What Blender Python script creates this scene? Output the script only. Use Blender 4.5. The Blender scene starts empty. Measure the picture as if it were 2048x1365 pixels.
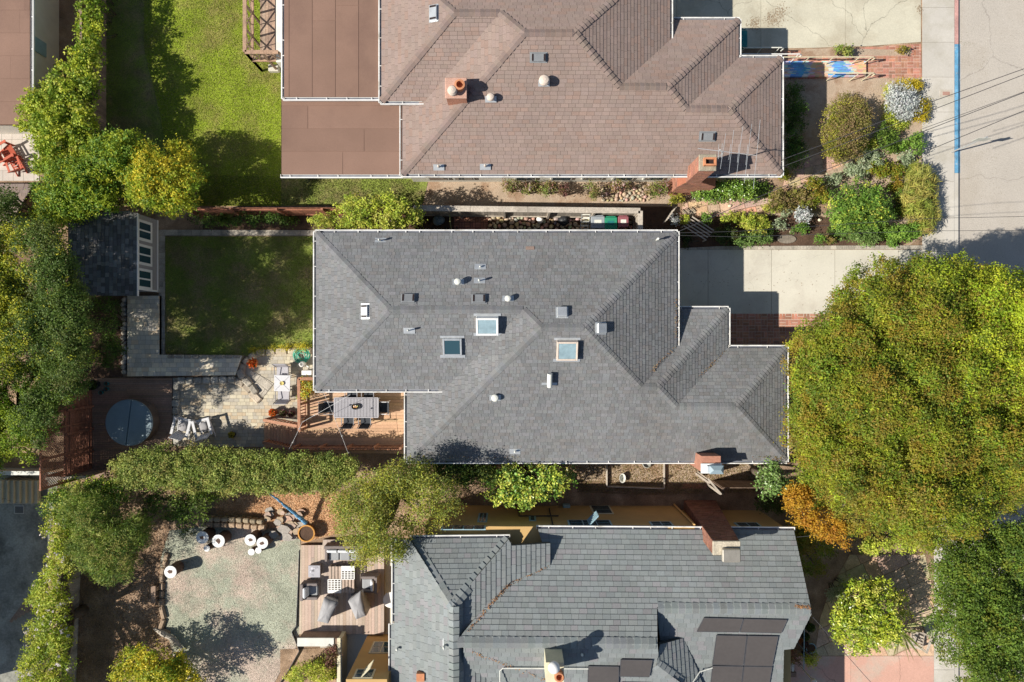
import bpy, math, random
import numpy as np
from mathutils import Vector, Matrix

# ------------------------------------------------------------------ camera, sky, sun, exposure
sc = bpy.context.scene
C = sc.collection
H = 30.33                      # flying height of the drone above the ground, metres
S = 45.0                       # photo pixels (2048 wide) per metre at ground level
cam_d = bpy.data.cameras.new('camera'); cam = bpy.data.objects.new('camera', cam_d); C.objects.link(cam)
cam.location = (0, 0, H); cam.rotation_euler = (0, 0, 0)
cam_d.lens = 23.97; cam_d.sensor_width = 36.0; cam_d.clip_end = 500; cam_d.clip_start = 0.5
sc.camera = cam
SUN = Vector((-1.115, -0.293, 1.0)).normalized()
EL = math.asin(SUN.z); AZ = math.atan2(SUN.x, SUN.y)
w = bpy.data.worlds.new("World"); sc.world = w; w.use_nodes = True
nt = w.node_tree
sky = nt.nodes.new('ShaderNodeTexSky'); sky.sky_type = 'NISHITA'; sky.sun_disc = False
sky.sun_elevation = EL; sky.sun_rotation = AZ % (2*math.pi)
sky.air_density = 1.0; sky.dust_density = 0.6
nt.links.new(sky.outputs[0], nt.nodes['Background'].inputs[0])
nt.nodes['Background'].inputs[1].default_value = 0.066
sd = bpy.data.lights.new('sun', 'SUN'); so = bpy.data.objects.new('sun', sd); C.objects.link(so)
sd.energy = 4.9; sd.angle = math.radians(0.5); sd.color = (1.0, 0.94, 0.84)
so.rotation_euler = SUN.to_track_quat('Z', 'Y').to_euler(); so.location = (-30, -10, 40)
sc.view_settings.view_transform = 'Standard'; sc.view_settings.look = 'None'
sc.view_settings.gamma = 1; sc.view_settings.exposure = 0.5

# ------------------------------------------------------------------ helpers
def P(px, py, z=0.0):
    f = (1 - z/H)/S
    return Vector(((px-1024)*f, (682.5-py)*f, z))
def L(px, z=0.0): return px/S*(1-z/H)          # a length in photo pixels -> metres

R = random.Random(7)

class MB:
    def __init__(s): s.v = []; s.f = []; s.c = []
    def face(s, pts, col=(1, 1, 1)):
        i = len(s.v); s.v += [tuple(p) for p in pts]; s.f.append(tuple(range(i, i+len(pts)))); s.c.append(col)
    def mesh(s, vs, fs, col=(1, 1, 1)):
        i = len(s.v); s.v += [tuple(p) for p in vs]
        for f in fs: s.f.append(tuple(i+k for k in f)); s.c.append(col)
    def prism(s, poly, z0, z1, col=(1, 1, 1), bottom=False):
        n = len(poly)
        a = sum(poly[i][0]*poly[(i+1) % n][1]-poly[(i+1) % n][0]*poly[i][1] for i in range(n))
        if a < 0: poly = poly[::-1]
        vs = [(p[0], p[1], z0) for p in poly]+[(p[0], p[1], z1) for p in poly]
        fs = [(i, (i+1) % n, n+(i+1) % n, n+i) for i in range(n)]+[tuple(range(n, 2*n))]
        if bottom: fs.append(tuple(range(n-1, -1, -1)))
        s.mesh(vs, fs, col)
    def obox(s, c, ax, ay, az, col=(1, 1, 1), bev=0.0):
        c = Vector(c); ax = Vector(ax); ay = Vector(ay); az = Vector(az)
        if bev <= 0:
            vs = [c+ax*i+ay*j+az*k for k in (-1, 1) for j in (-1, 1) for i in (-1, 1)]
            s.mesh(vs, [(0, 2, 3, 1), (4, 5, 7, 6), (0, 1, 5, 4), (2, 6, 7, 3), (0, 4, 6, 2), (1, 3, 7, 5)], col); return
        l = (ax.length, ay.length, az.length); u = (ax/l[0], ay/l[1], az/l[2]); bev = min(bev, min(l)*.9)
        vs = []; idx = {}
        for i in (-1, 1):
            for j in (-1, 1):
                for k in (-1, 1):
                    for d in range(3):
                        e = [l[q]-(0 if q == d else bev) for q in range(3)]
                        idx[(i, j, k, d)] = len(vs)
                        vs.append(c+u[0]*i*e[0]+u[1]*j*e[1]+u[2]*k*e[2])
        g = lambda i, j, k, d: idx[(i, j, k, d)]
        fs = []
        for q in (-1, 1):
            fs.append([g(q, -1, -1, 0), g(q, 1, -1, 0), g(q, 1, 1, 0), g(q, -1, 1, 0)][::q])
            fs.append([g(-1, q, -1, 1), g(-1, q, 1, 1), g(1, q, 1, 1), g(1, q, -1, 1)][::q])
            fs.append([g(-1, -1, q, 2), g(1, -1, q, 2), g(1, 1, q, 2), g(-1, 1, q, 2)][::q])
            for r in (-1, 1):
                fs.append([g(-1, q, r, 1), g(-1, q, r, 2), g(1, q, r, 2), g(1, q, r, 1)][::q*r])
                fs.append([g(q, -1, r, 0), g(q, 1, r, 0), g(q, 1, r, 2), g(q, -1, r, 2)][::q*r])
                fs.append([g(q, r, -1, 0), g(q, r, -1, 1), g(q, r, 1, 1), g(q, r, 1, 0)][::q*r])
                for t in (-1, 1): fs.append([g(q, r, t, 0), g(q, r, t, 1), g(q, r, t, 2)][::q*r*t])
        s.mesh(vs, fs, col)
    def box(s, x0, y0, z0, x1, y1, z1, col=(1, 1, 1), bev=0.0):
        s.obox(((x0+x1)/2, (y0+y1)/2, (z0+z1)/2), ((x1-x0)/2, 0, 0), (0, (y1-y0)/2, 0), (0, 0, (z1-z0)/2), col, bev)
    def bar(s, p, q, w_, h_, col=(1, 1, 1), up=(0, 0, 1), bev=0.0):
        p = Vector(p); q = Vector(q); d = q-p; n = d.normalized(); u = Vector(up)
        if abs(n.dot(u)) > .98: u = Vector((1, 0, 0))
        sx = n.cross(u).normalized(); uu = sx.cross(n).normalized()
        s.obox((p+q)/2, d/2, sx*w_/2, uu*h_/2, col, bev)
    def tube(s, pts, r, n=7, col=(1, 1, 1), cap=True):
        pts = [Vector(p) for p in pts]; m = len(pts); rr = r if isinstance(r, (list, tuple)) else [r]*m
        vs = []; ref = None
        for i, p in enumerate(pts):
            d = (pts[min(i+1, m-1)]-pts[max(i-1, 0)]).normalized()
            a = Vector((0, 0, 1)) if abs(d.z) < .95 else Vector((1, 0, 0))
            if ref is not None and abs(ref.dot(d)) < .95: a = ref
            x = (a-d*a.dot(d)).normalized(); ref = x; y = d.cross(x)
            for k in range(n):
                t = 2*math.pi*k/n; vs.append(p+(x*math.cos(t)+y*math.sin(t))*rr[i])
        fs = [(i*n+k, i*n+(k+1) % n, (i+1)*n+(k+1) % n, (i+1)*n+k) for i in range(m-1) for k in range(n)]
        if cap: fs += [tuple(range(n-1, -1, -1)), tuple(range((m-1)*n, m*n))]
        s.mesh(vs, fs, col)
    def lathe(s, c, prof, n=20, col=(1, 1, 1), sx=1, sy=1, rot=0):
        c = Vector(c); vs = []; m = len(prof)
        for r_, z_ in prof:
            for k in range(n):
                t = 2*math.pi*k/n; x = math.cos(t)*r_*sx; y = math.sin(t)*r_*sy
                vs.append((c.x+x*math.cos(rot)-y*math.sin(rot), c.y+x*math.sin(rot)+y*math.cos(rot), c.z+z_))
        fs = [(i*n+k, i*n+(k+1) % n, (i+1)*n+(k+1) % n, (i+1)*n+k) for i in range(m-1) for k in range(n)]
        fs += [tuple(range(n-1, -1, -1)), tuple(range((m-1)*n, m*n))]
        s.mesh(vs, fs, col)
    def stone(s, c, rx, ry, rz, rot=0, col=(1, 1, 1), rnd=R, n=9):
        prof = [(.55, -.8), (.95, -.2), (.98, .25), (.72, .75), (.3, .97)]
        vs = []; k1 = rnd.uniform(.06, .14); ph = rnd.uniform(0, 6)
        for r_, z_ in prof:
            for k in range(n):
                t = 2*math.pi*k/n; q = r_*(1+k1*math.sin(2*t+ph)+k1*.7*math.sin(3*t+ph*2))
                x = math.cos(t)*q*rx; y = math.sin(t)*q*ry
                vs.append((c[0]+x*math.cos(rot)-y*math.sin(rot), c[1]+x*math.sin(rot)+y*math.cos(rot), c[2]+z_*rz))
        fs = [(i*n+k, i*n+(k+1) % n, (i+1)*n+(k+1) % n, (i+1)*n+k) for i in range(4) for k in range(n)]
        fs.append(tuple(range(4*n, 5*n)))
        s.mesh(vs, fs, col)
    def build(s, name, m, parent=None, smooth=False, **kw):
        o = Vector((0, 0, 0))
        if parent is not None: o = Vector(parent.get('_o', (0, 0, 0)))
        elif kw.get('org') is not None: o = Vector(kw['org'])
        me = bpy.data.meshes.new(name)
        me.from_pydata([(x-o.x, y-o.y, z-o.z) for x, y, z in s.v], [], s.f)
        ca = me.color_attributes.new('Col', 'FLOAT_COLOR', 'CORNER')
        arr = []
        for f, c in zip(s.f, s.c): arr += [c[0], c[1], c[2], 1.0]*len(f)
        ca.data.foreach_set('color', arr)
        if smooth: me.polygons.foreach_set('use_smooth', [True]*len(me.polygons))
        me.materials.append(m); me.update()
        ob = bpy.data.objects.new(name, me); C.objects.link(ob)
        if parent is not None: ob.parent = parent
        elif kw.get('org') is not None: ob.location = o
        ob['_o'] = tuple(o)
        tag(ob, kw.get('label'), kw.get('cat'), kw.get('group'), kw.get('kind'))
        return ob

def tag(o, label=None, cat=None, group=None, kind=None):
    if label: o['label'] = label
    if cat: o['category'] = cat
    if group: o['group'] = group
    if kind: o['kind'] = kind
    return o
def thing(name, label, cat, loc=(0, 0, 0), group=None):
    o = bpy.data.objects.new(name, None); C.objects.link(o); o.location = loc; o.empty_display_size = .2
    o['_o'] = tuple(loc)
    return tag(o, label, cat, group)
def copy_tree(o, parent=None):
    c = o.copy(); C.objects.link(c); c.parent = parent
    for ch in [x for x in o.children]: copy_tree(ch, c)
    return c

# ------------------------------------------------------------------ materials (all procedural)
def mat(name, col, rough=.8, var=.12, scale=2.0, var2=.08, scale2=30, bump=0., bscale=40, metal=0., spec=.3, trans=0., alt=None, altscale=.6, altamt=.5, emit=None):
    m = bpy.data.materials.new(name); m.use_nodes = True; n = m.node_tree; N = n.nodes; K = n.links
    b = N['Principled BSDF']; b.inputs['Roughness'].default_value = rough; b.inputs['Metallic'].default_value = metal
    b.inputs['Specular IOR Level'].default_value = spec
    tc = N.new('ShaderNodeTexCoord'); at = N.new('ShaderNodeAttribute'); at.attribute_name = 'Col'
    base = N.new('ShaderNodeRGB'); base.outputs[0].default_value = (*col, 1); cur = base.outputs[0]
    if alt:
        nz = N.new('ShaderNodeTexNoise'); nz.inputs['Scale'].default_value = altscale; nz.inputs['Detail'].default_value = 6
        nz.inputs['Roughness'].default_value = .65
        K.new(tc.outputs['Object'], nz.inputs['Vector'])
        mr = N.new('ShaderNodeMapRange'); mr.inputs[1].default_value = .62-altamt*.3; mr.inputs[2].default_value = .72-altamt*.2
        K.new(nz.outputs[0], mr.inputs[0])
        mx = N.new('ShaderNodeMixRGB'); K.new(mr.outputs[0], mx.inputs[0]); K.new(cur, mx.inputs[1]); mx.inputs[2].default_value = (*alt, 1)
        cur = mx.outputs[0]
    for v_, s_ in ((var, scale), (var2, scale2)):
        if v_ <= 0: continue
        nz = N.new('ShaderNodeTexNoise'); nz.inputs['Scale'].default_value = s_; nz.inputs['Detail'].default_value = 5
        K.new(tc.outputs['Object'], nz.inputs['Vector'])
        mr = N.new('ShaderNodeMapRange'); mr.inputs[1].default_value = .3; mr.inputs[2].default_value = .7
        mr.inputs[3].default_value = 1-v_; mr.inputs[4].default_value = 1+v_
        K.new(nz.outputs[0], mr.inputs[0])
        mx = N.new('ShaderNodeVectorMath'); mx.operation = 'SCALE'; K.new(cur, mx.inputs[0]); K.new(mr.outputs[0], mx.inputs['Scale'])
        cur = mx.outputs[0]
    mu = N.new('ShaderNodeVectorMath'); mu.operation = 'MULTIPLY'; K.new(cur, mu.inputs[0]); K.new(at.outputs['Color'], mu.inputs[1])
    K.new(mu.outputs[0], b.inputs['Base Color'])
    if bump > 0:
        nz = N.new('ShaderNodeTexNoise'); nz.inputs['Scale'].default_value = bscale; nz.inputs['Detail'].default_value = 4
        K.new(tc.outputs['Object'], nz.inputs['Vector'])
        bp = N.new('ShaderNodeBump'); bp.inputs['Strength'].default_value = 1; bp.inputs['Distance'].default_value = bump
        K.new(nz.outputs[0], bp.inputs['Height']); K.new(bp.outputs[0], b.inputs['Normal'])
    if trans > 0:
        tr = N.new('ShaderNodeBsdfTranslucent'); K.new(mu.outputs[0], tr.inputs[0])
        ms = N.new('ShaderNodeMixShader'); ms.inputs[0].default_value = trans
        K.new(b.outputs[0], ms.inputs[1]); K.new(tr.outputs[0], ms.inputs[2]); K.new(ms.outputs[0], N['Material Output'].inputs[0])
    return m

def cracked(name, col, alt, rough=.85, cs=.35, crack=.006, dark=.45, **kw):
    """concrete: stains, and thin irregular cracks"""
    m = mat(name, col, rough, alt=alt, **kw); n = m.node_tree; N = n.nodes; K = n.links
    b = N['Principled BSDF']; src = b.inputs['Base Color'].links[0].from_socket
    tc = N.new('ShaderNodeTexCoord'); nz = N.new('ShaderNodeTexNoise'); nz.inputs['Scale'].default_value = 1.3; nz.inputs['Detail'].default_value = 6
    K.new(tc.outputs['Object'], nz.inputs['Vector'])
    ad = N.new('ShaderNodeVectorMath'); ad.operation = 'MULTIPLY_ADD'; ad.inputs[1].default_value = (.9, .9, 0)
    K.new(nz.outputs['Color'], ad.inputs[0]); K.new(tc.outputs['Object'], ad.inputs[2])
    vo = N.new('ShaderNodeTexVoronoi'); vo.feature = 'DISTANCE_TO_EDGE'; vo.inputs['Scale'].default_value = cs
    vo.voronoi_dimensions = '2D'; K.new(ad.outputs[0], vo.inputs['Vector'])
    mr = N.new('ShaderNodeMapRange'); mr.inputs[1].default_value = crack*.3; mr.inputs[2].default_value = crack
    mr.inputs[3].default_value = dark; mr.inputs[4].default_value = 1
    K.new(vo.outputs['Distance'], mr.inputs[0])
    mx = N.new('ShaderNodeVectorMath'); mx.operation = 'SCALE'; K.new(src, mx.inputs[0]); K.new(mr.outputs[0], mx.inputs['Scale'])
    K.new(mx.outputs[0], b.inputs['Base Color'])
    return m

M = {}
M['soil'] = mat('soil', (.27, .18, .115), 1, .3, 1.5, .3, 25, .03, 25, alt=(.40, .28, .19), altscale=.8)
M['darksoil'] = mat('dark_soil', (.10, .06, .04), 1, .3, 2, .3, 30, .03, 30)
M['sandy'] = mat('sandy_soil', (.44, .34, .25), 1, .2, 1.2, .2, 30, .02, 30, alt=(.27, .18, .12), altscale=1.2)
M['mulch'] = mat('orange_mulch', (.66, .42, .24), 1, .25, 2, .35, 30, .04, 30, alt=(.48, .27, .14), altscale=1.5)
M['lawn_green'] = mat('lawn_green', (.23, .30, .024), 1, .25, .9, .35, 26, .05, 30, alt=(.24, .22, .06), altscale=.5)
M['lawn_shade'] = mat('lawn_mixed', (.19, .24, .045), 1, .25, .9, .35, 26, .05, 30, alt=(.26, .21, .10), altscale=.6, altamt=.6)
M['lawn_grey'] = mat('lawn_greyish', (.36, .375, .29), 1, .2, 1.0, .35, 26, .04, 30, alt=(.50, .40, .33), altscale=.45, altamt=.6)
M['street'] = cracked('street_asphalt', (.44, .40, .35), (.38, .34, .29), .9, cs=.16, crack=.004, dark=.75, var=.08, scale=.35, var2=.14, scale2=22, altscale=.35, altamt=.5, bump=.004, bscale=60)
M['sidewalk'] = cracked('sidewalk_concrete', (.50, .47, .42), (.44, .41, .35), .85, cs=.12, crack=.002, dark=.8, var=.06, scale=.8, var2=.06, scale2=25, altscale=.7)
M['concrete'] = cracked('driveway_concrete', (.56, .53, .45), (.49, .45, .38), .85, cs=.15, crack=.0015, dark=.8, var=.06, scale=.7, var2=.05, scale2=25, altscale=.5, altamt=.4)
M['concrete_old'] = cracked('old_concrete', (.50, .47, .37), (.42, .38, .29), .9, cs=.3, crack=.005, dark=.55, var=.12, scale=.6, var2=.08, scale2=20, altscale=.5, altamt=.5)
M['pinkconc'] = cracked('pink_concrete', (.56, .33, .26), (.50, .38, .31), .85, cs=.22, crack=.004, dark=.6, var=.1, scale=.6, var2=.08, scale2=20, altscale=.7)
M['blue_paint'] = mat('blue_paint', (.12, .31, .48), .7, .25, 3, .2, 25, alt=(.36, .42, .46), altscale=5, altamt=.2)
M['red_paint'] = mat('faded_red_paint', (.48, .27, .24), .8, .2, 3, .2, 25)
M['stone'] = mat('stone', (.40, .36, .30), .9, .2, 3, .2, 20, .02, 15)
M['paver'] = mat('paver', (.46, .42, .34), .9, .1, 3, .1, 30, .005, 40)
M['joint'] = mat('joint_sand', (.22, .19, .15), 1, .2, 3, .2, 30)
M['brick'] = mat('brick', (.40, .19, .13), .9, .15, 3, .15, 30, .006, 40)
M['mortar'] = mat('mortar', (.60, .50, .42), 1, .1, 3, .1, 30)
M['deck'] = mat('red_deck_wood', (.34, .22, .16), .7, .12, 1.2, .15, 18)
M['deckA'] = mat('tan_deck_wood', (.50, .32, .20), .65, .1, 1.2, .12, 18)
M['deckC'] = mat('weathered_deck_wood', (.46, .36, .29), .8, .1, 1.5, .12, 18)
M['cedar'] = mat('cedar_wood', (.36, .18, .11), .75, .2, 2, .2, 20)
M['redwood'] = mat('redwood_fence', (.30, .125, .075), .8, .25, 2, .25, 14)
M['greywood'] = mat('grey_wood', (.42, .37, .31), .85, .2, 2, .2, 16)
M['brownwood'] = mat('brown_wood', (.27, .19, .14), .85, .2, 2, .2, 16)
M['shingle_grey'] = mat('grey_shingle', (.180, .183, .187), .95, .10, .35, .22, 45, .004, 60, alt=(.155, .154, .153), altscale=.22, altamt=.4)
M['shingle_brown'] = mat('brown_shingle', (.268, .203, .176), .95, .08, .35, .14, 45, .004, 60, alt=(.24, .18, .155), altscale=.2, altamt=.4)
M['shingle_green'] = mat('green_grey_shingle', (.208, .226, .226), .95, .08, .35, .16, 45, .004, 60)
M['shingle_dark'] = mat('dark_shingle', (.15, .145, .135), .95, .12, .5, .2, 40, .004, 60)
M['roll_roof'] = mat('brown_roll_roofing', (.235, .145, .108), .95, .10, .5, .12, 55, .003, 60, alt=(.205, .125, .095), altscale=.35, altamt=.35)
M['gutter_white'] = mat('gutter_paint', (.74, .73, .70), .5, .12, 1.2, .1, 9, alt=(.50, .47, .41), altscale=1.8, altamt=.3)
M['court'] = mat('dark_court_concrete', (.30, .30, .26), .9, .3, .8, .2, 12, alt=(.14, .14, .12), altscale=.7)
M['white'] = mat('white_paint', (.80, .79, .76), .5, .04, 3, .03, 20)
M['white_old'] = mat('old_white_paint', (.66, .66, .60), .7, .1, 2, .08, 20)
M['gutter_in'] = mat('gutter_inside', (.16, .17, .20), .5, .2, 3)
M['stucco'] = mat('cream_stucco', (.70, .68, .60), .9, .06, 2, .05, 40, .004, 60)
M['stuccoC'] = mat('ochre_stucco', (.52, .34, .14), .9, .06, 1.5, .06, 40, .004, 60)
M['grey_siding'] = mat('grey_siding', (.36, .34, .33), .8, .06, 2)
M['glass'] = mat('window_glass', (.03, .07, .09), .08, 0, 1, 0, spec=.6)
M['glass_sky'] = mat('skylight_glass', (.26, .36, .40), .12, .15, 1.5, .1, 6, spec=.6)  # pale blue base colour stands in for the sky reflected in the pane
M['bluewin'] = mat('blue_window_frame', (.28, .42, .47), .6, .08, 3)
M['cream'] = mat('cream_paint', (.62, .57, .40), .6, .06, 3)
M['metal'] = mat('galvanised_metal', (.52, .54, .55), .35, .1, 4, metal=.5)
M['dark_metal'] = mat('dark_metal', (.10, .10, .11), .5, .1, 4, metal=.3)
M['vent_grey'] = mat('vent_grey', (.20, .21, .22), .6, .1, 4)
M['tan_metal'] = mat('tan_metal', (.60, .50, .42), .6, .1, 4)
M['terracotta'] = mat('terracotta', (.52, .22, .11), .8, .15, 5)
M['soot'] = mat('soot', (.03, .02, .02), 1)
M['black'] = mat('black_plastic', (.025, .027, .03), .5, .1, 5)
M['green_bin'] = mat('green_plastic', (.03, .26, .15), .45, .08, 4)
M['grey_bin'] = mat('grey_plastic', (.30, .33, .36), .45, .08, 4)
M['maroon_bin'] = mat('maroon_plastic', (.28, .10, .12), .5, .08, 4)
M['teal'] = mat('teal_plastic', (.02, .17, .17), .5, .1, 4)
M['hose'] = mat('green_hose', (.06, .42, .30), .4, .1, 8)
M['barrelwood'] = mat('barrel_wood', (.55, .27, .07), .8, .2, 6)
M['orange'] = mat('orange_flowers', (.72, .13, .02), .7, .2, 30)
M['chair_white'] = mat('white_chair', (.58, .58, .60), .6, .05, 3)
M['chair_grey'] = mat('grey_sling', (.30, .29, .30), .7, .08, 6)
M['chair_dark'] = mat('charcoal_seat', (.045, .05, .06), .7, .1, 6)
M['table_grey'] = mat('grey_slat_table', (.40, .39, .42), .6, .05, 6)
M['tub_cover'] = mat('tub_vinyl', (.20, .27, .31), .55, .1, 2, .08, 30)
M['tub_side'] = mat('tub_side', (.13, .10, .08), .7, .15, 5)
M['cushion'] = mat('white_cushion', (.68, .70, .72), .9, .05, 4)
M['wicker'] = mat('grey_wicker', (.20, .17, .16), .8, .25, 40)
M['cover'] = mat('grey_grill_cover', (.30, .295, .30), .6, .12, 3)
M['solar'] = mat('solar_panel', (.085, .075, .07), .3, .05, 1, .05, 8, spec=.5)
M['mat_blue'] = None
M['leaf'] = mat('leaf', (1, 1, 1), .55, 0, 1, 0, spec=.25, trans=.35)
M['leaf_gloss'] = mat('glossy_leaf', (1, 1, 1), .32, 0, 1, 0, spec=.5, trans=.15)
M['bark'] = mat('bark', (.13, .10, .075), .95, .25, 6, .2, 30, .02, 12)
M['redchair'] = mat('red_chair_paint', (.50, .11, .06), .6, .1, 5)
M['tile'] = mat('patio_tile', (.50, .45, .40), .7, .08, 3)
M['drumside'] = mat('weathered_bark_drum', (.14, .09, .07), .95, .3, 8, .3, 30)
M['birch'] = mat('white_cut_top', (.78, .78, .76), .8, .12, 6)
M['wire'] = mat('wire', (.04, .04, .045), .6, 0)
M['wire_white'] = mat('pale_cable', (.60, .60, .60), .6, 0)
M['bluewrap'] = mat('blue_wrap', (.14, .34, .55), .5, .4, 12)

# ------------------------------------------------------------------ tiles / boards / shingles: real pieces on any plane
def clip(poly, axis, val, keep_less):
    out = []; n = len(poly)
    for i in range(n):
        a = poly[i]; b = poly[(i+1) % n]
        ia = (a[axis] <= val) if keep_less else (a[axis] >= val); ib = (b[axis] <= val) if keep_less else (b[axis] >= val)
        if ia: out.append(a)
        if ia != ib:
            t = (val-a[axis])/(b[axis]-a[axis]); out.append((a[0]+t*(b[0]-a[0]), a[1]+t*(b[1]-a[1])))
    return out
def tiles(mb, poly, O, U, V, N, row, wf, gap, hlo, hhi, colf, rnd, stagger=True, jit=0.0, ug=None):
    """poly in (u,v); each tile is clipped to it and raised hlo at its low edge, hhi at its high edge"""
    v0 = min(p[1] for p in poly); v1 = max(p[1] for p in poly)
    k = 0; v = v0
    while v < v1-1e-4:
        rr = row(rnd) if callable(row) else row
        strip = clip(clip(poly, 1, v+1e-6, False), 1, v+rr-gap, True)
        if len(strip) >= 3:
            u0 = min(p[0] for p in strip); u1 = max(p[0] for p in strip)
            u = u0-(rnd.random()*wf(rnd) if stagger else 0)
            while u < u1:
                w_ = wf(rnd)
                t = clip(clip(strip, 0, u+1e-6, False), 0, u+w_-(gap if ug is None else ug), True)
                if len(t) >= 3:
                    a = sum(t[i][0]*t[(i+1) % len(t)][1]-t[(i+1) % len(t)][0]*t[i][1] for i in range(len(t)))
                    if abs(a) > 2e-4:
                        if a < 0: t = t[::-1]
                        j = rnd.uniform(0, jit)
                        hs = [((hlo+j)+(hhi-hlo)*min(1, max(0, (q[1]-v)/rr))) for q in t]
                        top = [O+U*q[0]+V*q[1]+N*h_ for q, h_ in zip(t, hs)]
                        bot = [O+U*q[0]+V*q[1]-N*.004 for q in t]
                        n = len(t); c = colf(rnd, k)
                        mb.mesh(top+bot, [tuple(range(n))]+[(i, n+i, n+(i+1) % n, (i+1) % n) for i in range(n)], c)
                u += w_
        v += rr; k += 1
def grey(rnd, lo, hi, tint=0.0):
    g = rnd.uniform(lo, hi); return (g*(1+tint*rnd.uniform(-1, 1)), g, g*(1-tint*rnd.uniform(-1, 1)))
def flat_tiles(mb, px, z, ang, row, wf, gap, th, colf, seed=1, jit=0.0, pxz=None):
    """px polygon on a horizontal sheet"""
    a = math.radians(ang); U = Vector((math.cos(a), math.sin(a), 0)); V = Vector((-math.sin(a), math.cos(a), 0))
    pts = [P(x, y, z if pxz is None else pxz) for x, y in px]; O = Vector((0, 0, z))
    poly = [(p.dot(U), p.dot(V)) for p in pts]
    tiles(mb, poly, O, U, V, Vector((0, 0, 1)), row, wf, gap, th, th, colf, random.Random(seed), jit=jit)
def sheet(name, px, z, m, label=None, cat=None, kind='structure', th=0.0, parent=None):
    mb = MB(); pts = [P(x, y, z) for x, y in px]
    if th > 0: mb.prism([(p.x, p.y) for p in pts], z-th, z)
    else:
        a = sum(pts[i].x*pts[(i+1) % len(pts)].y-pts[(i+1) % len(pts)].x*pts[i].y for i in range(len(pts)))
        if a < 0: pts = pts[::-1]
        mb.face(pts)
    return mb.build(name, m, parent, label=label, cat=cat, kind=kind)

# ------------------------------------------------------------------ roofs
class Roof:
    """named planes; every roof face is a polygon of plane intersections covered with real shingle tabs"""
    def __init__(s): s.p = {}
    def slope(s, name, axis, sign, c, ze, m):   # z = ze + m*sign*(coord-c)
        n = Vector((0, 0, 1)); n[axis] = -m*sign; s.p[name] = (n, ze-m*sign*c)
    def hor(s, name, z): s.p[name] = (Vector((0, 0, 1)), z)
    def ver(s, name, axis, c): n = Vector((0, 0, 0)); n[axis] = 1; s.p[name] = (n, c)
    def three(s, name, a, b, c):
        n = (b-a).cross(c-a).normalized()
        if n.z < 0: n = -n
        s.p[name] = (n/n.z, n.dot(a)/n.z)
    def pt(s, a, b, c):
        A = Matrix([s.p[k][0] for k in (a, b, c)]); return A.inverted() @ Vector([s.p[k][1] for k in (a, b, c)])
    def ray(s, name, px, py):                    # where the sight line of a photo pixel meets the plane
        n, d = s.p[name]; o = Vector((0, 0, H)); q = P(px, py, 0)-o
        return o+q*((d-n.dot(o))/n.dot(q))
    def frame(s, name):
        n = s.p[name][0].normalized(); V = (Vector((0, 0, 1))-n*n.z)
        V = V.normalized() if V.length > 1e-5 else Vector((0, 1, 0))
        return V.cross(n), V, n
def shingle_face(mb, pts, expo, wf, hl, colf, seed, skirt=.16, back=True, jf=.9, ug=.008, vg=.007):
    n = Vector((0, 0, 0))
    for i in range(len(pts)): n += pts[i].cross(pts[(i+1) % len(pts)])
    n.normalize()
    if n.z < 0: n = -n; pts = pts[::-1]
    V = (Vector((0, 0, 1))-n*n.z).normalized(); U = V.cross(n); O = pts[0].copy()
    poly = [((p-O).dot(U), (p-O).dot(V)) for p in pts]
    tiles(mb, poly, O, U, V, n, expo, wf, vg, hl, hl*.15, colf, random.Random(seed), jit=hl*jf, ug=ug)
    if back:
        dk = (.3, .3, .3); b = [p-n*.012 for p in pts]; mb.face(b, dk)  # dark backing: slots between tabs, and shadow lines painted into the course gaps
        for i in range(len(pts)):
            a_, b_ = b[i], b[(i+1) % len(pts)]; mb.face([b_, a_, a_-Vector((0, 0, skirt)), b_-Vector((0, 0, skirt))], dk)
def caps(mb, a, b, n1, n2, colf, seed, half=.14, step=.145, lift=.03, low_first=True):
    """overlapping ridge / hip cap shingles along a-b"""
    a = Vector(a); b = Vector(b)
    if a.z > b.z+.01: a, b = b, a
    d = (b-a); Ln = d.length; d = d/Ln; rnd = random.Random(seed); s = 0
    def side(n):
        t = n.cross(d); t.normalize()
        if t.z > 0 or abs(t.z) < 1e-3 and False: t = -t
        return t
    n1 = Vector(n1).normalized(); n2 = Vector(n2).normalized(); t1 = side(n1); t2 = side(n2)
    up = (n1+n2).normalized()
    while s < Ln:
        e = min(Ln, s+step*1.25); l1 = lift+rnd.uniform(0, .006); l0 = .012; h = half*rnd.uniform(.95, 1.05)
        p0 = a+d*s; p1 = a+d*e; c = colf(rnd, 0)
        A0 = p0+up*l1; A1 = p1+up*l0
        B0 = p0+t1*h+n1*l1; B1 = p1+t1*h+n1*l0; C0 = p0+t2*h+n2*l1; C1 = p1+t2*h+n2*l0
        def q(x):
            m_ = (x[1]-x[0]).cross(x[2]-x[0]); mb.face(x if m_.z >= 0 else x[::-1], c)
        q([A0, A1, B1, B0]); q([A0, C0, C1, A1])
        mb.face([A0, B0, p0+t1*h, p0], c); mb.face([A0, p0, p0+t2*h, C0], c)
        mb.face([B0, B1, p1+t1*h, p0+t1*h], c); mb.face([C0, p0+t2*h, p1+t2*h, C1], c)
        s += step
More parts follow.
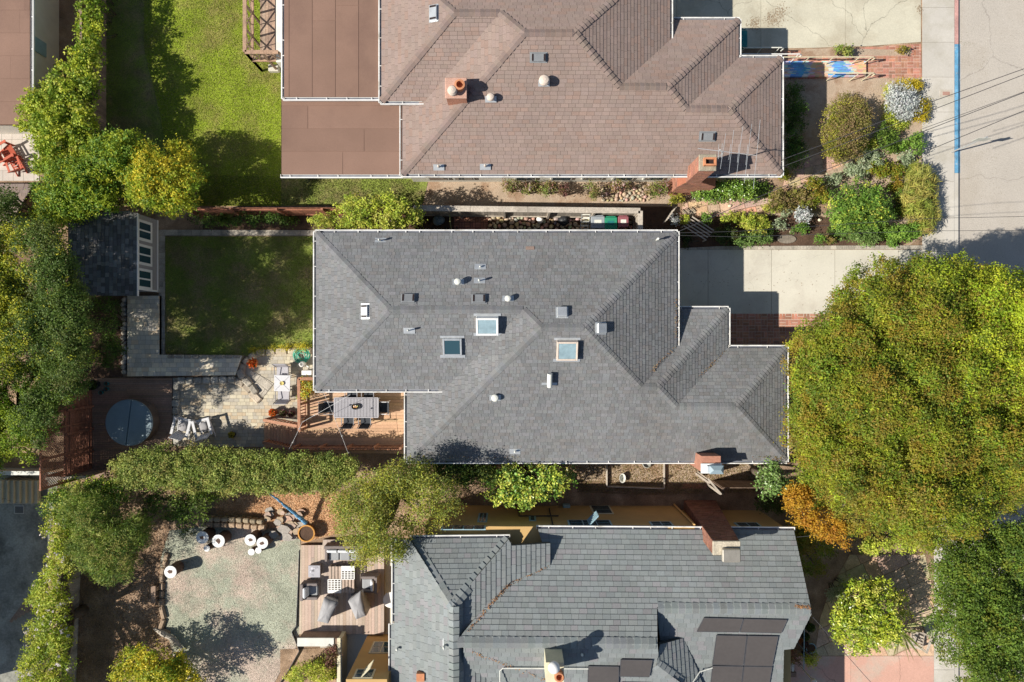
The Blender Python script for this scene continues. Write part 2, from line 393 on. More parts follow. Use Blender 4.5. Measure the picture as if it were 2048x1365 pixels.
def gutter(mbw, mbi, a, b, out, w_=.10, d_=.09):
    """U-shaped eave gutter from a to b, hanging on side `out` of the eave"""
    a = Vector(a); b = Vector(b); o = Vector((out[0], out[1], 0)); dn = Vector((0, 0, -1))
    a = a-Vector((0, 0, .02)); b = b-Vector((0, 0, .02))
    mid = (a+b)/2; h = (b-a)/2; u = h.normalized(); e = u*.06
    mbw.obox(mid+o*(w_+.012)+dn*d_/2, h+e, o*.02, dn*d_/2*1.05)
    mbw.obox(mid+o*.006+dn*(d_/2+.02), h, o*.006, dn*d_/2)
    mbi.obox(mid+o*(w_*.5+.006)+dn*d_*.8, h, o*w_*.44, dn*.008)
    for k in (-1, 1): mbw.obox(mid+h*k+u*.05*k+o*w_*.5+dn*d_/2, u*.008, o*w_*.6, dn*d_/2)
    ln = h.length*2; n = max(1, int(ln/.95)); rnd = random.Random(int(ln*100))
    for k in range(n):
        t = (k+.5+rnd.uniform(-.25, .25))/n
        mbw.obox(a+(b-a)*t+o*w_*.55+dn*.012, u*.014, o*w_*.62, dn*.008)
# ------------------------------------------------------------------ foliage
def srgb(r, g, b): return tuple((x/255.0)**2.2 for x in (r, g, b))
PAL = {
 'yellowgreen': [(.20, .235, .024), (.13, .185, .02), (.26, .27, .026), (.075, .12, .018), (.11, .17, .02)],
 'lime': [(.30, .34, .05), (.20, .26, .04), (.36, .36, .08), (.12, .17, .03), (.24, .22, .06)],
 'yellow': [(.36, .30, .03), (.26, .25, .03), (.42, .34, .04), (.15, .17, .02)],
 'olive': [(.15, .15, .016), (.10, .125, .016), (.20, .12, .022), (.05, .07, .012), (.19, .185, .02), (.11, .16, .02), (.17, .11, .03)],
 'olive_light': [(.20, .195, .03), (.15, .17, .03), (.25, .23, .04), (.09, .11, .02)],
 'gold': [(.26, .28, .022), (.18, .23, .02), (.32, .31, .03), (.11, .15, .015)],
 'green': [(.085, .14, .024), (.06, .105, .02), (.13, .18, .032), (.04, .07, .016)],
 'deepgreen': [(.065, .105, .017), (.045, .08, .014), (.095, .135, .022), (.12, .13, .02), (.03, .052, .01)],
 'fresh': [(.11, .20, .035), (.08, .15, .03), (.16, .24, .05), (.05, .09, .02)],
 'hedge': [(.17, .21, .055), (.12, .16, .04), (.24, .27, .09), (.20, .17, .065), (.07, .10, .03)],
 'dark': [(.045, .065, .02), (.03, .045, .015), (.07, .085, .025), (.06, .05, .02)],
 'evergreen': [(.09, .125, .028), (.065, .095, .025), (.13, .155, .035), (.045, .065, .02), (.10, .10, .03)],
 'orange': [(.55, .30, .03), (.46, .30, .03), (.60, .36, .04), (.40, .17, .02)],
 'brownpurple': [(.16, .12, .05), (.12, .09, .05), (.14, .15, .03), (.19, .13, .09), (.10, .10, .03)],
 'purple': [(.12, .05, .06), (.08, .03, .04), (.22, .12, .11), (.10, .10, .03)],
 'white': [(.62, .64, .62), (.52, .55, .53), (.70, .71, .70), (.40, .44, .42)],
 'brightyellow': [(.62, .48, .02), (.52, .42, .02), (.40, .36, .03), (.66, .52, .05)],
 'silver': [(.22, .26, .20), (.17, .21, .16), (.28, .31, .26), (.12, .15, .09)],
 'sedge': [(.20, .22, .05), (.13, .17, .04), (.28, .25, .08), (.22, .17, .07)],
 'camellia': [(.10, .17, .05), (.07, .12, .035), (.15, .21, .09), (.05, .08, .02)],
 'rose': [(.11, .16, .04), (.16, .12, .06), (.09, .13, .03), (.22, .20, .09), (.20, .10, .10)],
}
def inside(ells, x, y):
    q = np.full(x.shape, 9.0)
    for i, (cx, cy, rx, ry) in enumerate(ells):
        dx = (x-cx)/rx; dy = (y-cy)/ry; a = np.arctan2(dy, dx)
        wob = 1+.06*np.sin(3*a+i*1.7)+.05*np.sin(5*a+i*.6)+.035*np.sin(9*a+i*2.3)
        q = np.minimum(q, np.sqrt(dx*dx+dy*dy)/wob)
    return q
def leaves_mesh(name, pos, nrm, Lf, Wf, col, m, parent, org, rng, drop=0.0, **kw):
    n = len(pos)
    r = rng.normal(size=(n, 3)); t = r-nrm*np.sum(r*nrm, 1, keepdims=True); t[:, 2] -= drop
    t /= np.linalg.norm(t, axis=1, keepdims=True)+1e-9
    b = np.cross(nrm, t); b /= np.linalg.norm(b, axis=1, keepdims=True)+1e-9
    Ls = (Lf*rng.uniform(.7, 1.25, n))[:, None]/2; Ws = (Wf*rng.uniform(.7, 1.25, n))[:, None]/2
    V = np.empty((n, 4, 3)); V[:, 0] = pos-t*Ls; V[:, 1] = pos+b*Ws-t*Ls*.1; V[:, 2] = pos+t*Ls; V[:, 3] = pos-b*Ws-t*Ls*.1
    V -= np.array(org)[None, None]
    me = bpy.data.meshes.new(name); me.vertices.add(n*4); me.vertices.foreach_set('co', V.ravel())
    me.loops.add(n*4); me.loops.foreach_set('vertex_index', np.arange(n*4, dtype=np.int32))
    me.polygons.add(n); me.polygons.foreach_set('loop_start', np.arange(0, n*4, 4, dtype=np.int32))
    me.update()
    ca = me.color_attributes.new('Col', 'FLOAT_COLOR', 'CORNER')
    cc = np.ones((n, 4, 4), dtype=np.float32); cc[:, :, :3] = col[:, None, :]; ca.data.foreach_set('color', cc.ravel())
    me.materials.append(m)
    ob = bpy.data.objects.new(name, me); C.objects.link(ob)
    if parent is not None: ob.parent = parent
    else: ob.location = org
    ob['_o'] = tuple(org)
    tag(ob, kw.get('label'), kw.get('cat'), kw.get('group'), kw.get('kind'))
    return ob
NLEAF = [0]
def plant(name, label, cat, ells, zt, ze, pal, r=(.25, .5), leaf=(.09, .05), dens=1.0, seed=1, group=None, gloss=False,
          trunk=True, zb=None, pal2=None, grad=None, fill=1.5, flowers=None, part='crown', drop=0., bs=1.0, lump=.28, flat=.85, spread=.07, open_=0.0, tw=12, shell=.25):
    """a tree or shrub: leaves grown on twigs around many branch-end clumps; ells = outline seen from above, in photo pixels"""
    rng = np.random.default_rng(seed); zm = (zt+ze)/2
    area = sum(math.pi*rx*ry for _, _, rx, ry in ells)/S**2*(1-zm/H)**2
    rm = (r[0]+r[1])/2; nc = max(5, int(area*fill/(math.pi*rm*rm)))
    w_ = np.array([rx*ry for _, _, rx, ry in ells]); w_ = w_/w_.sum()
    k = rng.choice(len(ells), nc*3, p=w_); E = np.array(ells)[k]
    a = rng.uniform(0, 2*math.pi, nc*3); q0 = np.sqrt(rng.uniform(0, 1, nc*3))
    rpx = rm*S*.8
    x = E[:, 0]+np.cos(a)*q0*np.maximum(E[:, 2]-rpx, 2); y = E[:, 1]+np.sin(a)*q0*np.maximum(E[:, 3]-rpx, 2)
    # keep clumps apart a little so the crown is evenly filled
    keep = []; mind = rm*S*(.75 if fill < 2 else .5)
    for i in range(len(x)):
        if len(keep) >= nc: break
        if keep:
            d = np.hypot(x[i]-x[keep], y[i]-y[keep])
            if d.min() < mind*rng.uniform(.3, 1): continue
        keep.append(i)
    x = x[keep]; y = y[keep]; nc = len(x)
    q = np.clip(inside(ells, x, y), 0, .999)
    rad = rng.uniform(r[0], r[1], nc)
    z = ze+(zt-ze)*np.sqrt(1-q*q)+rng.uniform(-1.0, .45, nc)*rm-rad*.5
    ns = max(3, int(area/(4.0 if area > 60 else (1.5 if area > 12 else .5)))); bi = rng.choice(nc, min(ns, nc), replace=False)   # boughs: rounded masses with creases between
    dd = np.hypot(x[:, None]-x[bi][None], y[:, None]-y[bi][None])/S; Rb = rng.uniform(.6, 1.25, len(bi))*(1.45 if area > 60 else (1.0 if area > 12 else .6)); hb = rng.uniform(-.5, .5, len(bi))
    up_ = np.max(hb[None]*lump-(dd/Rb[None])**2*lump*1.5, axis=1); z = z+np.maximum(up_, -lump*3.2)+lump*.6
    z = np.maximum(z, rad*.5)
    if open_ > 0:
        kk = rng.uniform(size=nc) > open_; x, y, z, q, rad = x[kk], y[kk], z[kk], q[kk], rad[kk]; nc = len(x)
    # a lower layer so the crown has body from the side
    zb_ = ze*.45 if zb is None else zb
    lo = rng.uniform(size=nc) < .8
    zl = zb_+(z-zb_)*rng.uniform(.25, .7, nc)
    x = np.r_[x, x[lo]]; y = np.r_[y, y[lo]]; low = np.r_[np.zeros(nc, bool), np.ones(lo.sum(), bool)]
    z = np.r_[z, np.maximum(zl[lo], rad[lo]*.5)]; rad = np.r_[rad, rad[lo]*.9]; nc = len(x)
    f = (1-z/H)/S; cx = (x-1024)*f; cy = (682.5-y)*f
    # pos of low clumps: under their upper one, not along the sight line
    cent = np.stack([cx, cy, z], 1)
    la = leaf[0]*leaf[1]*.5
    nl = np.maximum(12, (dens*4*math.pi*rad**2*.42/la)).astype(int); nl[low] = (nl[low]*.45).astype(int)+4
    ntw = np.maximum(3, nl//tw)
    ci = np.repeat(np.arange(nc), ntw)
    d = rng.normal(size=(len(ci), 3)); d[:, 2] = np.where(d[:, 2] < -.25, -d[:, 2], d[:, 2]); d /= np.linalg.norm(d, axis=1, keepdims=True)
    tp = cent[ci]+d*rad[ci][:, None]*(1-shell*rng.uniform(0, 1, len(ci))**1.5)[:, None]*np.array([1, 1, flat])
    ti = np.repeat(np.arange(len(ci)), tw); n = len(ti)
    pos = tp[ti]+rng.normal(size=(n, 3))*spread+d[ti]*rng.uniform(-.06, .08, (n, 1))
    nrm = d[ti]*.55+rng.normal(size=(n, 3))*.55+np.array([0, 0, .35]); nrm /= np.linalg.norm(nrm, axis=1, keepdims=True)
    pos[:, 2] = np.maximum(pos[:, 2], .03)
    pa = np.array(PAL[pal]); idx = rng.integers(0, len(pa), nc); ctw = rng.integers(0, len(pa), len(ci))
    cc = pa[idx][ci][ti]*.6+pa[ctw][ti]*.4
    if pal2:
        pb = np.array(PAL[pal2]); g = np.clip(grad(x, y)+rng.uniform(-.18, .18, nc), 0, 1)
        c2 = pb[rng.integers(0, len(pb), nc)][ci][ti]*.6+pb[rng.integers(0, len(pb), len(ci))][ti]*.4
        gg = (rng.uniform(size=len(ci)) < g[ci])[ti][:, None]; cc = np.where(gg, c2, cc)
    if pal not in ('white', 'brightyellow', 'orange', 'dark', 'evergreen'): cc = cc*np.array([1.9, 1.9, 1.5])
    elif pal in ('dark', 'evergreen'): cc = cc*np.array([1.4, 1.65, 1.25])
    if pal == 'olive': cc = cc*np.array([.92, 1.02, 1.0])
    cc = cc*rng.uniform(.84, 1.16, (n, 1))*rng.uniform(.95, 1.05, (n, 3))
    X0 = sum(e[0]*e[2]*e[3] for e in ells)/sum(e[2]*e[3] for e in ells); Y0 = sum(e[1]*e[2]*e[3] for e in ells)/sum(e[2]*e[3] for e in ells)
    base = P(X0, Y0, zm)*bs; org = (base.x, base.y, 0)
    t = thing(name, label, cat, org, group)
    leaves_mesh(part, pos, nrm, leaf[0], leaf[1], np.clip(cc, 0, 1), M['leaf_gloss' if gloss else 'leaf'], t, org, rng, drop)
    NLEAF[0] += n
    if flowers:
        fc, fn, fs = flowers; up = np.where(~low)[0]; ks = rng.choice(up, fn); d2 = rng.normal(size=(fn, 3)); d2[:, 2] = abs(d2[:, 2])+.4
        d2 /= np.linalg.norm(d2, axis=1, keepdims=True); fp = cent[ks]+d2*rad[ks][:, None]*1.05
        m_ = 5; fi = np.repeat(np.arange(fn), m_); pp = fp[fi]+rng.normal(size=(fn*m_, 3))*fs*.35; nn = d2[fi]+rng.normal(size=(fn*m_, 3))*.3
        nn /= np.linalg.norm(nn, axis=1, keepdims=True)
        leaves_mesh('flowers', pp, nn, fs, fs*.8, np.array([fc]*(fn*m_))*rng.uniform(.8, 1.1, (fn*m_, 1)), M['leaf'], t, org, rng, kind='stuff')
    tb = MB(); rnd = random.Random(seed)
    o = Vector(org)
    up = np.where(~low)[0]
    if trunk:
        hh = max(.3, ze*.55); r0 = .03+.028*zt+.004*math.sqrt(area)*5; r0 = min(r0, .32)
        bend = Vector((rnd.uniform(-.1, .1), rnd.uniform(-.1, .1), 0))*zt*.3
        tb.tube([o, o+Vector((0, 0, hh*.5))+bend*.5, o+Vector((0, 0, hh))+bend], [r0*1.25, r0, r0*.85], 9)
        nb = min(len(up), 6+int(area**.5*3)); top = o+Vector((0, 0, hh))+bend
        for i in rng.choice(up, nb, replace=False):
            e = Vector(cent[i]); mid = top.lerp(e, .5)+Vector((rnd.uniform(-.2, .2), rnd.uniform(-.2, .2), .12*zt*rnd.uniform(.2, 1)))
            tb.tube([top-Vector((0, 0, hh*.15*rnd.random())), mid, e], [r0*.5, r0*.3, r0*.1], 5)
        tb.build('trunk', M['bark'], t, smooth=True)
    else:
        for i in up[:min(len(up), 14)]:
            e = Vector(cent[i]); s0 = Vector((o.x+(e.x-o.x)*.5, o.y+(e.y-o.y)*.5, 0))
            tb.tube([s0, s0.lerp(e, .55)+Vector((rnd.uniform(-.05, .05), rnd.uniform(-.05, .05), 0)), e], [.022, .016, .006], 5)
        tb.build('stem', M['bark'], t, smooth=True)
    return t
def tufts(name, px, n, pal, h, m_, seed, hole=None, label=None, cat=None, kind='stuff', z0=0.0, sz=.055):
    """loose blades / clods scattered over a bed"""
    rng = np.random.default_rng(seed); xs = [p[0] for p in px]; ys = [p[1] for p in px]
    X = rng.uniform(min(xs), max(xs), n*2); Y = rng.uniform(min(ys), max(ys), n*2)
    ins = np.zeros(n*2, bool); j = len(px)-1
    for i in range(len(px)):
        xi, yi = px[i]; xj, yj = px[j]
        if yi != yj: ins ^= ((yi > Y) != (yj > Y)) & (X < (xj-xi)*(Y-yi)/(yj-yi)+xi)
        j = i
    X = X[ins][:n]; Y = Y[ins][:n]; k = len(X)
    pos = np.stack([(X-1024)/S, (682.5-Y)/S, z0+rng.uniform(.2, 1, k)*h], 1)
    nrm = rng.normal(size=(k, 3)); nrm[:, 2] = abs(nrm[:, 2])*.8+.35; nrm /= np.linalg.norm(nrm, axis=1, keepdims=True)
    pa = np.array(PAL[pal] if isinstance(pal, str) else pal); col = pa[rng.integers(0, len(pa), k)]*rng.uniform(.75, 1.2, (k, 1))
    return leaves_mesh(name, pos, nrm, sz, sz*.45, np.clip(col, 0, 1), M['leaf'], None, (0, 0, 0), rng, kind=kind, label=label, cat=cat)
# ------------------------------------------------------------------ ground, street, paving  (setting)
base = MB(); base.prism([(-70, -60), (19.62, -60), (19.62, 60), (-70, 60)], -.5, 0); base.build('ground', M['soil'], kind='structure')
sheet('street', [(1905, -1900), (4200, -1900), (4200, 3300), (1905, 3300)], -.13, M['street'])
mb = MB()
for y0, y1, c in ((-1200, -.5, 1), (88, 88, 0),): pass
def curbseg(y0, y1, m, nm):
    mb = MB(); a = P(1909, y0, 0); b = P(1918, y1, 0); mb.box(a.x, b.y+.002, -.3, b.x, a.y-.002, .004, bev=.012); return mb.build(nm, m, kind='structure')
curbseg(-1200, 88, M['red_paint'], 'red_curb'); curbseg(88, 346, M['blue_paint'], 'blue_curb'); curbseg(346, 2600, M['sidewalk'], 'curb')
sheet('gutter_pan', [(1918.2, 88), (1921, 88), (1921, 346), (1918.2, 346)], -.125, M['blue_paint'])
mb = MB(); flat_tiles(mb, [(1845, -900), (1909, -900), (1909, 2300), (1868.5, 2300), (1868.5, 1080), (1845, 1080)], 0, 90, 1.5, lambda r: 1.55, .012, .02, lambda r, k: grey(r, .92, 1.06), 3)
mb.build('sidewalk', M['sidewalk'], kind='structure')
sheet('sidewalk_joint', [(1845, -900), (1909, -900), (1909, 2300), (1868.5, 2300), (1868.5, 1080), (1845, 1080)], .004, M['joint'])
# street utility cover and repair patches
mb = MB(); c = P(1893, 187, .021); mb.box(c.x-.28, c.y-.17, .0, c.x+.28, c.y+.17, .028, (.95, .9, .85), .006); mb.box(c.x-.16, c.y-.08, .0, c.x+.16, c.y+.08, .032, (.8, .5, .45), .004)
mb.build('meter_cover', M['sidewalk'], label='small concrete meter cover set in the pavement beside the blue kerb', cat='meter cover')
# driveways
def slabs(name, px, m, row, wf, seed, z=.012, ang=0, gap=.014, lo=.95, hi=1.05):
    mb = MB(); flat_tiles(mb, px, 0, ang, row, wf, gap, z, lambda r, k: grey(r, lo, hi), seed); ob = mb.build(name, m, kind='structure')
    sheet(name+'_joint', px, .003, M['joint']); return ob
slabs('upper_driveway', [(1290, -500), (1842, -500), (1842, 84), (1740, 92), (1620, 96), (1290, 100)], M['concrete_old'], 3.55, lambda r: 3.75, 5, z=.02)
mb = MB(); flat_tiles(mb, [(1350, 500), (1844.5, 500), (1844.5, 640), (1350, 625)], 0, 0, 9, lambda r: 2.82, .02, .02, lambda r, k: grey(r, .97, 1.04), 12)
mb.build('middle_driveway', M['concrete'], kind='structure'); sheet('middle_driveway_joint', [(1350, 500), (1844.5, 500), (1844.5, 640), (1350, 625)], .003, M['joint'])
mb = MB(); flat_tiles(mb, [(1440, 493), (1845, 491), (1845, 499), (1360, 500), (1360, 497)], 0, 0, .2, lambda r: .27, .01, .05, lambda r, k: grey(r, .8, 1.1), 4); mb.build('driveway_edging', M['stone'], kind='structure')
def basket(name, px, seed, m='brick', z=.02, s=.2, lo=.75, hi=1.2, joint='mortar', ang=0):
    """basket-weave bricks: pairs alternately turned"""
    rnd = random.Random(seed); a = math.radians(ang); pts = [P(x, y) for x, y in px]
    U = Vector((math.cos(a), math.sin(a), 0)); V = Vector((-math.sin(a), math.cos(a), 0)); poly = [(p.dot(U), p.dot(V)) for p in pts]
    mb = MB(); u0 = min(p[0] for p in poly); u1 = max(p[0] for p in poly); v0 = min(p[1] for p in poly); v1 = max(p[1] for p in poly)
    g = .02; j = 0; v = v0
    while v < v1:
        i = 0; u = u0
        while u < u1:
            rs = [(u, v, u+s-g, v+s/2-g), (u, v+s/2, u+s-g, v+s-g)] if (i+j) % 2 else [(u, v, u+s/2-g, v+s-g), (u+s/2, v, u+s-g, v+s-g)]
            for q in rs:
                t = clip(clip(clip(clip(poly, 0, q[0], False), 0, q[2], True), 1, q[1], False), 1, q[3], True)
                if len(t) >= 3: mb.prism([tuple((U*k[0]+V*k[1])[:2]) for k in t], 0, z+rnd.uniform(0, .003), grey(rnd, lo, hi, .1))
            u += s; i += 1
        v += s; j += 1
    mb.build(name, M[m], kind='structure'); sheet(name+'_bed', px, .008, M[joint])
basket('upper_brick_path', [(1560, 103), (1640, 100), (1700, 97), (1842, 88), (1844, 156), (1700, 156), (1560, 160)], 21, s=.27)
basket('middle_brick_path', [(1450, 627), (1665, 627), (1650, 700), (1450, 698)], 22, s=.27)
sheet('planting_strip', [(1602, 98), (1690, 96), (1825, 101), (1822, 110), (1700, 111), (1602, 112)], .03, M['sandy'])
# garden soils
sheet('front_garden_bed', [(1560, 156), (1845, 156), (1845, 470), (1820, 492), (1362, 496), (1362, 430), (1700, 425), (1560, 350)], .006, M['sandy'])
sheet('side_garden_bed', [(840, 352), (1560, 352), (1400, 405), (850, 405)], .006, M['sandy'])
sheet('narrow_side_path', [(850, 392), (1335, 392), (1335, 412), (850, 412)], .011, M['sandy'])
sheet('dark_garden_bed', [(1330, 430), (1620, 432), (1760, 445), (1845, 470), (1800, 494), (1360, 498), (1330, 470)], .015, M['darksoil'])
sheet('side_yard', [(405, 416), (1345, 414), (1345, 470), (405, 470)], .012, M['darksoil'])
def flags(name, px, seed, col=(1.35, 1.0, .85), m='stone', z=.02, s=.42, joint='sandy', ang=12):
    mb = MB(); flat_tiles(mb, px, 0, ang, lambda r: r.uniform(s*.7, s*1.2), lambda r: r.uniform(s*.7, s*1.6), .03, z, lambda r, k: tuple(c*r.uniform(.85, 1.12) for c in col), seed, jit=.006)
    mb.build(name, M[m], kind='structure')
flags('garden_path', [(1365, 405), (1440, 402), (1560, 392), (1575, 345), (1650, 300), (1690, 330), (1640, 350), (1605, 372), (1520, 424), (1365, 428)], 31)
flags('garden_path_strip', [(1360, 426), (1475, 424), (1475, 432), (1360, 434)], 32, s=.3)
# back gardens
LB = [(214, -300), (562, -300), (562, 415), (214, 415)]
sheet('upper_lawn', [(280, -300), (562, -300), (562, 412), (280, 412)], .02, M['lawn_green'])
sheet('upper_lawn_bed', [(208, -300), (286, -300), (288, 100), (320, 230), (350, 412), (208, 412)], .026, M['lawn_shade'])
sheet('upper_lawn_strip', [(562, 346), (860, 346), (845, 408), (562, 412)], .018, M['lawn_shade'])
tufts('lawn_grass', [(286, 0), (562, 0), (562, 412), (350, 412), (320, 230), (288, 100)], 52000, [(.30, .38, .035), (.22, .31, .025), (.37, .41, .06), (.44, .41, .15)], .05, None, 3)
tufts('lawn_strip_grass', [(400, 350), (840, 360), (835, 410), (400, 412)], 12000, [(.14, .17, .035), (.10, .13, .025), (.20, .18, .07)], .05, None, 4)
tufts('garden_litter', [(212, 0), (300, 0), (330, 100), (370, 230), (400, 412), (212, 412)], 9000, [(.16, .13, .07), (.09, .10, .03), (.22, .17, .11)], .05, None, 5)
LA = [(330, 473), (629, 473), (629, 697), (540, 700), (500, 712), (330, 708)]
sheet('middle_lawn', LA, .02, M['lawn_shade'])
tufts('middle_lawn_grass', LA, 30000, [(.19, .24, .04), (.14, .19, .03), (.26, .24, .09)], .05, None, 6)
mb = MB(); flat_tiles(mb, [(322, 460), (630, 461), (630, 472), (330, 472), (330, 712), (318, 712), (318, 460)], 0, 0, .255, lambda r: r.uniform(.35, .6), .012, .05, lambda r, k: grey(r, .8, 1.1), 8)
mb.build('lawn_edging', M['stone'], kind='structure')
PAV = lambda r, k: r.choice([(1, .97, .93), (1.12, 1.06, .98), (.9, .9, .93), (1.08, .95, .82), (.98, .98, 1.0), (1.2, 1.18, 1.1), (.85, .84, .84)])
def pavers(name, px, seed, z, row=.155, base=0.0, k_=1.0):
    mb = MB(); flat_tiles(mb, px, 0, 0, row, lambda r: r.choice([.155, .23, .23, .31]), .008, z, lambda r, k: tuple(q*k_ for q in PAV(r, k)), seed, jit=.003, pxz=z)
    pts = [P(x, y, z) for x, y in px]; mb.prism([(p.x, p.y) for p in pts], 0.0, z-.012, (.4, .38, .34))
    return mb.build(name, M['paver'], kind='structure')
pavers('garden_path_paving', [(254, 592), (318, 592), (318, 710), (484, 712), (470, 751), (254, 753)], 41, .24, .2, k_=1.45)
PT = [(345, 757), (476, 755), (486, 722), (510, 704), (545, 699), (624, 697), (632, 780), (610, 800), (602, 895), (345, 893)]
pavers('patio_paving', PT, 42, .03)
def wallstones(mb, path, z0, z1, w_=.3, ln=.42, seed=1, cols=(1, 1, 1)):
    rnd = random.Random(seed)
    for a, b in zip(path[:-1], path[1:]):
        a = P(*a, z1); b = P(*b, z1); d = b-a; Ln = d.length; n = max(1, round(Ln/ln)); d.normalize(); s = Vector((-d.y, d.x, 0))
        for k in range(n):
            c = a+(b-a)*((k+.5)/n); h = z1-z0; g = rnd.uniform(.8, 1.12)
            mb.obox((c.x, c.y, z0+h/2), d*(Ln/n/2-.012), s*(w_/2*rnd.uniform(.9, 1.08)), (0, 0, h/2+rnd.uniform(-.01, .01)), tuple(q*g for q in cols), .05)
t = thing('stone_edging', 'low edging of pale rounded blocks along the grass end of the patio', 'edging', P(555, 703))
mb = MB(); wallstones(mb, [(480, 752), (485, 728), (510, 708), (550, 703), (622, 702)], 0, .13, .3, .46, 1, (1.12, 1.05, .95)); mb.build('block', M['stone'], t)
t = thing('retaining_wall', 'low retaining wall of grey blocks between the upper path and the patio', 'wall', P(400, 757))
mb = MB(); wallstones(mb, [(351, 890), (349, 800), (352, 762), (470, 760)], 0, .16, .3, .36, 2, (.9, .95, 1.0)); mb.build('block', M['stone'], t)
t = thing('stone_edging', 'row of cut blocks between the shaded lawn and the path below it', 'edging', P(420, 713))
mb = MB(); wallstones(mb, [(332, 714), (480, 714)], 0, .30, .16, .36, 3, (.9, .9, .9)); mb.build('block', M['stone'], t)
t = thing('garden_steps', 'two diagonal stone steps beside the patio table', 'steps', P(510, 765))
mb = MB(); wallstones(mb, [(468, 762), (487, 770), (500, 785), (519, 804)], 0, .12, .34, .5, 4, (1.12, 1.05, .98)); mb.build('tread', M['stone'], t)
mb = MB(); wallstones(mb, [(474, 740), (486, 757), (500, 772), (512, 788)], 0, .2, .3, .42, 5, (.95, .95, .95)); mb.build('tread', M['stone'], t)
mb = MB(); flat_tiles(mb, [(499, 738), (548, 768), (517, 806), (476, 752)], 0, -38, .34, lambda r: r.uniform(.5, .9), .014, .055, lambda r, k: grey(r, 1.0, 1.2), 9); mb.build('landing', M['stone'], t)
# stone border of the planting bed beside the shaded path
t = thing('stone_border', 'rough stone border between the dark bed and the shaded path', 'border', P(250, 670))
mb = MB(); rnd = random.Random(5)
for k in range(16):
    c = P(249+rnd.uniform(-2, 2), 600+k*9.6, .1); mb.stone(c, .12, .13, .17, 0, grey(rnd, .75, 1.1), rnd)
mb.build('stone', M['stone'], t, smooth=True)
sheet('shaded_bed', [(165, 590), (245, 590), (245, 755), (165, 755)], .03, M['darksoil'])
# lower garden
LC = [(338, 1062), (420, 1052), (600, 1060), (602, 1250), (590, 1300), (560, 1345), (530, 1400), (380, 1400), (350, 1330), (322, 1220), (320, 1120)]
sheet('lower_lawn', LC, .018, M['lawn_grey'])
tufts('lower_lawn_grass', LC, 40000, [(.42, .43, .34), (.36, .38, .28), (.48, .42, .35), (.30, .35, .22), (.50, .49, .42)], .03, None, 7, sz=.035)
sheet('mulch_bed', [(420, 985), (700, 985), (700, 1060), (612, 1085), (560, 1062), (440, 1045)], .012, M['mulch'])
sheet('lower_side_bed', [(180, 1040), (340, 1040), (322, 1400), (140, 1400)], .01, M['soil'])
sheet('between_houses_bed', [(812, 925), (1600, 925), (1600, 1030), (812, 1030)], .008, M['soil'])
sheet('dry_grass_bed', [(1155, 928), (1515, 928), (1515, 958), (1430, 968), (1360, 968), (1155, 962)], .014, M['sandy'])
tufts('dry_grass', [(1155, 922), (1520, 922), (1520, 985), (1300, 990), (1155, 985)], 14000, [(.36, .28, .12), (.26, .24, .08), (.40, .28, .16), (.20, .13, .08)], .06, None, 8)
tufts('mulch_litter', [(420, 985), (700, 985), (700, 1060), (612, 1085), (560, 1062), (440, 1045)], 14000, [(.72, .47, .27), (.60, .37, .20), (.76, .54, .34), (.42, .25, .14)], .05, None, 9)
tufts('bed_litter', [(180, 1040), (340, 1040), (322, 1365), (140, 1365)], 9000, [(.40, .28, .18), (.50, .32, .20), (.2, .14, .09)], .05, None, 10, sz=.07)
sheet('lower_concrete_path', [(640, 1262), (800, 1240), (800, 1500), (640, 1500)], .012, M['concrete'])
sheet('concrete_strip', [(764, 1080), (815, 1080), (815, 1275), (764, 1275)], .014, M['concrete'])
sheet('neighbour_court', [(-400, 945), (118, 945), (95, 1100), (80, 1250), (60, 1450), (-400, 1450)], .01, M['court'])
slabs('pink_driveway', [(1565, 1313), (1868, 1313), (1868, 1700), (1565, 1700)], M['pinkconc'], 6, lambda r: 5.2, 6, z=.02)
sheet('lower_front_soil', [(1560, 1085), (1870, 1085), (1870, 1313), (1560, 1313)], .006, M['soil'])
flags('front_flagstones', [(1700, 1110), (1850, 1110), (1868, 1190), (1868, 1312), (1630, 1312), (1640, 1240), (1660, 1180)], 33, (1.3, 1.12, .92), s=.8, joint='soil', ang=25)
sheet('corner_patio', [(-300, 262), (78, 262), (78, 362), (-300, 362)], .006, M['joint'])
mb = MB(); flat_tiles(mb, [(-300, 262), (78, 262), (78, 362), (-300, 362)], 0, 0, .46, lambda r: .46, .012, .02, lambda r, k: grey(r, .94, 1.05), 8); mb.build('patio_tiles', M['tile'], kind='structure')

# ------------------------------------------------------------------ roofs of the three houses
def shcol(lo, hi, tint=.04, alt=None, pa=.1):
    def f(r, k):
        g = r.uniform(lo, hi)
        if alt and r.random() < pa: return tuple(g*a for a in alt)
        return (g*(1+tint*r.uniform(-1, 1)), g, g*(1+tint*r.uniform(-1, 1)))
    return f
wtab = lambda r: r.choice([.14, .18, .22, .28])
def build_roof(house, rf, faces, capl, m, expo, hl, colf, wf=wtab, capcol=None, seed=1, sub='roof', caphalf=.14, lift=.03, capstep=.145, jf=.5):
    mb = MB(); i = 0
    for pts in faces:
        shingle_face(mb, pts, expo, wf, hl, colf, seed*50+i, jf=jf); i += 1
    ro = mb.build(sub, m, house)
    for a, b, n1, n2 in capl: mb = MB(); caps(mb, a, b, n1, n2, capcol or colf, seed*99+i, half=caphalf, lift=lift, step=capstep); i += 1; mb.build('ridge_cap', m, ro)
    return ro
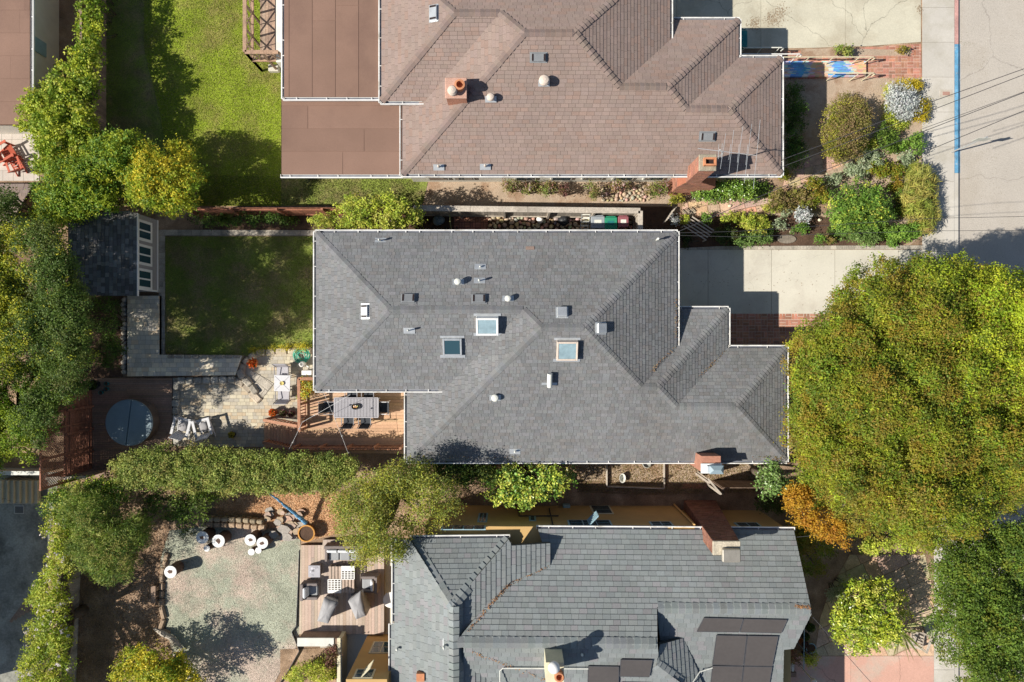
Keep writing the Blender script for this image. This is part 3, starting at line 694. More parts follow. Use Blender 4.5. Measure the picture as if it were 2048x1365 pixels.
# --- the middle house
mA = .37; zS = 2.75; zA = 3.33
A = Roof(); X = lambda px, z: P(px, 0, z).x; Y = lambda py, z: P(0, py, z).y
A.hor('zA', zA); A.hor('zS', zS)
A.slope('WL', 0, 1, X(632, zA), zA, mA); A.slope('NL', 1, -1, Y(466, zA), zA, mA); A.slope('SL', 1, 1, Y(779, zA), zA, mA)
A.slope('WB', 0, 1, X(814, zS), zS, mA); A.slope('S', 1, 1, Y(922, zS), zS, mA); A.slope('EB', 0, -1, X(1353, zA), zA, mA)
A.slope('N2', 1, -1, Y(619, zS), zS, mA); A.slope('E2', 0, -1, X(1455, zS), zS, mA); A.slope('N3', 1, -1, Y(697, zS), zS, mA); A.slope('E3', 0, -1, X(1572, zS), zS, mA)
A.ver('xEB', 0, X(1353, zA)); A.ver('ySL', 1, Y(779, zA)-.02)
def pts(rf, l): return [rf.pt(*t) for t in l]
AF = {'NL': [('NL', 'WL', 'zA'), ('NL', 'EB', 'zA'), ('NL', 'EB', 'S'), ('NL', 'S', 'WB'), ('NL', 'SL', 'WB'), ('NL', 'SL', 'WL')],
      'WL': [('WL', 'SL', 'zA'), ('WL', 'NL', 'zA'), ('WL', 'NL', 'SL')],
      'SL': [('SL', 'WL', 'zA'), ('SL', 'WB', 'zA'), ('SL', 'NL', 'WB'), ('SL', 'NL', 'WL')],
      'WB': [('WB', 'S', 'zS'), ('WB', 'ySL', 'zS'), ('WB', 'SL', 'zA'), ('WB', 'SL', 'NL'), ('WB', 'NL', 'S')],
      'EB': [('EB', 'NL', 'zA'), ('EB', 'N2', 'zA'), ('EB', 'N2', 'S'), ('EB', 'S', 'NL')],
      'N2': [('N2', 'xEB', 'zS'), ('N2', 'E2', 'zS'), ('N2', 'E2', 'S'), ('N2', 'S', 'EB'), ('N2', 'EB', 'zA')],
      'E2': [('E2', 'N2', 'zS'), ('E2', 'N3', 'zS'), ('E2', 'N3', 'S'), ('E2', 'S', 'N2')],
      'N3': [('N3', 'E2', 'zS'), ('N3', 'E3', 'zS'), ('N3', 'E3', 'S'), ('N3', 'S', 'E2')],
      'E3': [('E3', 'N3', 'zS'), ('E3', 'S', 'zS'), ('E3', 'S', 'N3')],
      'S': [('S', 'E3', 'zS'), ('S', 'WB', 'zS'), ('S', 'WB', 'NL'), ('S', 'NL', 'EB'), ('S', 'EB', 'N2'), ('S', 'N2', 'E2'), ('S', 'E2', 'N3'), ('S', 'N3', 'E3')]}
def capset(rf, l): return [(rf.pt(*a), rf.pt(*b), rf.p[n1][0], rf.p[n2][0]) for a, b, n1, n2 in l]
CAPS = [(('NL', 'WL', 'zA'), ('NL', 'SL', 'WL'), 'NL', 'WL'), (('SL', 'WL', 'zA'), ('NL', 'SL', 'WL'), 'SL', 'WL'), (('NL', 'SL', 'WL'), ('NL', 'SL', 'WB'), 'NL', 'SL'),
        (('NL', 'SL', 'WB'), ('NL', 'S', 'WB'), 'NL', 'WB'), (('WB', 'S', 'zS'), ('NL', 'S', 'WB'), 'WB', 'S'), (('NL', 'S', 'WB'), ('NL', 'EB', 'S'), 'NL', 'S'),
        (('NL', 'EB', 'zA'), ('NL', 'EB', 'S'), 'NL', 'EB'), (('EB', 'N2', 'S'), ('NL', 'EB', 'S'), 'S', 'EB'), (('EB', 'N2', 'S'), ('S', 'N2', 'E2'), 'S', 'N2'),
        (('N2', 'E2', 'zS'), ('N2', 'E2', 'S'), 'N2', 'E2'), (('E2', 'N3', 'S'), ('S', 'N2', 'E2'), 'S', 'E2'), (('E2', 'N3', 'S'), ('S', 'N3', 'E3'), 'S', 'N3'),
        (('N3', 'E3', 'zS'), ('N3', 'E3', 'S'), 'N3', 'E3'), (('S', 'E3', 'zS'), ('S', 'N3', 'E3'), 'S', 'E3')]
hA = thing('house', 'middle bungalow with grey hipped shingle roof, three skylights and white gutters', 'house', P(1100, 700))
build_roof(hA, A, [pts(A, v) for v in AF.values()], capset(A, CAPS), M['shingle_grey'], .142, .014, shcol(.86, 1.12, .03, (1.0, .95, .92), .1), capcol=shcol(.85, 1.1), seed=2)
def walls(house, polys, zt, m, name='wall'):
    mb = MB()
    for pl in polys: mb.prism(pl, 0, zt)
    return mb.build(name, m, house)
def rect(x0, y0, x1, y1): return [(x0, y0), (x1, y0), (x1, y1), (x0, y1)]
i_ = .38
XA = dict(w=X(632, zA)+i_, n=Y(466, zA)-i_, s=Y(779, zA)+i_, wb=X(814, zS)+i_, S=Y(922, zS)+i_, eb=X(1353, zA)-i_, n2=Y(619, zS)-i_, e2=X(1455, zS)-i_, n3=Y(697, zS)-i_, e3=X(1572, zS)-i_)
walls(hA, [rect(XA['w'], XA['s'], XA['eb'], XA['n'])], zA-.05, M['stucco'])
walls(hA, [rect(XA['wb'], XA['S'], XA['e3'], XA['n3']), rect(XA['wb']+1, XA['n3']-1, XA['e2'], XA['n2'])], zS-.05, M['stucco'])
def gutters(house, segs):
    for a, b, out in segs:
        w_ = MB(); g = MB(); gutter(w_, g, a, b, out); go = w_.build('gutter', M['gutter_white'], house); g.build('gutter_channel', M['gutter_in'], go)
g = A.pt
gutters(hA, [(g('NL', 'WL', 'zA'), g('NL', 'EB', 'zA'), (0, 1)), (g('WL', 'SL', 'zA'), g('WL', 'NL', 'zA'), (-1, 0)), (g('SL', 'WL', 'zA'), g('SL', 'WB', 'zA'), (0, -1)),
             (g('WB', 'S', 'zS'), g('WB', 'ySL', 'zS'), (-1, 0)), (g('EB', 'NL', 'zA'), g('EB', 'N2', 'zA')+Vector((0, .06, 0)), (1, 0)), (g('N2', 'xEB', 'zS')+Vector((.05, 0, 0)), g('N2', 'E2', 'zS'), (0, 1)),
             (g('E2', 'N2', 'zS'), g('E2', 'N3', 'zS')+Vector((0, .12, 0)), (1, 0)), (g('N3', 'E2', 'zS')+Vector((.12, 0, 0)), g('N3', 'E3', 'zS'), (0, 1)), (g('E3', 'N3', 'zS'), g('E3', 'S', 'zS'), (1, 0)), (g('S', 'WB', 'zS'), g('S', 'E3', 'zS'), (0, -1))])
# roof fittings
def fit(rf, pl, px, py):
    U, V, n = rf.frame(pl); return rf.ray(pl, px, py), U, V, n
def skylight(h, rf, pl, px, py, w_, l_, fm, gm, ht=.2, lab=None):
    p, U, V, n = fit(rf, pl, px, py); a = L(w_, p.z)/2; b = L(l_, p.z)/2
    if abs(U.y) > .7: a, b = b, a
    mb = MB()
    for s in (-1, 1):
        mb.obox(p+U*s*(a-.035)+n*ht/2, U*.035, V*b, n*(ht/2), bev=.01); mb.obox(p+V*s*(b-.035)+n*ht/2, U*(a-.07), V*.035, n*(ht/2), bev=.01)
    fr = mb.build('skylight', fm, h, label=lab)
    g_ = MB(); g_.obox(p+n*(ht-.03), U*(a-.07), V*(b-.07), n*.012, bev=.008); g_.build('pane', gm, fr)
    fl = MB(); fl.obox(p-V*(b+.06)+n*.026, U*(a+.12), V*.06, n*.006); fl.build('flashing', M['metal'], fr)
    fl = MB(); fl.obox(p+V*(b+.05)+n*.026, U*(a+.10), V*.05, n*.006); fl.build('flashing', M['metal'], fr)
skylight(hA, A, 'SL', 975, 649, 44, 36, M['white'], M['glass_sky'], .32, 'white framed dome skylight just under the ridge')
skylight(hA, A, 'SL', 905, 693, 38, 36, M['metal'], M['glass'], .14, 'grey framed skylight with dark glass')
skylight(hA, A, 'S', 1134, 699, 42, 40, M['tan_metal'], M['glass_sky'], .24, 'tan framed skylight with bright glass')
def boxvent(h, rf, pl, px, py, w_, l_, m, ht=.1, ends=True, name='roof_vent', lab=None):
    p, U, V, n = fit(rf, pl, px, py); a = L(w_, p.z)/2; b = L(l_, p.z)/2
    if abs(U.y) > .7: a, b = b, a
    mb = MB(); mb.obox(p+n*(.02+ht/2), U*a, V*b, n*ht/2, bev=.02)
    mb.obox(p+n*.024, U*(a+.05), V*(b+.04), n*.006)
    o = mb.build(name, m, h, label=lab)
    if ends:
        e = MB()
        for s in (-1, 1): e.obox(p+U*s*(a-.06)+n*(.024+ht), U*.035, V*(b*.8), n*.006)
        e.build('louvre', M['soot'], o)
boxvent(hA, A, 'NL', 817, 598, 27, 18, M['vent_grey']); boxvent(hA, A, 'NL', 958, 599, 27, 18, M['vent_grey'])
boxvent(hA, A, 'WL', 731, 623, 15, 26, M['metal'], .1, True)
for px, py, pl in ((1124, 626, 'NL'), (1201, 657, 'EB'), (1045, 664, 'SL')): boxvent(hA, A, pl, px, py, 20, 20, M['metal'], .16 if px != 1045 else .05, False, 'square_vent')
def domevent(h, rf, pl, px, py, r, hgt, m, lab=None):
    p, U, V, n = fit(rf, pl, px, py); p = rf.ray(pl, px, py); z = Vector((0, 0, 1))
    f = (H-p.z-hgt)/(H-p.z); p = Vector((p.x*f, p.y*f, p.z))   # the cap stands above its foot
    mb = MB(); mb.lathe(p-z*.05, [(r*.55, 0), (r*.55, hgt*.75), (r, hgt*.72), (r*1.03, hgt*.9), (r*.8, hgt*1.05), (r*.3, hgt*1.12)], 18)
    o = mb.build('pipe_vent', m, h, smooth=False, label=lab)
    fl = MB(); fl.obox(p+n*.026+V*(-.0 if V.y < 0 else 0), U*.22, V*.12, n*.006); fl.build('flashing', M['metal'], o)
domevent(hA, A, 'NL', 915, 563, .13, .38, M['white_old']); domevent(hA, A, 'NL', 1016, 597, .12, .32, M['white_old']); domevent(hA, A, 'S', 990, 797, .14, .3, M['white_old'])
for px, py, pl, r_, h_ in ((958, 560, 'NL', .045, .42), (960, 533, 'NL', .035, .2), (757, 479, 'NL', .045, .4), (815, 661, 'SL', .04, .45), (1030, 905, 'S', .045, .25), (1318, 477, 'NL', .05, .5)):
    domevent(hA, A, pl, px, py, r_, h_, M['white_old'])
p, U, V, n = fit(A, 'S', 1099, 757); mb = MB(); mb.tube([p-V*.28+n*.2, p+V*.28+n*.2], .10, 14); mb.tube([p+n*0, p+n*.2], .06, 10); o = mb.build('exhaust_hood', M['white_old'], hA)
fl = MB(); fl.obox(p+n*.026-V*.22, U*.3, V*.05, n*.006); fl.build('flashing', M['metal'], o)
p, U, V, n = fit(A, 'NL', 1060, 497); mb = MB(); mb.obox(p+n*.026, U*.17, V*.07, n*.005, (1, .95, .9)); mb.build('shingle_patch', M['shingle_brown'], hA)
# lower chimney of the middle house
mb = MB(); c0 = P(1397, 910, 3.2); 
xa, xb = P(1398, 0, 3.35).x, P(1436, 0, 3.35).x; ya, yb = P(0, 926, 2.9).y, P(0, 906, 2.9).y
mb.box(xa, ya-.22, 0, xb, yb, 3.72); ch = mb.build('chimney', M['brick'], hA, label='brick chimney at the lower eave under a pale sheet metal hood')
mb = MB(); z_ = 3.75; mb.box(xa-.03, ya-.26, z_-.02, xb+.03, ya+.12, z_+.04); mb.box(xa+.18, ya-.2, z_+.04, xb-.02, ya+.05, z_+.24, (.55, .62, .7))
mb.mesh([(xa+.24, ya-.25, z_+.24), (xb+.03, ya-.25, z_+.24), (xb+.03, ya+.08, z_+.24), (xa+.24, ya+.08, z_+.24), (xa+.38, ya-.08, z_+.34), (xb-.1, ya-.08, z_+.34)], [(0, 1, 5, 4), (1, 2, 5), (2, 3, 4, 5), (3, 0, 4)], (.3, .4, .47))
mb.build('chimney_cap', M['white'], ch)

# --- the upper house
zS2 = 2.7; zA2 = 3.06; B = Roof(); B.hor('zA', zA2); B.hor('zS', zS2)
B.slope('WL', 0, 1, X(763, zA2), zA2, mA); B.slope('NL', 1, -1, 15.6, zA2, mA); B.slope('SL', 1, 1, Y(202, zA2), zA2, mA)
B.slope('WB', 0, 1, X(805, zS2), zS2, mA); B.slope('S', 1, 1, Y(348, zS2), zS2, mA); B.slope('EB', 0, -1, X(1340, zA2), zA2, mA)
B.slope('N2', 1, -1, Y(40, zS2), zS2, mA); B.slope('E2', 0, -1, X(1477, zS2), zS2, mA); B.slope('N3', 1, -1, Y(116, zS2), zS2, mA); B.slope('E3', 0, -1, X(1562, zS2), zS2, mA)
B.ver('xEB', 0, X(1340, zA2)); B.ver('ySL', 1, Y(202, zA2)-.02)
hB = thing('house', 'upper bungalow with brown hipped shingle roof and flat brown roofs at its garden end', 'house', P(1100, 150))
build_roof(hB, B, [pts(B, v) for v in AF.values()], capset(B, CAPS), M['shingle_brown'], .150, .015, shcol(.93, 1.07, .02, (1.04, .97, .93), .15), wf=lambda r: r.choice([.3, .3, .33, .28]), capcol=shcol(.8, 1.0), seed=3, lift=.05, capstep=.2, jf=.15)
g = B.pt
gutters(hB, [(g('WL', 'SL', 'zA'), g('WL', 'NL', 'zA'), (-1, 0)), (g('SL', 'WL', 'zA'), g('SL', 'WB', 'zA'), (0, -1)), (g('WB', 'S', 'zS'), g('WB', 'ySL', 'zS'), (-1, 0)),
             (g('EB', 'NL', 'zA'), g('EB', 'N2', 'zA')+Vector((0, .06, 0)), (1, 0)), (g('N2', 'xEB', 'zS')+Vector((.3, 0, 0)), g('N2', 'E2', 'zS'), (0, 1)), (g('E2', 'N2', 'zS'), g('E2', 'N3', 'zS')+Vector((0, .12, 0)), (1, 0)),
             (g('N3', 'E2', 'zS')+Vector((.12, 0, 0)), g('N3', 'E3', 'zS'), (0, 1)), (g('E3', 'N3', 'zS'), g('E3', 'S', 'zS'), (1, 0)), (g('S', 'WB', 'zS'), g('S', 'E3', 'zS'), (0, -1)), (g('NL', 'WL', 'zA'), g('NL', 'EB', 'zA'), (0, 1))])
i_ = .34
walls(hB, [rect(X(763, zA2)+i_, Y(202, zA2)+i_, X(1340, zA2)-i_, 15.6-i_)], zA2-.05, M['stucco'])
yBw = P(0, 364, 0).y
walls(hB, [rect(X(805, zS2)+.05, yBw, X(1562, zS2)-i_, Y(116, zS2)-i_), rect(0, Y(116, zS2)-1, X(1477, zS2)-i_, Y(40, zS2)-i_)], zS2-.05, M['stucco'])
# flat roofs with rolled roofing in strips
def flat_roof(h, x0, y0, x1, y1, z, ang, row, seed, segs):
    a = P(x0, y1, z); b = P(x1, y0, z); mb = MB()
    tiles(mb, [(a.x, a.y), (b.x, a.y), (b.x, b.y), (a.x, b.y)] if ang == 0 else [(a.y, -b.x), (b.y, -b.x), (b.y, -a.x), (a.y, -a.x)], Vector((0, 0, z)),
          Vector((1, 0, 0)) if ang == 0 else Vector((0, 1, 0)), Vector((0, 1, 0)) if ang == 0 else Vector((-1, 0, 0)), Vector((0, 0, 1)), row, lambda r: r.uniform(3.5, 7), .014, .012, .006, lambda r, k: grey(r, .93, 1.05), random.Random(seed))
    mb.box(a.x, a.y, z-.25, b.x, b.y, z-.001)
    ro = mb.build('flat_roof', M['roll_roof'], h)
    for k in segs:
        e = {'s': ((a.x, a.y, z), (b.x, a.y, z), (0, -1)), 'w': ((a.x, a.y, z), (a.x, b.y, z), (-1, 0))}[k]
        w_ = MB(); gg = MB(); gutter(w_, gg, *e); go = w_.build('gutter', M['white'], h); gg.build('gutter_channel', M['gutter_in'], go)
    walls(h, [rect(a.x+.3, a.y+.45, b.x, b.y)], z-.24, M['stucco'])
flat_roof(hB, 568, -500, 763, 194, 2.95, 90, .93, 4, 'ws')
flat_roof(hB, 563, 198, 803, 349, 2.65, 0, .93, 5, 's')
mb = MB(); a = P(562, 130, .9); mb.box(a.x-.12, a.y, 0, a.x+.1, 20, 1.2); mb.build('ledge', M['white_old'], hB)
boxvent(hB, B, 'S', 1077, 115, 30, 16, M['vent_grey']); boxvent(hB, B, 'S', 1415, 273, 29, 16, M['vent_grey']); boxvent(hB, B, 'WL', 868, 27, 17, 30, M['metal'])
domevent(hB, B, 'S', 1089, 158, .20, .42, M['tan_metal']); domevent(hB, B, 'S', 981, 192, .15, .35, M['tan_metal'])
for px, py in ((876, 331), (970, 330)): domevent(hB, B, 'S', px, py, .05, .3, M['tan_metal'])
# square chimney with pots
p = B.ray('WB', 905, 185); c = P(912, 176, 4.3); mb = MB(); mb.box(c.x-.38, c.y-.36, 3.0, c.x+.38, c.y+.36, 4.25, (1.2, 1.2, 1.15)); mb.box(c.x-.42, c.y-.4, 4.25, c.x+.42, c.y+.4, 4.32, (1.25, 1.6, 1.8), .02)
ch = mb.build('chimney', M['brick'], hB, label='square chimney with two pots on the brown roof')
mb = MB(); mb.lathe((c.x+.16, c.y+.02, 4.3), [(.17, 0), (.17, .26), (.20, .27), (.20, .32), (.13, .33), (.13, .1)], 18); o = mb.build('chimney_pot', M['terracotta'], ch)
mb = MB(); mb.lathe((c.x-.12, c.y-.18, 4.3), [(.15, 0), (.15, .24), (.19, .26), (.14, .34), (.05, .37)], 18); mb.build('chimney_cowl', M['tan_metal'], ch)
# tall stepped brick chimney on the side wall
def brickwall(mb, quadpts, course=.075, seed=1, lo=.75, hi=1.2):
    """individual bricks laid on a flat (near vertical) polygon"""
    q = [Vector(p) for p in quadpts]; n = (q[1]-q[0]).cross(q[2]-q[1]).normalized()
    V = Vector((0, 0, 1))-n*n.z; V.normalize(); U = V.cross(n); O = q[0]
    tiles(mb, [((p-O).dot(U), (p-O).dot(V)) for p in q], O, U, V, n, course, lambda r: .215, .012, .008, .008, lambda r, k: grey(r, lo, hi, .1), random.Random(seed))
    mb.face([p-n*.004 for p in q], (.95, .75, .62))
def brickbox(mb, x0, y0, z0, x1, y1, z1, seed=1, top=True, lo=.75, hi=1.2):
    c = [(x0, y0), (x1, y0), (x1, y1), (x0, y1)]
    for i in range(4):
        a = c[i]; b = c[(i+1) % 4]; brickwall(mb, [(*a, z0), (*b, z0), (*b, z1), (*a, z1)], seed=seed+i, lo=lo, hi=hi)
    if top: mb.face([(x0, y0, z1), (x1, y0, z1), (x1, y1, z1), (x0, y1, z1)], (.9, .7, .6))
yw = 7.15; y1_ = 6.48
x0, x1 = P(1343, 0, .6).x, P(1416, 0, .6).x; x2, x3 = P(1400, 0, 4.5).x, P(1432, 0, 4.5).x
mb = MB(); brickbox(mb, x0, y1_, 0, x1, yw, 1.7, 1)
brickwall(mb, [(x0, y1_, 1.7), (x1, y1_, 1.7), (x3, y1_, 2.5), (x2, y1_, 2.5)], seed=7)
mb.face([(x0, y1_, 1.7), (x2, y1_, 2.5), (x2, yw, 2.5), (x0, yw, 1.7)], (1, .8, .7)); mb.face([(x1, y1_, 1.7), (x1, yw, 1.7), (x3, yw, 2.5), (x3, y1_, 2.5)], (1, .8, .7))
brickbox(mb, x2, y1_, 2.5, x3, yw-.1, 4.42, 9)
ch = mb.build('chimney', M['brick'], hB, label='stepped orange brick chimney rising from the garden side wall')
mb = MB(); mb.box(x2-.03, y1_-.03, 4.42, x3+.03, yw-.07, 4.5, (.8, .78, .7), .02); mb.build('chimney_cap', M['stone'], ch)
mb = MB(); cx_ = (x2+x3)/2+.05; cy_ = (y1_+yw)/2-.05
for s in (-1, 1): mb.box(cx_-.2, cy_+s*.12-.03, 4.5, cx_+.2, cy_+s*.12+.03, 4.66); mb.box(cx_+s*.2-.03, cy_-.15, 4.5, cx_+s*.2+.03, cy_+.15, 4.661)
fl = mb.build('flue', M['terracotta'], ch); mb = MB(); mb.box(cx_-.17, cy_-.09, 4.501, cx_+.17, cy_+.09, 4.52); mb.build('flue_mouth', M['soot'], fl)
# windows seen in the cream side wall of the upper house
for px in (880, 930, 1050, 1120, 1180, 1240, 1300):
    c = P(px, 361, 0); mb = MB(); mb.box(c.x-.45, yBw-.05, .5, c.x+.45, yBw+.03, 1.6); f_ = mb.build('window', M['white_old'], hB)
    mb = MB(); mb.box(c.x-.38, yBw-.06, .57, c.x+.38, yBw-.052, 1.53); mb.build('pane', M['glass'], f_)

# --- the lower house
Cc = Roof(); T3 = lambda *a: [P(*q) for q in a]
Cc.three('NW', P(820, 1079, 3.8), P(1017, 1077, 3.8), P(904, 1214, 5.25))
Cc.three('W', P(789, 1077, 3.5), P(789, 1365, 3.5), P(907, 1285, 5.25))
Cc.three('Es', P(907, 1214, 5.25), P(907, 1365, 5.25), P(927, 1285, 4.90))
Cc.slope('E', 0, -1, -1.83, 4.92, .25)
Cc.three('N', P(1075, 1058, 3.5), P(1588, 1062, 3.5), P(1100, 1286, 5.25))
Cc.three('Sm', P(912, 1286, 5.25), P(1315, 1289, 5.25), P(1200, 1440, 4.05))
Cc.slope('E5', 0, -1, -1.83, 4.92, .25)
Cc.three('Sr', P(1315, 1216, 4.72), P(1622, 1221, 4.72), P(1450, 1365, 3.95))
Cc.three('Ee', P(1314, 1330, 5.0), P(1366, 1277, 4.42), P(1402, 1365, 4.1))
def rayf(pl, l): return [Cc.ray(pl, *q) for q in l]
CF = [rayf('NW', [(822, 1079), (1017, 1077), (904, 1214)]),
      rayf('W', [(789, 1078), (820, 1080), (905, 1214), (907, 1214), (907, 1520), (783, 1520), (783, 1250), (789, 1248)]),
      rayf('Es', [(905, 1214), (930, 1184), (926, 1267), (909, 1287)]), rayf('Es', [(909, 1289), (927, 1300), (927, 1520), (907, 1520)]),
      rayf('E', [(929, 1184), (1017, 1080), (1024, 1092), (1100, 1087), (1100, 1133), (1020, 1165), (925, 1268)]),
      rayf('E5', [(927, 1296), (1090, 1366), (1090, 1520), (927, 1520)]),
      rayf('N', [(1076, 1059), (1588, 1062), (1622, 1217), (1314, 1215), (1315, 1287), (911, 1285), (1010, 1165), (1097, 1128)]),
      rayf('Sm', [(911, 1286), (1315, 1288), (1317, 1310), (1312, 1330), (1362, 1366), (1362, 1560), (927, 1560), (927, 1296)]),
      rayf('Sr', [(1314, 1216), (1622, 1218), (1623, 1229), (1588, 1298), (1568, 1300), (1562, 1560), (1404, 1560), (1404, 1366), (1366, 1276), (1322, 1300)]),
      rayf('Ee', [(1313, 1330), (1320, 1290), (1366, 1277), (1390, 1330), (1404, 1366), (1404, 1560), (1362, 1560), (1362, 1366)])]
cn = lambda k: Cc.p[k][0]
def rp(pl, x, y): return Cc.ray(pl, x, y)
CC = [(rp('NW', 822, 1080), rp('NW', 904, 1214), cn('NW'), cn('W')), (rp('NW', 1016, 1079), rp('NW', 905, 1213), cn('NW'), cn('E')), (rp('W', 907, 1214), rp('W', 907, 1520), cn('W'), cn('E')),
      (rp('N', 915, 1286), rp('N', 1315, 1288), cn('N'), cn('Sm')), (rp('N', 1316, 1217), rp('N', 1622, 1219), cn('N'), cn('Sr')), (rp('Ee', 1314, 1331), rp('Ee', 1362, 1366), cn('Ee'), cn('Sm'))]
hC = thing('house', 'lower house with steep grey-green shingle roofs, ochre walls and solar panels', 'house', P(1200, 1250))
build_roof(hC, Cc, CF, CC, M['shingle_green'], .195, .029, shcol(.88, 1.08, .02, (1.05, .96, .99), .12), wf=lambda r: r.choice([.26, .3, .33]), capcol=shcol(.9, 1.1), seed=4, caphalf=.2, lift=.055, capstep=.26, jf=.12)
# gable cheek of the higher ridge and eave fascias
mb = MB(); a = [rp('N', 1314, 1217), rp('N', 1315, 1287), rp('Sm', 1317, 1310), rp('Sm', 1312, 1330)]
mb.face([p-Vector((0, 0, .02)) for p in a]+[Vector((p.x, p.y, 3.9)) for p in a[::-1]])
mb.build('gable', M['shingle_green'], hC)
gutters(hC, [(rp('NW', 822, 1079), rp('NW', 1017, 1077), (0, 1)), (rp('N', 1076, 1059), rp('N', 1588, 1062), (0, 1)), (rp('W', 789, 1246), rp('W', 789, 1080), (-1, 0)), (rp('W', 783, 1520), rp('W', 783, 1252), (-1, 0))])
yC = P(0, 1012, 0).y; xw = P(1010, 0, 0).x
WCv = [(P(870, 0, 0).x, yC+.05), (P(1010, 0, 0).x, yC), (P(1348, 0, 0).x, yC), (P(1348, 0, 0).x, yC-.2), (11.0, yC-.2), (11.0, -17), (P(736, 0, 0).x, -17), (P(736, 0, 0).x, P(0, 1269, 0).y), (P(870, 0, 0).x, P(0, 1269, 0).y)]
walls(hC, [WCv], 3.42, M['stuccoC']); walls(hC, [rect(P(736, 0, 0).x, -17, -4.82, P(0, 1269, 0).y-.003)], 4.05, M['stuccoC'])
def cwindow(px, w_, zb, zt, y, n=2, fm='bluewin', open_=False, lab=None, side=1):
    c = P(px, 1010, 0); c.x = px/1.0 if False else c.x
    mb = MB(); y0 = y
    mb.box(c.x-w_/2, y0-.02, zb, c.x+w_/2, y0+.03, zt); f_ = mb.build('window', M[fm], hC, label=lab)
    for k in range(n):
        a = c.x-w_/2+.05+(w_-.1)*k/n+.02; b = c.x-w_/2+.05+(w_-.1)*(k+1)/n-.02; m_ = (zb+zt)/2
        mb = MB(); mb.box(a, y0+.031, zb+.06, b, y0+.036, m_-.02); mb.box(a, y0+.031, m_+.02, b, y0+.036, zt-.06); mb.build('pane', M['glass'], f_)
    if open_:
        mb = MB(); a = Vector((c.x-.05, y0+.04, (zb+zt)/2)); d = Vector((.35, .35, 0))
        for s in (-1, 1): mb.obox(a+d*.5+Vector((0, 0, s*(zt-zb)*.45)), d*.5, Vector((.01, -.01, 0)), (0, 0, .02)); 
        for k in range(4): mb.obox(a+d*.5+Vector((0, 0, (k-1.5)*(zt-zb)*.2)), d*.5, Vector((.01, -.01, 0)), (0, 0, .012))
        mb.obox(a, Vector((.015, .015, 0)), Vector((.01, -.01, 0)), (0, 0, (zt-zb)*.45)); mb.obox(a+d, Vector((.015, .015, 0)), Vector((.01, -.01, 0)), (0, 0, (zt-zb)*.45)); mb.build('casement', M[fm], f_)
def wx(px, z): return px  # windows are placed by the photo pixel at their own height
def cwin(px0, px1, pyb, pyt, n, **k):
    yy = yC if px0 < 1348 else yC-.2
    zb = H*(1-(-yy)*S/(pyb-682.5)); zt = H*(1-(-yy)*S/(pyt-682.5)); zm = (zb+zt)/2
    x0 = P(px0, 0, zm).x; x1 = P(px1, 0, zm).x; cx = (x0+x1)/2
    cwindow(1024+cx*S, x1-x0, max(.1, zb), min(3.4, zt), yy, n, **k)
cwin(1182, 1223, 1011, 1029, 1, fm='cream', lab='shaded low window of the side wall')
cwin(1138, 1227, 1042, 1068, 3, open_=True, lab='wide blue framed window with one casement open'); cwin(1306, 1351, 1045, 1068, 2); cwin(1480, 1528, 1047, 1068, 2); cwin(878, 970, 1060, 1078, 4)
cwin(1058, 1072, 1034, 1043, 1); cwin(956, 975, 1028, 1046, 2)
# ochre wall facing the court, lit by the sun
yO = P(0, 1269, 0).y
def owin(px0, px1, pyb, pyt, n, op=False, lab=None):
    zb = H*(1-(-yO)*S/(pyb-682.5)); zt = H*(1-(-yO)*S/(pyt-682.5)); zm = (zb+zt)/2
    cwindow(1024+P((px0+px1)/2, 0, zm).x*S, P(px1, 0, zm).x-P(px0, 0, zm).x, zb, min(zt, 4.0), yO, n, 'cream', op, lab)
owin(742, 786, 1285, 1308, 2); owin(705, 745, 1340, 1375, 2, True, 'cream framed window with an open casement')
mb = MB(); p = P(1348, 1007, .0); mb.tube([(p.x, yC+.06, 0), (p.x, yC+.06, 3.4)], .04, 8, (1.3, 1.2, 1.1)); mb.build('downpipe', M['stuccoC'], hC)
mb = MB(); mb.tube([(P(1062, 0, 0).x-.55, yC+.03, .3), (P(1062, 0, 0).x-.55, yC+.03, 1.9), (P(1062, 0, 0).x+1.1, yC+.03, 1.9)], .025, 6); mb.tube([(P(1097, 0, 0).x, yC+.03, .6), (P(1097, 0, 0).x, yC+.03, 3.4)], .025, 6); mb.build('conduit', M['wire'], hC)
mb = MB(); mb.box(P(1125, 0, 0).x, yC-.01, .1, P(1139, 0, 0).x, yC+.12, .42, bev=.01); mb.build('meter_box', M['bluewin'], hC)
# big brick chimney rising from the side path
x0, x1 = P(1368, 0, 0).x, P(1431, 0, 0).x; yb_ = P(0, 1001, 0).y; x2, x3 = P(1425, 0, 5.1).x, P(1478, 0, 5.1).x; yt = P(0, 1082, 5.1).y; yt2 = P(0, 1108, 5.1).y
mb = MB(); yk = yC-.4
def slab(z0, xa, xb, ya, yb, z1, xc, xd, yc, yd, seed):
    lo = [(xa, ya, z0), (xb, ya, z0), (xb, yb, z0), (xa, yb, z0)]; hi = [(xc, yc, z1), (xd, yc, z1), (xd, yd, z1), (xc, yd, z1)]
    for i in range(4): brickwall(mb, [lo[(i+1) % 4], lo[i], hi[i], hi[(i+1) % 4]][::-1] if False else [lo[i], hi[i], hi[(i+1) % 4], lo[(i+1) % 4]], seed=seed+i, lo=.5, hi=.85)
slab(0, x0, x1, yb_, yk, 5.15, x2, x3, yt, yt2, 1)
ch = mb.build('chimney', M['brick'], hC, label='tall dark red brick chimney leaning in from the side path')
mb = MB(); mb.box(x2-.02, yt2-.02, 5.15, x3+.02, yt+.02, 5.25, (1.1, 1.08, 1.0), .02); mb.build('chimney_cap', M['stone'], ch)
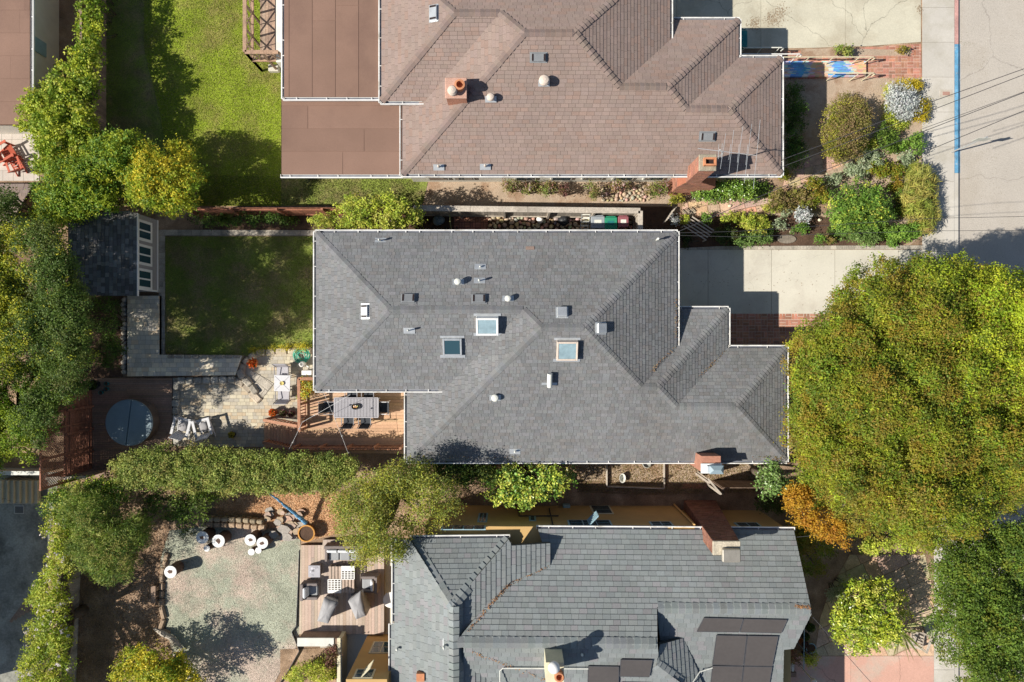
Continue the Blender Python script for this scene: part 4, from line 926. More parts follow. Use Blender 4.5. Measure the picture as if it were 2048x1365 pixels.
mb = MB(); cx_ = (x2+x3)/2+.12; mb.box(cx_-.33, yt2-.22, 5.25, cx_+.33, yt2+.26, 5.45, (.85, .75, .62), .03); mb.build('rain_hood', M['metal'], ch)
# tan chimney with pots
a = P(1092, 1326, 6.3); b = P(1128, 1372, 6.3); mb = MB(); mb.box(a.x, b.y, 4.2, b.x, a.y, 6.3); ch = mb.build('chimney', M['cream'], hC, label='tan rendered chimney with a white ball cowl and an orange pot')
mb = MB(); c = P(1108, 1336, 6.6); mb.lathe((c.x, c.y, 6.3), [(.10, 0), (.10, .2), (.20, .24), (.21, .34), (.16, .45), (.06, .5)], 20); mb.build('cowl', M['white'], ch, smooth=True)
mb = MB(); c = P(1119, 1357, 6.6); mb.lathe((c.x, c.y, 6.3), [(.16, 0), (.18, .25), (.15, .28), (.11, .28), (.1, .1)], 18); mb.build('chimney_pot', M['terracotta'], ch)
# solar panels
def panel(pl, px4, h_=.09):
    p = [Cc.ray(pl, *q) for q in px4]; n = Cc.p[pl][0].normalized(); mb = MB(); top = [q+n*h_ for q in p]; bot = [q+n*(h_-.04) for q in p]
    cpx = sum(top, Vector())/4
    if (top[1]-top[0]).cross(top[2]-top[1]).z < 0: top = top[::-1]; bot = bot[::-1]
    ins = [q+(cpx-q)*.02+n*.004 for q in top]
    mb.mesh(top+bot, [(0, 1, 2, 3)]+[(i, 4+i, 4+(i+1) % 4, (i+1) % 4) for i in range(4)], (1, 1, 1)); o = mb.build('solar_panel', M['solar'], hC)
    mb = MB()
    for i in range(4): mb.bar(top[i], top[(i+1) % 4], .02, .015)
    mb.build('panel_frame', M['dark_metal'], o)
panel('Sr', [(1407, 1234), (1485, 1236), (1477, 1262), (1393, 1261)]); panel('Sr', [(1487, 1236), (1573, 1238), (1561, 1264), (1479, 1262)])
panel('Sr', [(1432, 1269), (1492, 1270), (1485, 1329), (1424, 1327)]); panel('Sr', [(1494, 1270), (1555, 1271), (1543, 1330), (1487, 1329)])
panel('Sr', [(1424, 1330), (1485, 1331), (1478, 1395), (1417, 1394)]); panel('Sr', [(1487, 1331), (1543, 1332), (1532, 1395), (1480, 1394)])
panel('Sm', [(1176, 1330), (1237, 1331), (1236, 1400), (1174, 1400)]); panel('Sm', [(1241, 1317), (1304, 1318), (1298, 1351), (1239, 1350)]); panel('Sm', [(1242, 1363), (1300, 1364), (1296, 1410), (1240, 1410)])
mb = MB(); q = [P(1000, 1405, 4.9), rp('Sm', 1000, 1340)+Vector((0, 0, .1)), rp('Sm', 1006, 1335)+Vector((0, 0, .1)), rp('Sm', 1176, 1336)+Vector((0, 0, .1))]; mb.tube(q, .022, 6)
mb.tube([rp('Sr', 1424, 1334)+Vector((0, 0, .1)), rp('Ee', 1398, 1341)+Vector((0, 0, .15)), rp('Ee', 1380, 1366)+Vector((0, 0, .2)), P(1360, 1400, 4.6)], .022, 6); mb.build('conduit', M['white_old'], hC)
for px, py in ((790, 1302), (884, 1298)): domevent(hC, Cc, 'W', px+3, py, .05, .35, M['white_old'])
domevent(hC, Cc, 'Sm', 1165, 1313, .045, .3, M['white_old'])
p, U, V, n = fit(Cc, 'W', 842, 1351); mb = MB(); mb.obox(p+Vector((0, 0, .1)), (.15, 0, 0), (0, .15, 0), (0, 0, .12)); mb.build('terracotta_vent', M['terracotta'], hC)

# fallen leaves caught in the valleys and gutters
def litter(name, segs, n, w_, seed, label, cols):
    rng = np.random.default_rng(seed); pos = []; 
    for pl, a, b in segs:
        for k in range(n):
            t_ = rng.uniform(); q = Cc.ray(pl, a[0]+(b[0]-a[0])*t_+rng.normal()*w_, a[1]+(b[1]-a[1])*t_+rng.normal()*w_) if pl in Cc.p and segs is not SEGA else A.ray(pl, a[0]+(b[0]-a[0])*t_+rng.normal()*w_, a[1]+(b[1]-a[1])*t_+rng.normal()*w_)
            pos.append((q.x, q.y, q.z+.045+rng.uniform(0, .03)))
    pos = np.array(pos); m_ = len(pos); nr = rng.normal(size=(m_, 3))*.35+np.array([0, 0, 1]); nr /= np.linalg.norm(nr, axis=1, keepdims=True)
    pa = np.array(cols); leaves_mesh(name, pos, nr, .055, .035, pa[rng.integers(0, len(pa), m_)], M['leaf'], None, (0, 0, 0), rng, kind='stuff', label=label, cat='leaf litter')
SEGA = [('S', (830, 915), (1040, 915)), ('S', (1500, 912), (1568, 918)), ('EB', (1352, 600), (1352, 680)), ('E2', (1400, 752), (1450, 702)), ('EB', (1300, 745), (1350, 694)), ('E3', (1568, 720), (1568, 915))]
litter('leaf_litter', [('E', (930, 1262), (1018, 1168)), ('N', (934, 1262), (1020, 1168)), ('E5', (940, 1306), (1088, 1364)), ('Sm', (940, 1303), (1092, 1360)), ('N', (1020, 1166), (1096, 1132)), ('N', (1590, 1212), (1620, 1215))], 90, 1.8, 3, 'orange brown fallen leaves lying along the valleys of the lower house roof', [(.42, .20, .08), (.5, .28, .12), (.3, .15, .07)])
litter('leaf_litter', SEGA, 40, 2.2, 4, 'scattered small dry leaves lying along the eaves of the middle house roof', [(.38, .22, .09), (.25, .2, .08), (.3, .15, .07)])

# grit, oil and leaf stains lying flat on the paving
def specks(name, spots, cols, seed, z, sz):
    rng = np.random.default_rng(seed); P_ = []
    for x, y, sx, sy, n in spots:
        X_ = rng.normal(x, sx, n); Y_ = rng.normal(y, sy, n); P_.append(np.stack([(X_-1024)/S, (682.5-Y_)/S, np.full(n, z)+rng.uniform(0, .003, n)], 1))
    pos = np.concatenate(P_); n = len(pos); nr = np.tile(np.array([[0., 0., 1.]]), (n, 1)); pa = np.array(cols)
    leaves_mesh(name, pos, nr, sz, sz*.7, pa[rng.integers(0, len(pa), n)], M['soil_speck'], None, (0, 0, 0), rng, kind='structure')
M['soil_speck'] = mat('dry_stain', (1, 1, 1), .95, .1, 3)
specks('driveway_stains', [(1548, 38, 10, 8, 260), (1562, 22, 7, 7, 120), (1505, 50, 8, 7, 110), (1512, 44, 4, 5, 60), (1838, 18, 3, 5, 60), (1420, 560, 30, 20, 30), (1600, 560, 60, 30, 60)], [(.28, .20, .13), (.35, .28, .19), (.22, .17, .12)], 5, .026, .05)
specks('street_grit', [(1980, 300, 60, 260, 700), (1970, 130, 6, 12, 40), (1992, 330, 8, 30, 60), (1930, 85, 12, 2, 60), (1980, 60, 40, 60, 120)], [(.25, .22, .17), (.55, .53, .48), (.30, .27, .20), (.20, .19, .12)], 6, .024 if False else -.122, .035)
# ------------------------------------------------------------------ trees, hedges, shrubs
gx = lambda x, y: np.clip((x-1850)/220, 0, 1)*np.clip((900-y)/250, 0, 1)+np.clip((560-y)/120, 0, 1)*np.clip((x-1750)/200, 0, 1)
plant('street_tree', 'huge round olive and gold crowned tree covering the right side of the picture', 'tree',
      [(1745, 740, 175, 150), (1810, 800, 235, 205), (1760, 870, 190, 150), (1870, 640, 185, 130), (1985, 740, 160, 190), (1790, 620, 140, 105), (1930, 900, 210, 160), (1780, 965, 170, 115), (1860, 1000, 150, 95), (1690, 800, 118, 140), (2090, 700, 120, 130), (1965, 610, 120, 84), (2070, 640, 120, 80), (1880, 560, 90, 58), (2060, 900, 110, 110)],
      8.2, 4.2, 'olive', r=(.2, .42), leaf=(.085, .045), dens=.95, seed=11, zb=3.0, pal2='gold', grad=gx, fill=1.75, spread=.075, tw=14, lump=.75)
plant('maple_tree', 'bright orange leaved small tree at the corner of the lower house', 'tree', [(1592, 1000, 36, 34), (1622, 1032, 44, 30), (1662, 1062, 40, 30), (1686, 1082, 22, 14), (1600, 980, 26, 22)],
      4.6, 3.4, 'orange', r=(.16, .32), leaf=(.08, .05), dens=.9, seed=12, fill=1.7)
plant('shrub', 'dark olive shrub in the shade under the orange tree', 'shrub', [(1620, 1110, 58, 44), (1600, 1075, 40, 30)], 2.6, 1.5, 'olive', r=(.2, .35), leaf=(.08, .05), dens=.9, seed=13)
plant('oak_tree', 'dark green dense tree along the kerb in the lower right corner', 'tree',
      [(1960, 1150, 100, 100), (2030, 1110, 80, 90), (1930, 1240, 78, 95), (2010, 1260, 100, 120), (1985, 1350, 80, 90), (1905, 1130, 44, 48)], 6.2, 3.4, 'deepgreen', r=(.22, .42), leaf=(.085, .05), dens=.95, seed=14, pal2='green', grad=lambda x, y: .35+0*x, fill=1.8, zb=2.4, bs=1.14, lump=.4)
plant('citrus_tree', 'round yellow-green bush standing alone in the lower front garden', 'shrub', [(1742, 1232, 78, 78), (1720, 1250, 66, 60)], 2.5, 1.2, 'yellowgreen', r=(.16, .3), leaf=(.12, .055), dens=.85, seed=15, gloss=True, pal2='lime', grad=lambda x, y: .3+0*x, fill=1.6)
plant('shrub', 'silvery shrub above the round yellow-green bush', 'shrub', [(1702, 1172, 34, 20), (1672, 1188, 22, 18)], 1.1, .6, 'silver', r=(.12, .22), leaf=(.09, .04), dens=.7, seed=16, trunk=False)
plant('climbing_plant', 'pale green leafy plants peeping out below the huge tree', 'shrub', [(1740, 1090, 26, 24), (1790, 1088, 40, 20), (1828, 1092, 24, 18)], 1.5, .9, 'lime', r=(.14, .25), leaf=(.10, .06), dens=.6, seed=17, trunk=False)
plant('camellia', 'glossy dark green camellia at the lower right corner of the middle house', 'shrub', [(1548, 964, 42, 42)], 3.0, 1.9, 'camellia', r=(.16, .28), leaf=(.10, .06), dens=.85, seed=18, gloss=True, fill=1.5)
plant('shrub', 'dark shrub hidden below the glossy camellia', 'shrub', [(1545, 1012, 30, 20)], 1.6, 1, 'dark', r=(.14, .25), seed=19, trunk=False)
# left side
plant('ivy_column', 'tall mass of climbing ivy against the wall in the upper left corner', 'climber', [(172, 110, 36, 50), (150, 165, 58, 50), (118, 232, 86, 62), (150, 300, 75, 62), (95, 210, 60, 35), (62, 246, 36, 20), (120, 300, 70, 60)],
      2.7, 1.8, 'yellowgreen', r=(.16, .32), leaf=(.11, .075), dens=.85, seed=20, pal2='lime', grad=lambda x, y: .3+0*x, fill=2.1)
plant('ivy_column', 'low ivy running along the old fence at the top edge of the upper lawn', 'climber', [(180, 20, 30, 60), (182, -70, 30, 60), (178, 66, 28, 30)], 1.9, 1.3, 'yellowgreen', r=(.16, .3), leaf=(.10, .07), dens=.85, seed=97, trunk=False, fill=1.9)
plant('tree', 'green tree between the ivy mass and the small shed', 'tree', [(150, 380, 90, 70), (215, 335, 80, 66), (120, 425, 56, 46), (190, 400, 60, 44), (240, 300, 60, 44)], 3.3, 2.0, 'yellowgreen', r=(.2, .36), leaf=(.10, .06), dens=.85, seed=21, pal2='fresh', grad=lambda x, y: .3+0*x, fill=2.1)
plant('tree', 'round yellow tipped tree just above the small shed roof', 'tree', [(335, 350, 76, 76), (285, 335, 60, 56), (350, 400, 48, 34), (300, 380, 60, 40)], 3.6, 2.0, 'yellowgreen', r=(.18, .34), leaf=(.10, .055), dens=.9, seed=22, pal2='yellow', grad=lambda x, y: np.clip(1-np.hypot(x-330, y-330)/110, 0, 1)*.95, fill=1.65)
plant('oak_tree', 'big dark evergreen tree over the left edge beside the shed', 'tree',
      [(60, 560, 92, 115), (120, 600, 66, 100), (130, 680, 60, 80), (50, 680, 100, 80), (60, 475, 66, 36), (112, 520, 46, 44), (150, 640, 38, 60), (-70, 560, 100, 140), (-160, 600, 90, 130), (-60, 700, 90, 80), (-230, 620, 80, 120)],
      5.9, 4.9, 'evergreen', r=(.2, .4), leaf=(.075, .045), dens=.9, seed=23, pal2='yellow', grad=lambda x, y: np.clip((85-x)/90, 0, .7), fill=2.1, open_=.07, zb=3.2, lump=.45)
plant('oak_tree', 'second dark evergreen at the left edge, above the lattice screen', 'tree', [(118, 765, 58, 62), (40, 790, 80, 80), (80, 840, 50, 54), (-60, 800, 90, 80), (-160, 800, 80, 90), (-120, 930, 120, 90), (-20, 900, 40, 40)],
      4.9, 3.9, 'evergreen', r=(.18, .36), leaf=(.075, .045), dens=.9, seed=39, pal2='yellowgreen', grad=lambda x, y: np.clip((75-x)/90, 0, .8), fill=2.1, open_=.07, zb=2.6, lump=.4)
plant('tree', 'light green leafy tree at the left edge below the dark evergreen', 'tree', [(30, 890, 52, 46), (48, 850, 40, 36)], 4.4, 3.2, 'yellowgreen', r=(.16, .28), leaf=(.09, .05), dens=.8, seed=24, fill=1.4)
plant('tree', 'small dark tree on the left edge above the dark evergreen', 'tree', [(8, 400, 32, 34), (30, 440, 40, 22)], 3.6, 2.6, 'evergreen', r=(.16, .28), leaf=(.08, .05), dens=.8, seed=25)
plant('shrub', 'dark shrub in the shaded bed beside the small shed', 'shrub', [(212, 630, 34, 50), (218, 700, 30, 44)], 1.3, .7, 'dark', r=(.16, .28), leaf=(.10, .035), dens=.7, seed=26, trunk=False, pal2='green', grad=lambda x, y: .4+0*x)
plant('hedge', 'low dark hedge between the redwood fence and the shaded lawn', 'hedge', [(430, 440, 54, 13), (500, 440, 56, 14), (560, 440, 34, 12)], 1.1, .75, 'dark', r=(.14, .24), leaf=(.08, .045), dens=.8, seed=27, trunk=False, pal2='green', grad=lambda x, y: .5+0*x)
plant('flowering_tree', 'bright lime small tree touching the top left eave of the middle house', 'tree', [(745, 420, 78, 38), (700, 432, 50, 28), (800, 425, 48, 30), (760, 448, 90, 14)], 3.1, 2.1, 'lime', r=(.14, .26), leaf=(.12, .055), dens=.62, seed=28, fill=1.35)
plant('shrub', 'small lime shrub left of the lime tree, at the eave corner', 'shrub', [(646, 440, 26, 18)], 2.1, 1.5, 'lime', r=(.10, .18), leaf=(.14, .04), dens=.5, seed=29, trunk=False)
plant('hedge', 'long clipped bushy hedge between the patio and the lower garden', 'hedge', [(262, 940, 42, 38), (290, 938, 50, 42), (360, 940, 60, 46), (440, 943, 60, 46), (520, 945, 60, 44), (600, 947, 60, 43), (665, 943, 50, 36), (320, 936, 58, 46), (400, 940, 66, 48), (480, 945, 66, 46), (560, 945, 66, 44), (640, 948, 58, 40), (690, 935, 30, 26)],
      2.5, 2.0, 'hedge', r=(.17, .32), leaf=(.085, .05), dens=.95, seed=30, fill=2.4, zb=.8, lump=.1)
plant('willow_shrub', 'feathery grey-green shrub in the lower left garden', 'shrub', [(205, 1080, 72, 70), (180, 1030, 66, 60), (225, 1120, 56, 54), (260, 1060, 46, 46)], 3.2, 1.7, 'hedge', r=(.2, .38), leaf=(.14, .026), dens=.9, seed=31, pal2='green', grad=lambda x, y: .4+0*x, drop=.5, fill=1.6)
plant('shrub', 'small leaved ivy shrub between the lattice screen and the feathery shrub', 'shrub', [(165, 985, 66, 34), (120, 1010, 40, 40), (215, 985, 46, 30)], 2.3, 1.5, 'green', r=(.16, .3), leaf=(.09, .06), dens=.75, seed=32, pal2='lime', grad=lambda x, y: .35+0*x, trunk=False)
plant('flowering_hedge', 'yellow-green hedge with small white flowers running down the lower left', 'hedge', [(118, 1060, 34, 54), (115, 1130, 36, 60), (102, 1200, 44, 60), (100, 1270, 50, 60), (92, 1340, 58, 60), (115, 1420, 50, 60)],
      2.5, 1.6, 'lime', r=(.16, .3), leaf=(.085, .055), dens=.85, seed=33, pal2='yellowgreen', grad=lambda x, y: .45+0*x, flowers=((.78, .70, .72), 130, .09), fill=1.6, zb=.8)
plant('shrub', 'round golden bush at the bottom edge left of centre', 'shrub', [(300, 1342, 84, 66), (350, 1370, 60, 50)], 2.3, 1.2, 'yellow', r=(.16, .3), leaf=(.09, .06), dens=.85, seed=34, pal2='yellowgreen', grad=lambda x, y: .4+0*x, fill=1.6)
plant('shrub', 'sprawling dark branches above the white topped stumps', 'shrub', [(330, 1010, 56, 40), (370, 1030, 50, 40), (400, 1000, 50, 26)], 1.9, 1.1, 'green', r=(.15, .28), leaf=(.09, .045), dens=.6, seed=35, pal2='dark', grad=lambda x, y: .4+0*x, fill=1.1)
plant('olive_tree', 'airy yellowish olive tree over the end of the lower deck', 'tree', [(745, 1000, 60, 60), (800, 960, 80, 46), (870, 990, 60, 46), (730, 1060, 56, 56), (790, 1060, 66, 56), (850, 1030, 60, 36), (700, 1000, 40, 46), (760, 1110, 60, 26)],
      4.9, 3.1, 'olive_light', r=(.2, .36), leaf=(.09, .04), dens=.62, seed=36, pal2='hedge', grad=lambda x, y: .4+0*x, fill=1.6, spread=.11, tw=9, open_=.12, lump=.45)
plant('shrub', 'dark tangled shrub under the lower eave of the middle house', 'shrub', [(930, 945, 56, 34), (890, 935, 46, 22), (985, 950, 36, 28)], 2.4, 1.5, 'evergreen', r=(.16, .3), leaf=(.09, .06), dens=.8, seed=37, fill=1.9)
plant('laurel', 'bright green round laurel between the middle and lower houses', 'shrub', [(1060, 965, 84, 42), (1010, 970, 52, 44), (1110, 955, 50, 34), (1050, 990, 60, 26)], 3.1, 2.0, 'lime', r=(.18, .32), leaf=(.11, .075), dens=.75, seed=38, pal2='fresh', grad=lambda x, y: .4+0*x, gloss=True, fill=1.45)
# upper front garden
plant('shrub', 'large rounded brown-purple shrub in the upper front garden', 'shrub', [(1692, 250, 50, 66), (1688, 285, 44, 42), (1705, 235, 38, 48)], 1.5, .6, 'brownpurple', r=(.13, .26), leaf=(.07, .04), dens=.85, seed=40, trunk=False, pal2='olive_light', grad=lambda x, y: np.clip((1695-x)/60, 0, .6), fill=1.7, zb=.2)
plant('shrub', 'dark shaded foundation shrub along the end wall of the upper house', 'shrub', [(1590, 205, 26, 40), (1592, 260, 26, 44), (1590, 310, 22, 36)], 1.2, .6, 'dark', r=(.13, .25), leaf=(.07, .04), dens=.8, seed=41, trunk=False, pal2='green', grad=lambda x, y: .5+0*x)
plant('shrub', 'silvery white dusty miller mound by the pavement', 'shrub', [(1800, 192, 30, 28), (1818, 205, 30, 24), (1808, 222, 26, 18), (1790, 208, 22, 22)], .75, .4, 'white', r=(.10, .2), leaf=(.09, .05), dens=.6, seed=42, trunk=False, fill=1.6)
plant('flower_bush', 'small bright yellow flowers above the white mound', 'flowers', [(1816, 170, 28, 12), (1832, 176, 14, 12)], .5, .3, 'brightyellow', r=(.08, .15), leaf=(.05, .035), dens=.8, seed=43, trunk=False)
plant('flower_bush', 'larger bright yellow flower mound below the white mound', 'flowers', [(1840, 226, 21, 22), (1846, 212, 14, 14)], .5, .3, 'brightyellow', r=(.08, .15), leaf=(.05, .035), dens=.9, seed=44, trunk=False)
plant('ground_cover', 'narrow strip of low green groundcover beside the white mound', 'ground cover', [(1777, 190, 9, 28), (1780, 230, 14, 26), (1800, 248, 20, 12)], .35, .2, 'lime', r=(.08, .14), leaf=(.06, .04), dens=.6, seed=45, trunk=False)
sh = [('green shrub between the purple shrub and the white mound', [(1768, 268, 26, 24), (1782, 290, 22, 18)], .8, 'green', 46), ('bushy green plant next to the kerbside pavement', [(1834, 286, 17, 26)], .9, 'fresh', 47),
      ('blue-grey lavender clump by the garden path', [(1740, 318, 32, 22), (1722, 340, 22, 18)], .6, 'silver', 48), ('olive coloured rosemary mound right of the lavender', [(1762, 340, 30, 20)], .7, 'olive', 49),
      ('grey-green tuft below the kerbside green plant', [(1812, 318, 18, 20)], .6, 'silver', 50), ('brown leaved low shrub right of the glossy hedge', [(1588, 395, 42, 28), (1560, 402, 24, 20)], .9, 'brownpurple', 51),
      ('mixed olive shrub between the brown shrub and the bright round bush', [(1632, 382, 30, 34)], 1.0, 'olive', 52), ('small green shrub at the upper tip of the flagstone path', [(1668, 360, 20, 14)], .5, 'silver', 53),
      ('pale tuft in the brick edged strip by the ramp', [(1687, 99, 20, 15)], .5, 'hedge', 54), ('tiny dry tuft at the street end of the brick strip', [(1807, 101, 12, 6)], .25, 'olive', 55),
      ('small round bush beside the foot of the stepped chimney', [(1354, 400, 18, 13)], .6, 'olive_light', 56), ('little leafy bush in the bed below the flagstone path', [(1414, 436, 13, 11)], .5, 'fresh', 57),
      ('low plant in the small bed right of the trellis', [(1370, 439, 8, 5)], .3, 'lime', 58), ('leafy squash plant with yellow leaves in the front bed', [(1512, 448, 34, 20), (1495, 440, 28, 18)], .7, 'lime', 59),
      ('blue-green vegetable plants at the edge of the middle driveway', [(1500, 478, 34, 18), (1530, 470, 22, 18)], .6, 'camellia', 60), ('shaded plants beside the eave corner of the middle house', [(1450, 470, 28, 22), (1372, 478, 10, 16)], .6, 'dark', 61),
      ('green leafy plant below the white flowers', [(1600, 458, 20, 14)], .5, 'fresh', 62), ('small round green plant between the squash and the driveway edge', [(1641, 478, 13, 9)], .4, 'fresh', 63),
      ('leafy green plants along the front bed below the round bush', [(1690, 462, 40, 24), (1735, 470, 34, 24)], .9, 'camellia', 64), ('bright green mound at the street corner of the middle driveway', [(1790, 470, 36, 24), (1825, 462, 24, 22)], .8, 'fresh', 65),
      ('grey succulent beside the squash plant', [(1562, 447, 14, 10)], .3, 'silver', 66)]
sh += [('low green mat of leaves beside the brown-purple shrub', [(1742, 292, 16, 16)], .4, 'lime', 101), ('creeping silver mat between the path and the strappy grass', [(1795, 345, 22, 18), (1790, 375, 18, 16)], .4, 'olive', 102),
       ('small yellow-green weeds along the lower edge of the flagstone path', [(1540, 418, 24, 8)], .3, 'lime', 103), ('thin green plant under the eave beside the flagstone path', [(1572, 350, 14, 10)], .4, 'olive', 104), ('grey tussock between the purple shrub and the bright round bush', [(1702, 340, 18, 14)], .45, 'silver', 105)]
sh += [('ragged low green plant between the silver clumps and the kerb', [(1802, 290, 18, 16)], .45, 'fresh', 106), ('brownish heath tuft above the strappy grass', [(1822, 338, 14, 10)], .4, 'olive', 107), ('dull green carpet plant left of the strappy grass', [(1800, 405, 14, 34)], .4, 'green', 108),
       ('straggling mauve plant at the edge of the dark bed', [(1655, 478, 16, 8)], .3, 'brownpurple', 109), ('dry grey seedlings in the dark bed under the white flowers', [(1570, 428, 12, 7)], .25, 'silver', 110), ('leafy nasturtium patch on the driveway edging', [(1460, 436, 26, 10)], .35, 'lime', 111)]
for lab, el, zt, pal, sd_ in sh:
    plant('shrub', lab, 'shrub', el, zt, zt*.5, pal, r=(.09, .2), leaf=(.085, .05), dens=.65, seed=sd_, trunk=False, group='shrubs of the front gardens', fill=1.5, spread=.05)
plant('shrub', 'big bright green round bush in the middle of the front garden', 'shrub', [(1722, 408, 66, 52), (1700, 430, 50, 36), (1745, 425, 44, 42)], 1.6, .7, 'fresh', r=(.16, .3), leaf=(.09, .06), dens=.8, seed=70, trunk=False, pal2='lime', grad=lambda x, y: .15+0*x, fill=1.6, zb=.2)
plant('strappy_grass', 'long leaved strappy grass clumps spilling over the pavement', 'grass clump', [(1842, 362, 34, 34), (1838, 410, 40, 38), (1850, 440, 30, 24)], .9, .35, 'sedge', r=(.12, .25), leaf=(.4, .035), dens=.4, seed=71, trunk=False, fill=1.7, zb=.1)
plant('flowers_plant', 'white flowering plant in the front bed', 'flowers', [(1606, 428, 20, 16)], .6, .4, 'white', r=(.08, .14), leaf=(.09, .06), dens=.5, seed=72, trunk=False, fill=1.0)
plant('flowers_plant', 'white flowering plant at the foot of the trellis by the bins', 'flowers', [(1347, 441, 9, 9)], .6, .4, 'white', r=(.07, .12), leaf=(.06, .04), dens=.5, seed=73, trunk=False, fill=1.0)
plant('hedge', 'low glossy green hedge beside the stepped brick chimney', 'hedge', [(1405, 388, 28, 18), (1440, 384, 44, 22), (1490, 381, 44, 23), (1520, 382, 24, 18)], 1.0, .6, 'fresh', r=(.13, .24), leaf=(.08, .055), dens=.85, seed=74, trunk=False, gloss=True, pal2='green', grad=lambda x, y: .45+0*x, fill=1.8, zb=.2)
for i, (x, y, rx, ry, lab) in enumerate([(1022, 373, 20, 13, 'leftmost rose bush along the side wall of the upper house'), (1052, 378, 16, 12, 'second rose bush from the left along the side wall'), (1090, 375, 30, 16, 'wide rose bush with pale blooms along the side wall'),
        (1186, 382, 16, 20, 'upright rose bush left of the cobbles'), (1238, 372, 20, 11, 'rose bush above the cobble patch'), (1312, 378, 26, 18, 'rose bush next to the foot of the stepped chimney'), (1128, 384, 14, 10, 'dark purple leaved bush among the side wall roses')]):
    plant('rose_bush', lab, 'rose bush', [(x, y, rx, ry)], .9, .5, 'purple' if i == 6 else 'rose', r=(.08, .17), leaf=(.07, .05), dens=.5, seed=80+i, trunk=False, group='rose bushes along the side wall', flowers=None if i in (3, 6) else ((.75, .55, .55), 5, .09), fill=1.3)
plant('planter_shrub', 'yellow-green shrub in the bottom planter beside the two round pots', 'shrub', [(640, 1340, 34, 26), (605, 1352, 34, 26)], 1.1, .6, 'lime', r=(.10, .2), leaf=(.09, .045), dens=.55, seed=90, trunk=False)
plant('planter_shrub', 'dark purple leaved shrub in the bottom planter', 'shrub', [(662, 1306, 18, 16), (655, 1326, 12, 12)], 1.0, .6, 'purple', r=(.09, .17), leaf=(.08, .05), dens=.6, seed=91, trunk=False)
plant('planter_shrub', 'yellow leaved plant in the corner planter of the wooden deck rail', 'shrub', [(615, 775, 18, 20), (608, 790, 12, 12)], 1.3, .9, 'lime', r=(.09, .16), leaf=(.07, .04), dens=.5, seed=92, trunk=False, pal2='orange', grad=lambda x, y: .25+0*x)
plant('edging_plants', 'small yellow plants along the stone edging of the lawn', 'ground cover', [(515, 702, 22, 5), (560, 696, 26, 5), (600, 694, 22, 5)], .35, .2, 'yellow', r=(.06, .1), leaf=(.05, .03), dens=.5, seed=93, trunk=False, fill=1.1)
plant('hanging_ivy', 'green plants beside the porch pots of the lower house', 'shrub', [(1622, 1318, 15, 14)], .8, .5, 'lime', r=(.08, .15), leaf=(.08, .05), dens=.6, seed=94, trunk=False)
plant('porch_shrub', 'dark red leaved shrub in the porch corner of the lower house', 'shrub', [(1585, 1312, 18, 16)], 1.1, .6, 'purple', r=(.08, .16), leaf=(.07, .045), dens=.6, seed=95, trunk=False)
# spiky yucca
t = thing('yucca', 'spiky yucca with long narrow leaves beside the grey garden chair', 'yucca', P(1795, 1255))
rnd = random.Random(4)
for k in range(34):
    a = rnd.uniform(-2.2, .9); b_ = P(1795, 1255, .5); l_ = rnd.uniform(.7, 1.25); e = b_+Vector((math.cos(a), math.sin(a), rnd.uniform(-.1, .9)))*l_; s = Vector((-math.sin(a), math.cos(a), 0))*.028
    mb = MB(); m_ = b_.lerp(e, .5)+Vector((0, 0, .12)); c = rnd.choice([(.16, .20, .04), (.36, .36, .16), (.10, .14, .03)])
    mb.face([b_-s, b_+s, m_+s, m_-s], c); mb.face([m_-s, m_+s, e], c); mb.build('leaf', M['leaf'], t)
# ------------------------------------------------------------------ fences, decks, furniture and small things
def fence(name, label, a, b, h, m='redwood', bw=.14, gap=.006, cap=.0, capm=None, post=2.0, z0=0.0, th=.022, horiz=False, seed=1, side=1):
    a = P(*a, 0); b = P(*b, 0); t = thing(name, label, 'fence', a); rnd = random.Random(seed); d = (b-a); Ln = d.length; d.normalize(); s = Vector((-d.y, d.x, 0)); Z = Vector((0, 0, 1))
    mb = MB()
    if horiz:
        z = z0+.05
        while z < h: mb.obox((a+b)/2+Z*(z+bw/2), d*Ln/2, s*th/2, Z*(bw/2-gap/2), grey(rnd, .75, 1.15)); z += bw
    else:
        x = 0
        while x < Ln-.02:
            w_ = min(bw, Ln-x); mb.obox(a+d*(x+w_/2)+Z*(z0+(h-z0)/2), d*(w_/2-gap/2), s*th/2, Z*((h-z0)/2+rnd.uniform(-.01, .01)), grey(rnd, .75, 1.15)); x += bw
    mb.build('boards', M[m], t)
    n = max(1, round(Ln/post))
    for k in range(n+1):
        mb = MB(); c = a+d*(Ln*k/n)-s*side*.06; mb.obox(c+Z*(h*.5+.02), d*.045, s*.045, Z*(h*.5+.02)); mb.build('post', M[m], t)
    for zz in (z0+.3, h-.25):
        mb = MB(); mb.obox((a+b)/2-s*side*.035+Z*zz, d*Ln/2, s*.02, Z*.04); mb.build('rail', M[m], t)
    if cap:
        mb = MB(); x = 0
        while x < Ln: w_ = min(2.4, Ln-x); mb.obox(a+d*(x+w_/2)+Z*(h+.03), d*(w_/2-.004), s*cap/2, Z*.018, grey(rnd, .9, 1.08), .006); x += 2.4
        mb.build('cap', M[capm or m], t)
    return t
fence('fence', 'red-brown board fence between the upper lawn and the shaded lawn', (405, 431), (838, 431), 1.7, 'redwood', seed=2)
fence('fence', 'grey fence with a wide flat top board along the bins', (838, 432), (1266, 437), 1.75, 'greywood', cap=.24, capm='greywood', seed=3)
fence('fence', 'short return of the wide topped fence at the end of the bins', (1266, 437), (1266, 475), 1.75, 'greywood', cap=.2, capm='greywood', seed=4, post=.9)
fence('fence', 'old brown fence along the edge of the upper lawn by the ivy', (212, -300), (212, 330), 1.75, 'brownwood', cap=.1, seed=5)
